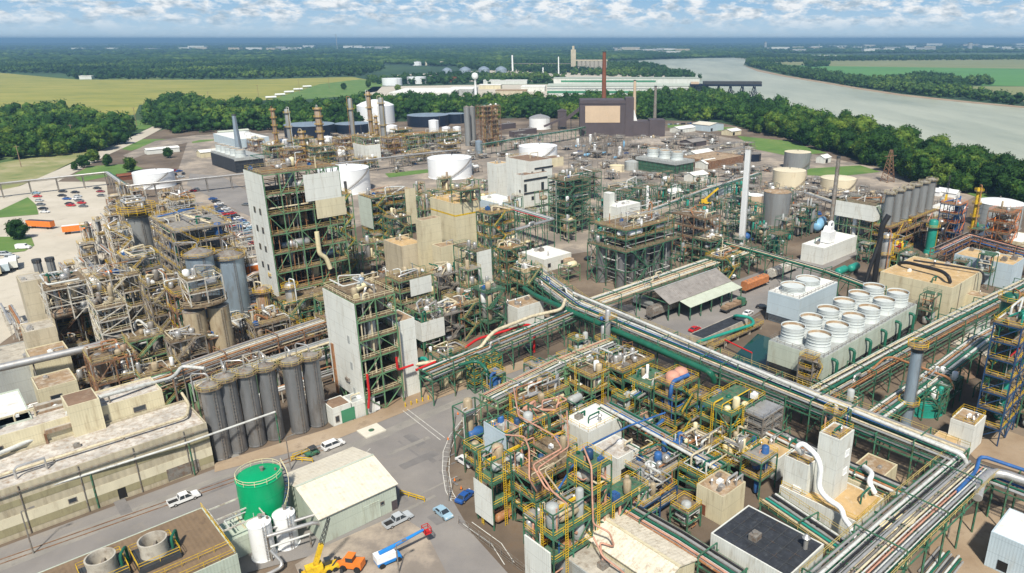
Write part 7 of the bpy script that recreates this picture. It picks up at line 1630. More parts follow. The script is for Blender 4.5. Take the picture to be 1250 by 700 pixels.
# gravel heap
o = P(793, 178); v, f = ICO[3]; v = v.copy(); k = v[:, 2] > -.15
v[:, 2] = np.clip(v[:, 2], -.05, 1) ** 1.0; v = v * np.array([21, 13, 6.5]) * (1 + .06 * RNG.standard_normal(len(v)))[:, None]
M('gravel_pile', (.3, .26, .22), .95, 0, .3, (.4, .36, .3), .3, .3, bump=.2)
me = mesh_np('gravel_heap', v, f, 'gravel_pile'); g = bpy.data.objects.new('gravel_heap', me); COL.objects.link(g); g.location = o; tag(g, 'rounded brown gravel heap in front of the power station wing', 'gravel heap')
# mid right sheds and yards
Fc = fp((825, 199), (786, 190), (842, 194), 9)
t = cooling('cooling_tower', 'small old cooling tower with three pale drums on its roof', Fc, 9, [(.5, .8), (.5, .5), (.5, .2)], 4.2, 5.5, 'grey_clad', 'green_steel', 'three drum cooling tower', .8)
for a in [((829, 163), 26, 12, 4, 'x', 'white_clad', 'white_roof', 'white flat shed right of the power station'), ((845, 180), 20, 14, 4, 'x', 'brown_clad', 'rib_roof_grey', 'brown roofed shed between two white sheds'), ((866, 161), 24, 22, 6, 'y', 'pale_blue_clad', 'rib_roof_cream', 'pale blue hangar by the river wood'), ((893, 166), 16, 12, 4, 'x', 'cream_clad', 'white_roof', 'small cream shed in front of the pale blue hangar'),
          ((850, 195), 22, 12, 4, 'x', 'white_clad', 'white_roof', 'white roofed shed behind the rust brown building'), ((848, 223), 14, 9, 4, 'x', 'white_clad', 'white_roof', 'white shed with dark doors left of the crane'), ((870, 241), 18, 9, 4, 'x', 'pale_blue_clad', 'rib_roof_sage', 'blue grey roofed shed below the crane, left one'), ((895, 238), 14, 9, 4, 'x', 'pale_blue_clad', 'rib_roof_sage', 'blue grey roofed shed below the crane, right one'),
          ((862, 207), 16, 10, 4, 'x', 'white_clad', 'white_roof', 'pale shed in front of the rust brown building'), ((1006, 200), 10, 7, 4, 'x', 'white_clad', 'white_roof', 'small white hut on the road by the river wood'), ((817, 248), 12, 8, 5, 'x', 'white_clad', 'white_roof', 'white hut behind the green gantry'), ((905, 252), 10, 8, 5, 'x', 'grey_clad', 'white_roof', 'grey hut beside the tall white stack')]:
 px, L, W, h, al, wl, rf, lb = a
 gable('shed', lb, 'shed', fm(px[0], px[1], L, W), h, h + 1.8, al, wl, rf, door=[('S', 2, .1, 3, 2.8)])
building('plant_building', 'long low rust brown building with grey roof beside the dark tank', 'building', fp((868, 207), (853, 197), (912, 200)), 5.5, 'rust_steel', 'old_roof', .3, units=3, anchor='rust brown building')
building('basin_wall', 'long low pale settling basin near the river wood, upper one', 'basin', fm(866, 183, 50, 9), 1.5, 'concrete', 'undergrowth_roof' if False else 'grey_steel', .2, units=0)
building('basin_wall', 'long low pale settling basin near the river wood, lower one', 'basin', fm(872, 190, 46, 8), 1.5, 'concrete', 'grey_steel', .2, units=0)
building('plant_building', 'flat tan building between the wide white tank and gravel heap', 'building', fm(668, 205, 16, 10), 6, 'cream_clad', 'brown_roof', .2, units=3)
for i, px in enumerate([(628, 168), (640, 165), (600, 160), (615, 158)]):
 building('plant_building', 'small dark low building', 'building', fm(px[0], px[1], 16, 8), 5, 'brown_clad', 'grey_steel', .2, units=1); THINGS[-1][2] = True
# substation gantries
for i, px in enumerate([(705, 182), (722, 178), (742, 181), (760, 186), (735, 190), (715, 193), (775, 192), (752, 196)]):
 frame('substation_gantry', 'grey substation gantry', fm(px[0], px[1], 15, 9), 9, 1, 'grey_steel', roofdeck=False, vessels=3, vm=('grey_steel', 'light_blue_paint', 'white_paint'), pipes=3, pm=['grey_steel'], seed=170 + i, top=0, stairs=False, brace=.2, col=.22, auto=True, cat='gantry', bay=5)
# ================= far works
def farbuild(name, label, px, L, W, h, wall, roof, rot=0, cat='building', strips=(), auto=False, group=None):
 p = P(*px); t = thing(name, label, cat, p, math.radians(rot), group, auto=auto)
 MB().box(0, L, 0, W, -.5, h).build('wall', wall, t); MB().box(-.5, L + .5, -.5, W + .5, h + .02, h + .8).build('roof', roof, t)
 for z0, z1, m, x0, x1 in strips: MB().box(L * x0, L * x1, -.4, -.05, z0, z1).build('window_band', m, t)
 return t
farbuild('rolling_mill', 'very long white and green mill hall near the river dock', (668, 121), 250, 60, 19, 'white_clad', 'sage_clad', 0, 'mill hall', [(2, 5, 'green_door', .1, .36), (9, 12, 'green_door', 0, 1), (15, 16.5, 'grey_clad', 0, 1)])
farbuild('rolling_mill', 'upper long roof tier of the mill hall behind its front', (676, 111), 262, 40, 21, 'white_clad', 'sage_clad', 0, 'mill hall', [(15, 18, 'green_door', .05, .7)])
farbuild('flat_warehouse', 'big flat white roofed warehouse beyond the north belt', (476, 121), 96, 110, 9, 'white_clad', 'white_roof', 0, 'warehouse', [(2, 5, 'brown_clad', .05, .3)])
farbuild('flat_warehouse', 'pale grey warehouse right of the big white roofed one', (546, 117), 42, 60, 10, 'grey_clad', 'white_roof', 0, 'warehouse')
farbuild('flat_warehouse', 'tan low building left of the long mill hall', (605, 118), 50, 25, 9, 'beige_clad', 'old_roof', 0, 'warehouse')
farbuild('flat_warehouse', 'white roofed low hall touching the long mill hall', (636, 112), 42, 40, 8, 'white_clad', 'white_roof', 0, 'warehouse')
farbuild('flat_warehouse', 'small pale building between warehouse and mill hall', (585, 109), 40, 25, 7, 'cream_clad', 'white_roof', 0, 'warehouse')
farbuild('flat_warehouse', 'row of low pale sheds behind the white water tower', (590, 103), 90, 25, 7, 'white_clad', 'white_roof', 0, 'warehouse')
for px, r, h, m, lb in [((479, 104), 20, 13, 'tank_white', 'white flat tank beyond the north belt, left of two'), ((509, 102), 20, 13, 'tank_white', 'white flat tank beyond the north belt, right of two'), ((552, 100), 16, 10, 'brick_red', 'dark red flat tank beyond the big warehouse')]:
 tank('storage_tank', lb, P(*px), r, h, m, dome=.03, stairs=False, rail=False)
for i, (px, r, h) in enumerate([((546, 90), 13, 9), ((568, 91), 15, 12), ((591, 91), 15, 13), ((612, 91), 15, 13)]):
 tank('grain_bin', 'silver cone roofed grain bin, %s from the left in its row' % ('first', 'second', 'third', 'fourth')[i], P(*px), r, h, 'blue_silver', dome=.5, stairs=False, rail=False, cat='grain bin', group='silver grain bins')
for i, px in enumerate([(509, 80), (525, 80), (541, 80), (555, 79), (567, 79)]):
 tank('storage_tank', 'distant pale tank, %s from the left of the far tank row' % ('first', 'second', 'third', 'fourth', 'fifth')[i], P(*px), 17, 12, ('tank_white', 'tank_cream', 'tank_cream', 'tank_white', 'tank_white')[i], dome=.05, stairs=False, rail=False, group='far tank row')
p = P(581, 120); t = thing('water_tower', 'white ball water tower in front of the silver grain bins', 'water tower', p, 0)
hh = hof((581, 120), 89)
MB().lathe([(4, 0), (2.0, 4), (1.6, hh - 10), (3, hh - 8)], 0, 0, 20).build('shaft', 'white_paint', t, True)
MB().lathe([(1.0, hh - 10), (4.2, hh - 8.4), (5.4, hh - 5), (4.2, hh - 1.5), (1.5, hh), (.01, hh + .1)], 0, 0, 24).build('bowl', 'white_paint', t, True)
p = P(697, 88); t = thing('grain_elevator', 'brown concrete grain elevator with a row of round bins by the river', 'grain elevator', p, 0)
MB().box(0, 14, 0, 16, 0, 60).build('headhouse', 'beige_clad', t); MB().box(4, 10, 4, 10, 60.1, 70).build('cupola', 'beige_clad', t)
for i in range(7): MB().lathe([(6.5, 0), (6.5, 28), (.01, 29)], 24 + i * 12, 8, 16).build('bin', 'concrete', t, True)
MB().box(14.1, 104, 5, 11, 29.1, 33).build('gallery', 'beige_clad', t)
for px, ty, r, lb in [((626, 92), 67, 2.4, 'pale distant chimney above the grain bins'), ((663, 95), 82, 2, 'short distant chimney left of the mill hall'), ((682, 92), 69, 1.8, 'thin distant chimney left of the grain elevator')]:
 stack('chimney', lb, P(*px), r, hof(px, ty), 'white_paint', ladder=False)
p = P(624, 84); t = thing('conveyor', 'long thin raised conveyor between the distant bins', 'conveyor', p, 0)
MB().box(0, 200, 0, 4, 14, 16).build('gallery', 'grey_steel', t)
for k in range(6): MB().box(k * 40, k * 40 + 2, 1, 3, 0, 14).build('support', 'grey_steel', t)
# river dock
p = P(842, 122); t = thing('river_dock', 'black steel loading dock on trestle legs over the river', 'loading dock', p, math.radians(-3))
d_ = hof((842, 122), 103)
MB().box(0, 108, 0, 16, d_ - 3, d_).build('deck', 'tank_dark', t); MB().box(20, 108, 2, 14, d_ + .02, d_ + 4).build('gallery', 'dark_steel', t)
for k in range(6):
 x = 8 + k * 18; b = MB()
 for y in (1, 15): b.beam((x - 5, y, -1), (x, y, d_ - 3), 1.2); b.beam((x + 5, y, -1), (x, y, d_ - 3), 1.2); b.beam((x - 5, y, -1), (x + 5, y, (d_ - 3) * .6), .7); b.beam((x + 5, y, -1), (x - 5, y, (d_ - 3) * .6), .7)
 b.build('trestle', 'tank_dark', t)
MB().box(1, 13, 3, 13, d_ + .05, d_ + 3).build('hopper_house', 'tan_clad', t)
farbuild('far_barn', 'white farmhouse at the corner of the big cornfield', (97, 97), 26, 14, 7, 'white_clad', 'white_roof', 10, 'house')
farbuild('far_barn', 'long white barn on the far river bank', (994, 71), 110, 50, 12, 'white_clad', 'white_roof', 0, 'barn')
rr = random.Random(8)
for i in range(70):
 k = rr.random()
 if k < .3: px, py = rr.uniform(60, 460), rr.uniform(58.5, 63)
 elif k < .62: px, py = rr.uniform(930, 1120), rr.uniform(57, 65)
 elif k < .8: px, py = rr.uniform(740, 840), rr.uniform(60, 68)
 else: px, py = rr.uniform(1120, 1250), rr.uniform(56, 63)
 s = P(px, py).y / 3000
 farbuild('distant_building', 'tiny pale building far away near the horizon', (px, py), rr.uniform(30, 75) * s, 25 * s, rr.uniform(9, 20) * s ** .5, rr.choice(['white_clad', 'white_clad', 'beige_clad', 'grey_clad', 'white_clad']), rr.choice(['white_roof', 'white_roof', 'grey_clad']), rr.uniform(-15, 15), 'building', group='distant buildings near the horizon')
for px, ty, r, lb in [((412, 62), 42, 3, 'thin lattice mast on the left horizon'), ((934, 60), 51, 14, 'distant concrete tower right of centre horizon'), ((352 * 2.84, 60), 54, 6, 'distant tower in front of the right horizon'), ((752, 66), 58, 12, 'distant concrete silo tower above the river bend'), ((1183, 62), 52, 20, 'dark distant plant tower on the right horizon')]:
 stack('distant_tower', lb, P(*px), r, hof(px, ty), 'grey_clad', cat='tower', ladder=False)
# tank cars and poles along the track across the cornfield
for i in range(5):
 p = P(331 + i * 11, 121 - i * 3.4); t = thing('tank_wagon', 'white wagon standing in the line along the cornfield edge', 'rail wagon', p, math.radians(40), 'wagons at the cornfield edge')
 MB().tube([(-8, 0, 2.6), (8, 0, 2.6)], 1.7, 12).build('body', 'white_paint', t); MB().box(-8, 8, -.5, .5, .6, 1).build('underframe', 'dark_steel', t)
def pole(px, ty, lb, auto=False):
 h = hof(px, ty); t = thing('utility_pole', lb, 'utility pole', P(*px), .5, auto=auto)
 MB().lathe([(.28, -.3), (.2, h)], 0, 0, 8).build('post', 'wood', t); MB().beam((-1.6, 0, h - .8), (1.6, 0, h - .8), .18).build('crossarm', 'wood', t)
 b = MB()
 for x in (-1.4, -.5, .5, 1.4): b.lathe([(.08, h - .7), (.12, h - .5), (.05, h - .4)], x, 0, 6)
 b.build('insulator', 'grey_steel', t)
for px, ty in [((256, 130), 112), ((317, 127), 104), ((366, 114), 97), ((402, 108), 95), ((167, 154), 131), ((92, 182), 152), ((26, 204), 178)]: pole(px, ty, 'wooden utility pole', True)
t = thing('lattice_mast', 'rusty lattice power mast in the river wood behind the hoppers', 'power mast', P(1083, 222), .4)
hh = hof((1083, 222), 183); b = MB()
for sx in (-1, 1):
 for sy in (-1, 1): b.beam((sx * 3, sy * 3, 0), (sx * .5, sy * .5, hh), .3)
for k in range(8):
 z0, z1 = hh * k / 8, hh * (k + 1) / 8; w0, w1 = 3 - 2.5 * k / 8, 3 - 2.5 * (k + 1) / 8
 for s in (-1, 1): b.beam((-w0, s * w0, z0), (w1, s * w1, z1), .18); b.beam((w0, s * w0, z0), (-w1, s * w1, z1), .18); b.beam((s * w0, -w0, z0), (s * w1, w1, z1), .18)
b.build('mast', 'rust_steel', t); MB().beam((-5, 0, hh - 4), (5, 0, hh - 4), .3).build('crossarm', 'rust_steel', t)
# ================= vehicles, machines
put_vehicle('pickup_truck', 'white', P(225, 612), GA, 'white pickup truck with loaded bed on the street beside the hall')
put_vehicle('minivan', 'white', P(407, 546), GA + .02, 'white minivan on the street behind the cream warehouse')
put_vehicle('pickup_truck', 'silver', P(486, 638), GA, 'silver pickup truck with black bed beside the cream warehouse wall')
put_vehicle('parked_car', 'pale_blue', P(541, 629), GA - math.pi / 2, 'pale blue car driving alone at the dashed street edge')
put_vehicle('parked_car', 'red', P(848, 404), GA, 'red car on the cross street beside the black topped basin')
put_vehicle('parked_car', 'white', P(913, 384), GA + .1, 'white car with coloured roof beside the grey cooling tower')
put_vehicle('parked_car', 'black', P(931, 377), GA - 1.2, 'black car tucked beside the grey cooling tower')
put_vehicle('parked_car', 'black', P(648, 426), GA, 'dark car parked under the bright red pipe')
put_vehicle('parked_car', 'black', P(719, 317), GA, 'dark car alone on the small inner yard')
put_vehicle('minivan', 'white', P(568, 566), GA + 1.6, 'white utility van beside the kerb clutter')
put_vehicle('panel_van', 'white', P(29, 304), GA - .6, 'white panel van beside the small lawn at left')
for i, px in enumerate([(6, 312), (15, 316)]): put_vehicle('minivan', 'silver', P(*px), GA - .6, ['silver minivan at left edge below the lawn, outer one', 'silver minivan at left edge below the lawn, inner one'][i])
def pc(px, col, ang, grp): put_vehicle('parked_car', col, P(*px), ang, 'parked %s car' % col.replace('_', ' '), grp, True)
rc = random.Random(19); CC = ['black', 'grey', 'white', 'silver', 'blue', 'black', 'red', 'grey', 'white', 'pale_blue', 'blue']
for (x, y), c in zip([(46, 241), (48, 246), (50, 251), (53, 256), (55, 260), (44, 237)], ['red', 'silver', 'grey', 'black', 'white', 'pale_blue']): pc((x, y), c, GA - .75, 'cars in the left car park')
for (x, y), c in zip([(77, 235), (76, 240), (82, 244), (92, 236), (95, 241), (97, 246), (85, 250), (100, 249), (102, 253), (87, 252), (94, 244)], ['black', 'black', 'blue', 'black', 'silver', 'grey', 'black', 'red', 'grey', 'red', 'white']): pc((x, y), c, GA - .75, 'cars in the left car park')
for (x, y), c in zip([(119, 231), (123, 235), (124, 240)], ['black', 'dark_red', 'grey']): pc((x, y), c, GA - .75, 'cars in the left car park')
for r_ in range(3):
 for k in range(13):
  pc((262 + k * 3.9 + r_ * 1.5 - 2, 250 + k * 3.0 + r_ * 8.2 - (6 if r_ == 0 else 4)), rc.choice(CC), GA + .15, 'cars in the car park behind the tallest tower')
for (x, y), c in zip([(214, 214), (219, 210), (224, 213), (221, 217), (236, 234), (240, 232), (213, 209), (300, 251)], ['black', 'blue', 'black', 'silver', 'red', 'grey', 'dark_red', 'grey']): pc((x, y), c, rc.uniform(0, 3), 'cars beside the northern road')
for (x, y), c in zip([(722, 189), (730, 191), (737, 190), (744, 190), (728, 187), (708, 186), (700, 190), (772, 190), (765, 188)], ['white', 'black', 'black', 'black', 'red', 'blue', 'black', 'silver', 'blue']): pc((x, y), c, rc.uniform(0, 1), 'cars before the gravel heap')
for k in range(14): pc((812 + k * 4 + rc.uniform(-1, 1), 153 - .2 * k), rc.choice(CC), 1.2, 'cars parked by the river wood')
for (x, y), c in zip([(985, 262), (990, 265), (979, 258), (966, 262), (972, 268), (1000, 262), (968, 255), (840, 190), (850, 212), (983, 225), (1001, 270), (1144, 262), (1150, 258), (1138, 256)], ['red', 'silver', 'white', 'black', 'grey', 'blue', 'red', 'dark_red', 'white', 'white', 'black', 'white', 'grey', 'white']): pc((x, y), c, rc.uniform(0, 3), 'cars between the tanks')
def trailer(p, ang, m, label, L=14, top='white_paint'):
 t = thing('box_trailer', label, 'trailer', p, ang)
 MB().box(0, L, 0, 2.6, 1.2, 4.0).build('body', m, t); MB().box(.03, L - .03, .03, 2.57, 4.003, 4.06).build('roof', top, t)
 b = MB()
 for i in range(int(L / 1.2)): b.box(.6 + i * 1.2, .68 + i * 1.2, -.05, -.003, 1.25, 3.95)
 b.build('rib', m, t)
 for x in (1.2, 2.4, L - 2.5):
  for y in (.35, 2.25): MB().tube([(x, y - .2, .5), (x, y + .2, .5)], .5, 12).build('wheel', 'rubber', t)
 MB().box(.2, L - .2, .8, 1.8, 1.0, 1.19).build('chassis', 'dark_steel', t)
 return t
trailer(P(33, 279), GA - .95, 'orange_paint', 'orange sided trailer with dark roof behind the small lawn tree', 14, 'brown_clad')
trailer(P(77, 287), GA - .25, 'orange_paint', 'orange sided trailer with pale roof, nearer the process cluster', 12)
trailer(P(303, 338), GA, 'orange_paint', 'orange trailer half hidden left of the tallest grey clad tower', 9)
for i, (px, m) in enumerate([((3, 338), 'cream_clad'), ((13, 334), 'pale_blue_clad'), ((23, 330), 'white_clad')]): trailer(P(*px), GA + 1.45, m, ['cream box trailer backed up at left edge', 'blue grey box trailer between two pale ones', 'white box trailer nearest the short dark twin stacks'][i], 10)
def semi(p, ang, label, cab, load):
 t = thing('lorry', label, 'lorry', p, ang)
 b = MB(); b.box(0, 9.5, -1.2, 1.2, 1.0, 1.3); b.build('flatbed', 'dark_steel', t)
 b = MB(); b.prism([(9.8, .6), (12.6, .6), (12.6, 1.7), (11.9, 1.9), (11.6, 3.1), (9.8, 3.2)], 'y', -1.2, 1.2); b.build('cab', cab, t)
 MB().prism([(11.95, 1.92), (11.66, 3.0), (11.70, 3.0), (12.0, 1.95)], 'y', -1.05, 1.05).build('windscreen', 'glass', t)
 for x in (1, 2.2, 9, 11.8):
  for y in (-1, 1): MB().tube([(x, y - .2, .5), (x, y + .2, .5)], .5, 12).build('wheel', 'rubber', t)
 if load == 'box': MB().box(0.1, 9.3, -1.25, 1.25, 1.302, 3.6).build('load', 'grey_clad', t)
 elif load:
  for k in range(4): MB().box(.3 + k * 2.3, 2.3 + k * 2.3, -1.1, 1.1, 1.302, 2.3 + .3 * (k % 2)).build('load', load, t)
 return t
semi(P(882, 383), GA, 'flatbed lorry with brown crated load in front of the open shed', 'green_steel', 'wood')
semi(P(775, 372), GA - math.pi / 2, 'white lorry tractor with box load between rack and open shed', 'white_paint', 'box')
# boom lift
p = P(474, 686); q_ = P(516, 668) - p; t = thing('boom_lift', 'blue and white boom lift with long arm near the street corner', 'boom lift', p, math.atan2(q_.y, q_.x))
b = MB(); b.box(-2.2, 2.2, -1.1, 1.1, .5, 1.0); b.build('chassis', 'boom_blue', t)
for x in (-1.5, 1.5):
 for y in (-1.1, 1.1): MB().tube([(x, y - .2, .5), (x, y + .2, .5)], .5, 12).build('wheel', 'rubber', t)
b = MB(); b.box(-2.3, 1.2, -1.0, 1.0, 1.05, 2.3); b.build('turret', 'white_paint', t)
MB().tube([(-1.5, 0, 2.5), (2.0, 0, 2.9), (7, 0, 3.6)], [.42, .34, .25], 8).build('boom', 'boom_blue', t)
b = MB(); b.rail(7, 8.2, -.8, .8, 2.9, .09); b.box(7, 8.2, -.8, .8, 2.8, 2.9); b.build('basket', 'pipe_red', t)
# orange loader
p = P(431, 694); t = thing('wheel_loader', 'orange compact loader near the yellow crane', 'loader', p, GA + 2.2)
b = MB(); b.prism([(-2, .6), (2, .6), (2, 1.5), (.8, 1.7), (-.2, 1.7), (-2, 2.0)], 'y', -.9, .9); b.build('body', 'orange_paint', t)
b = MB(); b.box(-.4, .9, -.7, .7, 1.71, 2.7); b.build('cab', 'glass', t); MB().box(-.5, 1.0, -.8, .8, 2.71, 2.85).build('cab_roof', 'orange_paint', t)
for x in (-1.3, 1.3):
 for y in (-.95, .95): MB().tube([(x, y - .2, .6), (x, y + .2, .6)], .6, 12).build('wheel', 'rubber', t)
MB().beam((1.5, 0, 1.4), (3.2, 0, .7), .5).build('arm', 'orange_paint', t); MB().prism([(3, .1), (4, .1), (3.8, .3), (3.3, 1.1), (3, 1.1)], 'y', -1.2, 1.2).build('bucket', 'dark_steel', t)
# cranes
def crane(p, ang, label, blen, bang, scale=1.0, tipdark=True):
 t = thing('mobile_crane', label, 'mobile crane', p, ang)
 b = MB(); b.box(-4, 4, -1.3, 1.3, .7, 1.4); b.build('carrier', 'yellow_paint', t)
 for x in (-3, -1.5, 1.5, 3):
  for y in (-1.2, 1.2): MB().tube([(x, y - .2, .6), (x, y + .2, .6)], .6, 12).build('wheel', 'rubber', t)
 MB().box(-3.2, .5, -1.1, 1.1, 1.45, 2.9).build('upper_body', 'yellow_paint', t); MB().prism([(1.0, 1.45), (2.6, 1.45), (2.4, 3.0), (1.1, 3.1)], 'y', .1, 1.2).build('cab', 'glass', t)
 c, s = math.cos(bang), math.sin(bang); q = lambda d: (-1 + d * c, 0, 2.8 + d * s)
 MB().beam(q(0), q(blen * .45), .9, 1.0).build('boom', 'yellow_paint', t)
 b = MB(); a, e = Vector(q(blen * .45)), Vector(q(blen)); nn = Vector((-s, 0, c)) * .45
 for y in (-.4, .4):
  for k in (-1, 1): b.beam(a + nn * k + Vector((0, y, 0)), e + nn * k * .5 + Vector((0, y * .6, 0)), .12)
  for i in range(10): b.beam(a.lerp(e, i / 10) + nn * (1 if i % 2 else -1) * (1 - .05 * i) + Vector((0, y, 0)), a.lerp(e, (i + 1) / 10) + nn * (-1 if i % 2 else 1) * (1 - .05 * i) + Vector((0, y, 0)), .09)
 b.build('jib', 'dark_steel' if tipdark else 'yellow_paint', t)
 for y in (-1, 1):
  for x in (-4, 4): MB().box(x - .3, x + .3, y * 2.6 - .3, y * 2.6 + .3, 0, 1.0).build('outrigger', 'dark_steel', t)
 t.scale = (scale,) * 3
 return t
crane(P(392, 700), GA - .2, 'yellow mobile crane with dark lattice jib beside the warehouse', 12, 1.2, .75)
crane(P(862, 250), GA - .9, 'yellow mobile crane with long slanted boom behind the white stack', 22, .75)
crane(P(1152, 262), GA, 'dark masted crane standing beside the white tents', 18, 1.5)
# small cart, bollards, poles
t = thing('utility_cart', 'small dark green utility cart on the street beside the minivan', 'utility cart', P(381, 556), GA)
MB().box(-1.4, 1.4, -.8, .8, .4, .95).build('body', 'green_steel', t); MB().box(-.5, 1.0, -.75, .75, 1.95, 2.05).build('roof', 'dark_steel', t)
for x in (-.45, .95):
 for y in (-.7, .7): MB().beam((x, y, .95), (x, y, 1.95), .08).build('post', 'dark_steel', t)
for x in (-.9, .9):
 for y in (-.75, .75): MB().tube([(x, y - .12, .35), (x, y + .12, .35)], .35, 10).build('wheel', 'rubber', t)
def barrier(px, L, ang, lb):
 t = thing('pipe_barrier', lb, 'barrier', P(*px), ang); MB().railseg((0, 0, 0), (L, 0, 0), .14, 1.1, 2).build('rail', 'yellow_paint', t)
barrier((356, 563), 5, GA - .9, 'yellow steel barrier beside the silos street, left one'); barrier((358, 560), 4, GA, 'yellow steel barrier meeting another at a right angle'); barrier((489, 604), 6, GA - 1.2, 'yellow barrier at the right corner of the cream warehouse')
for k in range(5):
 p = P(495 + k * 7, 497 - k * 2.2); t = thing('bollard', 'yellow bollard', 'bollard', p, 0, 'yellow bollards under the white street tower', auto=True); MB().lathe([(.18, 0), (.18, 1.1), (.1, 1.2), (.01, 1.22)], 0, 0, 10).build('post', 'yellow_paint', t)
for px in [(555, 587), (563, 597), (557, 612), (547, 537), (559, 506), (600, 520)]:
 t = thing('traffic_cone', 'orange traffic cone', 'traffic cone', P(*px), 0, auto=True); MB().lathe([(.22, .04), (.05, .7), (.01, .71)], 0, 0, 10).build('cone', 'orange_paint', t); MB().box(-.28, .28, -.28, .28, 0, .04).build('base', 'rubber', t)
def lamp(px, h, lb):
 t = thing('light_pole', lb, 'light pole', P(*px), GA); MB().lathe([(.14, -.2), (.1, h)], 0, 0, 8).build('post', 'grey_steel', t); MB().beam((0, 0, h), (1.6, 0, h + .1), .12).build('arm', 'grey_steel', t); MB().box(1.2, 2.0, -.2, .2, h, h + .16).build('lamp_head', 'grey_steel', t)
for px, h, lb in [((41, 676), 9, 'green grey lamp post at the foot of the long hall'), ((355, 574), 8, 'lamp post on the street behind the green tank'), ((548, 612), 8, 'lamp post at the curved kerb'), ((487, 700), 6, 'short lamp post at the street corner'), ((300, 505), 9, 'lamp post among the dark silos')]: lamp(px, h, lb)
# fence by the kerb and the clutter inside it
for a, c, lb in [((560, 640), (640, 700), 'low grey mesh fence below the kerbside green frame'), ((556, 512), (549, 560), 'low mesh fence along the curved kerb')]:
 p, q = P(*a), P(*c); t = thing('mesh_fence', lb, 'fence', p, 0); d = q - p; b = MB(); n = max(2, int(d.length / 3))
 for i in range(n + 1): b.beam(d * i / n, d * i / n + Vector((0, 0, 1.9)), .1)
 b.build('post', 'grey_steel', t); b = MB()
 for z in (.1, .7, 1.3, 1.9): b.beam(Vector((0, 0, z)), d + Vector((0, 0, z)), .05)
 b.build('mesh', 'grey_steel', t)
put_vehicle('parked_car', 'blue', P(568, 609), GA + .3, 'small blue car squeezed against the kerbside green frame wall')
# ================= fill between the named units with small process skids, pumps, cabins
ST = {'L': ('white_steel', ('silver', 'tan_vessel', 'grey_steel', 'rusty_vessel'), ['silver', 'pipe_white', 'pipe_rust', 'tan_vessel', 'silver'], 'yellow_paint'),
      'C': ('pale_green_steel', ('silver', 'rusty_vessel', 'cream_paint', 'tan_vessel'), PIPES, 'faded_yellow'),
      'G': ('green_steel', ('grey_clad', 'tan_vessel', 'pipe_blue', 'silver', 'tank_grey'), PIPES + ['pipe_green', 'pipe_blue', 'pipe_pink', 'pipe_green'], 'yellow_paint'),
      'R': ('green_steel', ('silver', 'grey_clad', 'tank_grey', 'rusty_vessel', 'teal_paint', 'tan_vessel'), ['pipe_green', 'silver', 'pipe_rust', 'pipe_white', 'pipe_cream', 'pipe_green'], 'green_steel'),
      'N': ('grey_steel', ('white_paint', 'silver', 'grey_clad', 'tan_vessel', 'old_roof'), PIPES, 'grey_steel')}
AREAS = [('L', [(20, 420), (120, 300), (130, 240), (215, 240), (300, 300), (320, 400), (400, 430), (390, 500), (250, 500), (100, 540), (20, 520)], 6.8),
         ('C', [(320, 400), (440, 330), (470, 250), (600, 230), (700, 250), (720, 300), (690, 360), (640, 420), (520, 476), (505, 465), (440, 470), (400, 440)], 7.2),
         ('G', [(575, 520), (600, 495), (660, 462), (760, 420), (870, 470), (1000, 520), (1150, 585), (1010, 720), (700, 740), (640, 690), (590, 640), (555, 560)], 6.6),
         ('R', [(690, 280), (760, 240), (870, 230), (1000, 280), (1140, 290), (1270, 350), (1290, 540), (1180, 545), (1000, 480), (985, 420), (1130, 350), (1000, 300), (900, 340), (800, 330), (730, 350)], 7.4),
         ('N', [(310, 210), (320, 178), (480, 165), (640, 165), (700, 185), (620, 215), (500, 215)], 10.5),
         ('N', [(880, 250), (960, 215), (1060, 240), (1180, 260), (1180, 300), (1100, 300), (980, 290)], 9.5),
         ('N', [(690, 215), (720, 170), (860, 168), (930, 185), (960, 250), (860, 262), (760, 230)], 12),
         ('R', [(1140, 300), (1290, 300), (1290, 380), (1200, 360)], 8)]
ROADS = [[(735, 385), (720, 372), (800, 372), (905, 340), (985, 312), (1060, 285), (1085, 292), (1010, 330), (940, 372), (900, 398), (840, 415), (790, 402)],
         [(540, 490), (600, 468), (650, 450), (735, 410), (780, 385), (810, 402), (780, 416), (720, 430), (650, 462), (600, 486), (568, 510), (548, 540), (540, 560)],
         [(885, 450), (925, 405), (962, 418), (950, 475), (925, 466)], [(640, 310), (720, 290), (725, 330), (660, 340)], [(920, 340), (1040, 350), (1010, 400), (930, 400)]]
ROADS = [[(P(*q).x, P(*q).y) for q in r_] for r_ in ROADS]
def blocked(x, y, L, W):
 for (c, rot, l, w_) in FOOT:
  if abs(c.x - x) > 95 or abs(c.y - y) > 95: continue
  ca, sa = math.cos(rot), math.sin(rot)
  for fx, fy in ((.5, .5), (.05, .05), (.95, .05), (.05, .95), (.95, .95)):
   px_ = x + (fx * L) * ux - (fy * W) * uy - c.x; py_ = y + (fx * L) * uy + (fy * W) * ux - c.y
   a, b_ = px_ * ca + py_ * sa, -px_ * sa + py_ * ca
   lo = -l if l == w_ else 0
   if lo - .3 < a < l + .3 and lo - .3 < b_ < w_ + .3: return True
 cx_, cy_ = x + L / 2 * ux - W / 2 * uy, y + L / 2 * uy + W / 2 * ux
 return any(inpoly(cx_, cy_, r_) for r_ in ROADS)
rf_ = random.Random(44); nsk = 0; CNT = {}
KIND = ['pump skid', 'pipe skid', 'vessel skid', 'railed deck', 'drum skid', 'pipe unit']
CW = {'L': 'rusty', 'C': 'tan', 'G': 'green', 'R': 'dark', 'N': 'grey'}
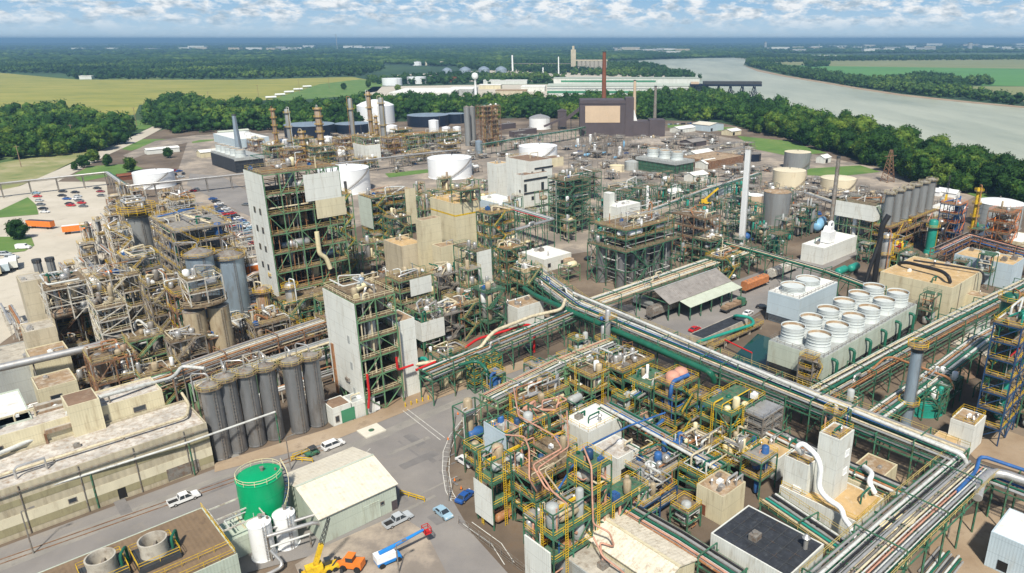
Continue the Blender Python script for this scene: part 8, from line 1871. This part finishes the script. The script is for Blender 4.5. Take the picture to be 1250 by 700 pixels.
for key, poly, sp in AREAS:
 if key == 'N': CNT['N'] = 0
 cd = scatter(poly, sp, .25, rf_); rf_.shuffle(cd)
 for x, y in cd:
  q = pix(Vector((x, y, 0)))
  if not (-30 < q[0] < 1280 and q[1] < 735): continue
  L, W = rf_.uniform(.55, .9) * sp, rf_.uniform(.5, .8) * sp
  if blocked(x, y, L, W): continue
  FOOT.append((Vector((x, y, 0)), GA, L, W)); CNT[key] = CNT.get(key, 0) + 1
  h = rf_.choice([3, 4.5, 6.5, 8, 10, 13]) if key != 'N' else rf_.choice([2.5, 3.5, 5])
  if CNT[key] > {'L': 78, 'C': 88, 'G': 30, 'R': 98, 'N': 75}[key]: continue
  nsk += 1
  skid('%s %s' % (CW[key], KIND[nsk % 6]), Vector((x, y, 0)), L, W, h, ST[key], nsk * 7, name='yard_equipment' if key == 'N' else 'process_skid')
print('skids', nsk, CNT)
nb_ = 0
for key, poly, sp in AREAS:
 if key == 'N': continue
 for x, y in scatter(poly, sp * 1.55, .3, rf_):
  q = pix(Vector((x, y, 0)))
  if not (-20 < q[0] < 1270 and q[1] < 725) or nb_ >= 150: continue
  L = rf_.uniform(9, 22); al = rf_.random() < .5
  p = Vector((x, y, 0))
  ends = [p + Vector((ux, uy, 0)) * k for k in (0, L / 2, L)] if al else [p + Vector((-uy, ux, 0)) * k for k in (0, L / 2, L)]
  if any(inpoly(e_.x, e_.y, r_) for e_ in ends for r_ in ROADS): continue
  nb_ += 1; hh_ = rf_.choice([3.2, 4.2, 5, 6.2]); n_ = rf_.randint(3, 6)
  t = thing('pipe_run', '%s run of %s pipes' % (CW[key], 'x x x three four five six'.split()[n_]), 'pipe run', p, GA if al else GA + math.pi / 2, auto=True)
  for k in range(n_):
   r = rf_.choice([.1, .14, .2, .28]); y_ = .5 * k; dz = rf_.choice([0, 0, -1.5, 1.2])
   pts = [(0, y_, 0.1 if rf_.random() < .5 else hh_), (0, y_, hh_ + r), (L * rf_.uniform(.3, .7), y_, hh_ + r), (L * .72, y_, hh_ + r + dz), (L, y_, hh_ + r + dz), (L, y_, rf_.choice([.2, hh_ + dz]))]
   MB().tube(chamfer(pts, r), r, 7).build('pipe', rf_.choice(ST[key][2]), t, True)
  b = MB()
  for k in range(int(L / 5) + 1):
   for yy in (-.3, .5 * n_ - .2): b.box(k * 5 - .1, k * 5 + .1, yy - .1, yy + .1, 0, hh_)
   b.box(k * 5 - .1, k * 5 + .1, -.5, .5 * n_, hh_ - .25, hh_)
  b.build('support', ST[key][0], t)
print('runs', nb_)
# ================= labels: every repeated wording gets what it stands next to, then its place
def near_anchor(p, skip=0):
 ds = sorted(ANCH, key=lambda a: (a[0].xy - p.xy).length)
 return ds[skip]
def rel(p, a):
 q, r = pix(Vector((p.x, p.y, 2))), pix(Vector((a.x, a.y, 2))); dx, dy = q[0] - r[0], q[1] - r[1]
 if abs(dx) > abs(dy) * 1.2: return 'right of' if dx > 0 else 'left of'
 return 'in front of' if dy > 0 else 'behind'
groups = {}
for rec in THINGS:
 if rec[2]:
  p = rec[0].matrix_world.translation if False else rec[0].location
  a = near_anchor(p); rec[1] = '%s %s the %s' % (rec[1], rel(p, a[0]), a[1])
 groups.setdefault(rec[1], []).append(rec)
ORD = ['leftmost', 'second', 'third', 'fourth', 'fifth', 'sixth', 'seventh', 'eighth', 'ninth', 'tenth', 'eleventh', 'twelfth', 'thirteenth', 'fourteenth', 'fifteenth']
for lab, recs in groups.items():
 auto = [r for r in recs if r[2]]
 if len(auto) > 1:
  auto.sort(key=lambda r: pix(r[0].location)[0])
  for i, r in enumerate(auto):
   s = lab + ((', leftmost' if i == 0 else ', %s from left' % ORD[i]) if i < len(ORD) else ', number %d from left' % (i + 1))
   r[1] = s
for r in THINGS: r[0]['label'] = r[1]
print('things', len(THINGS), 'objects', len(bpy.data.objects))
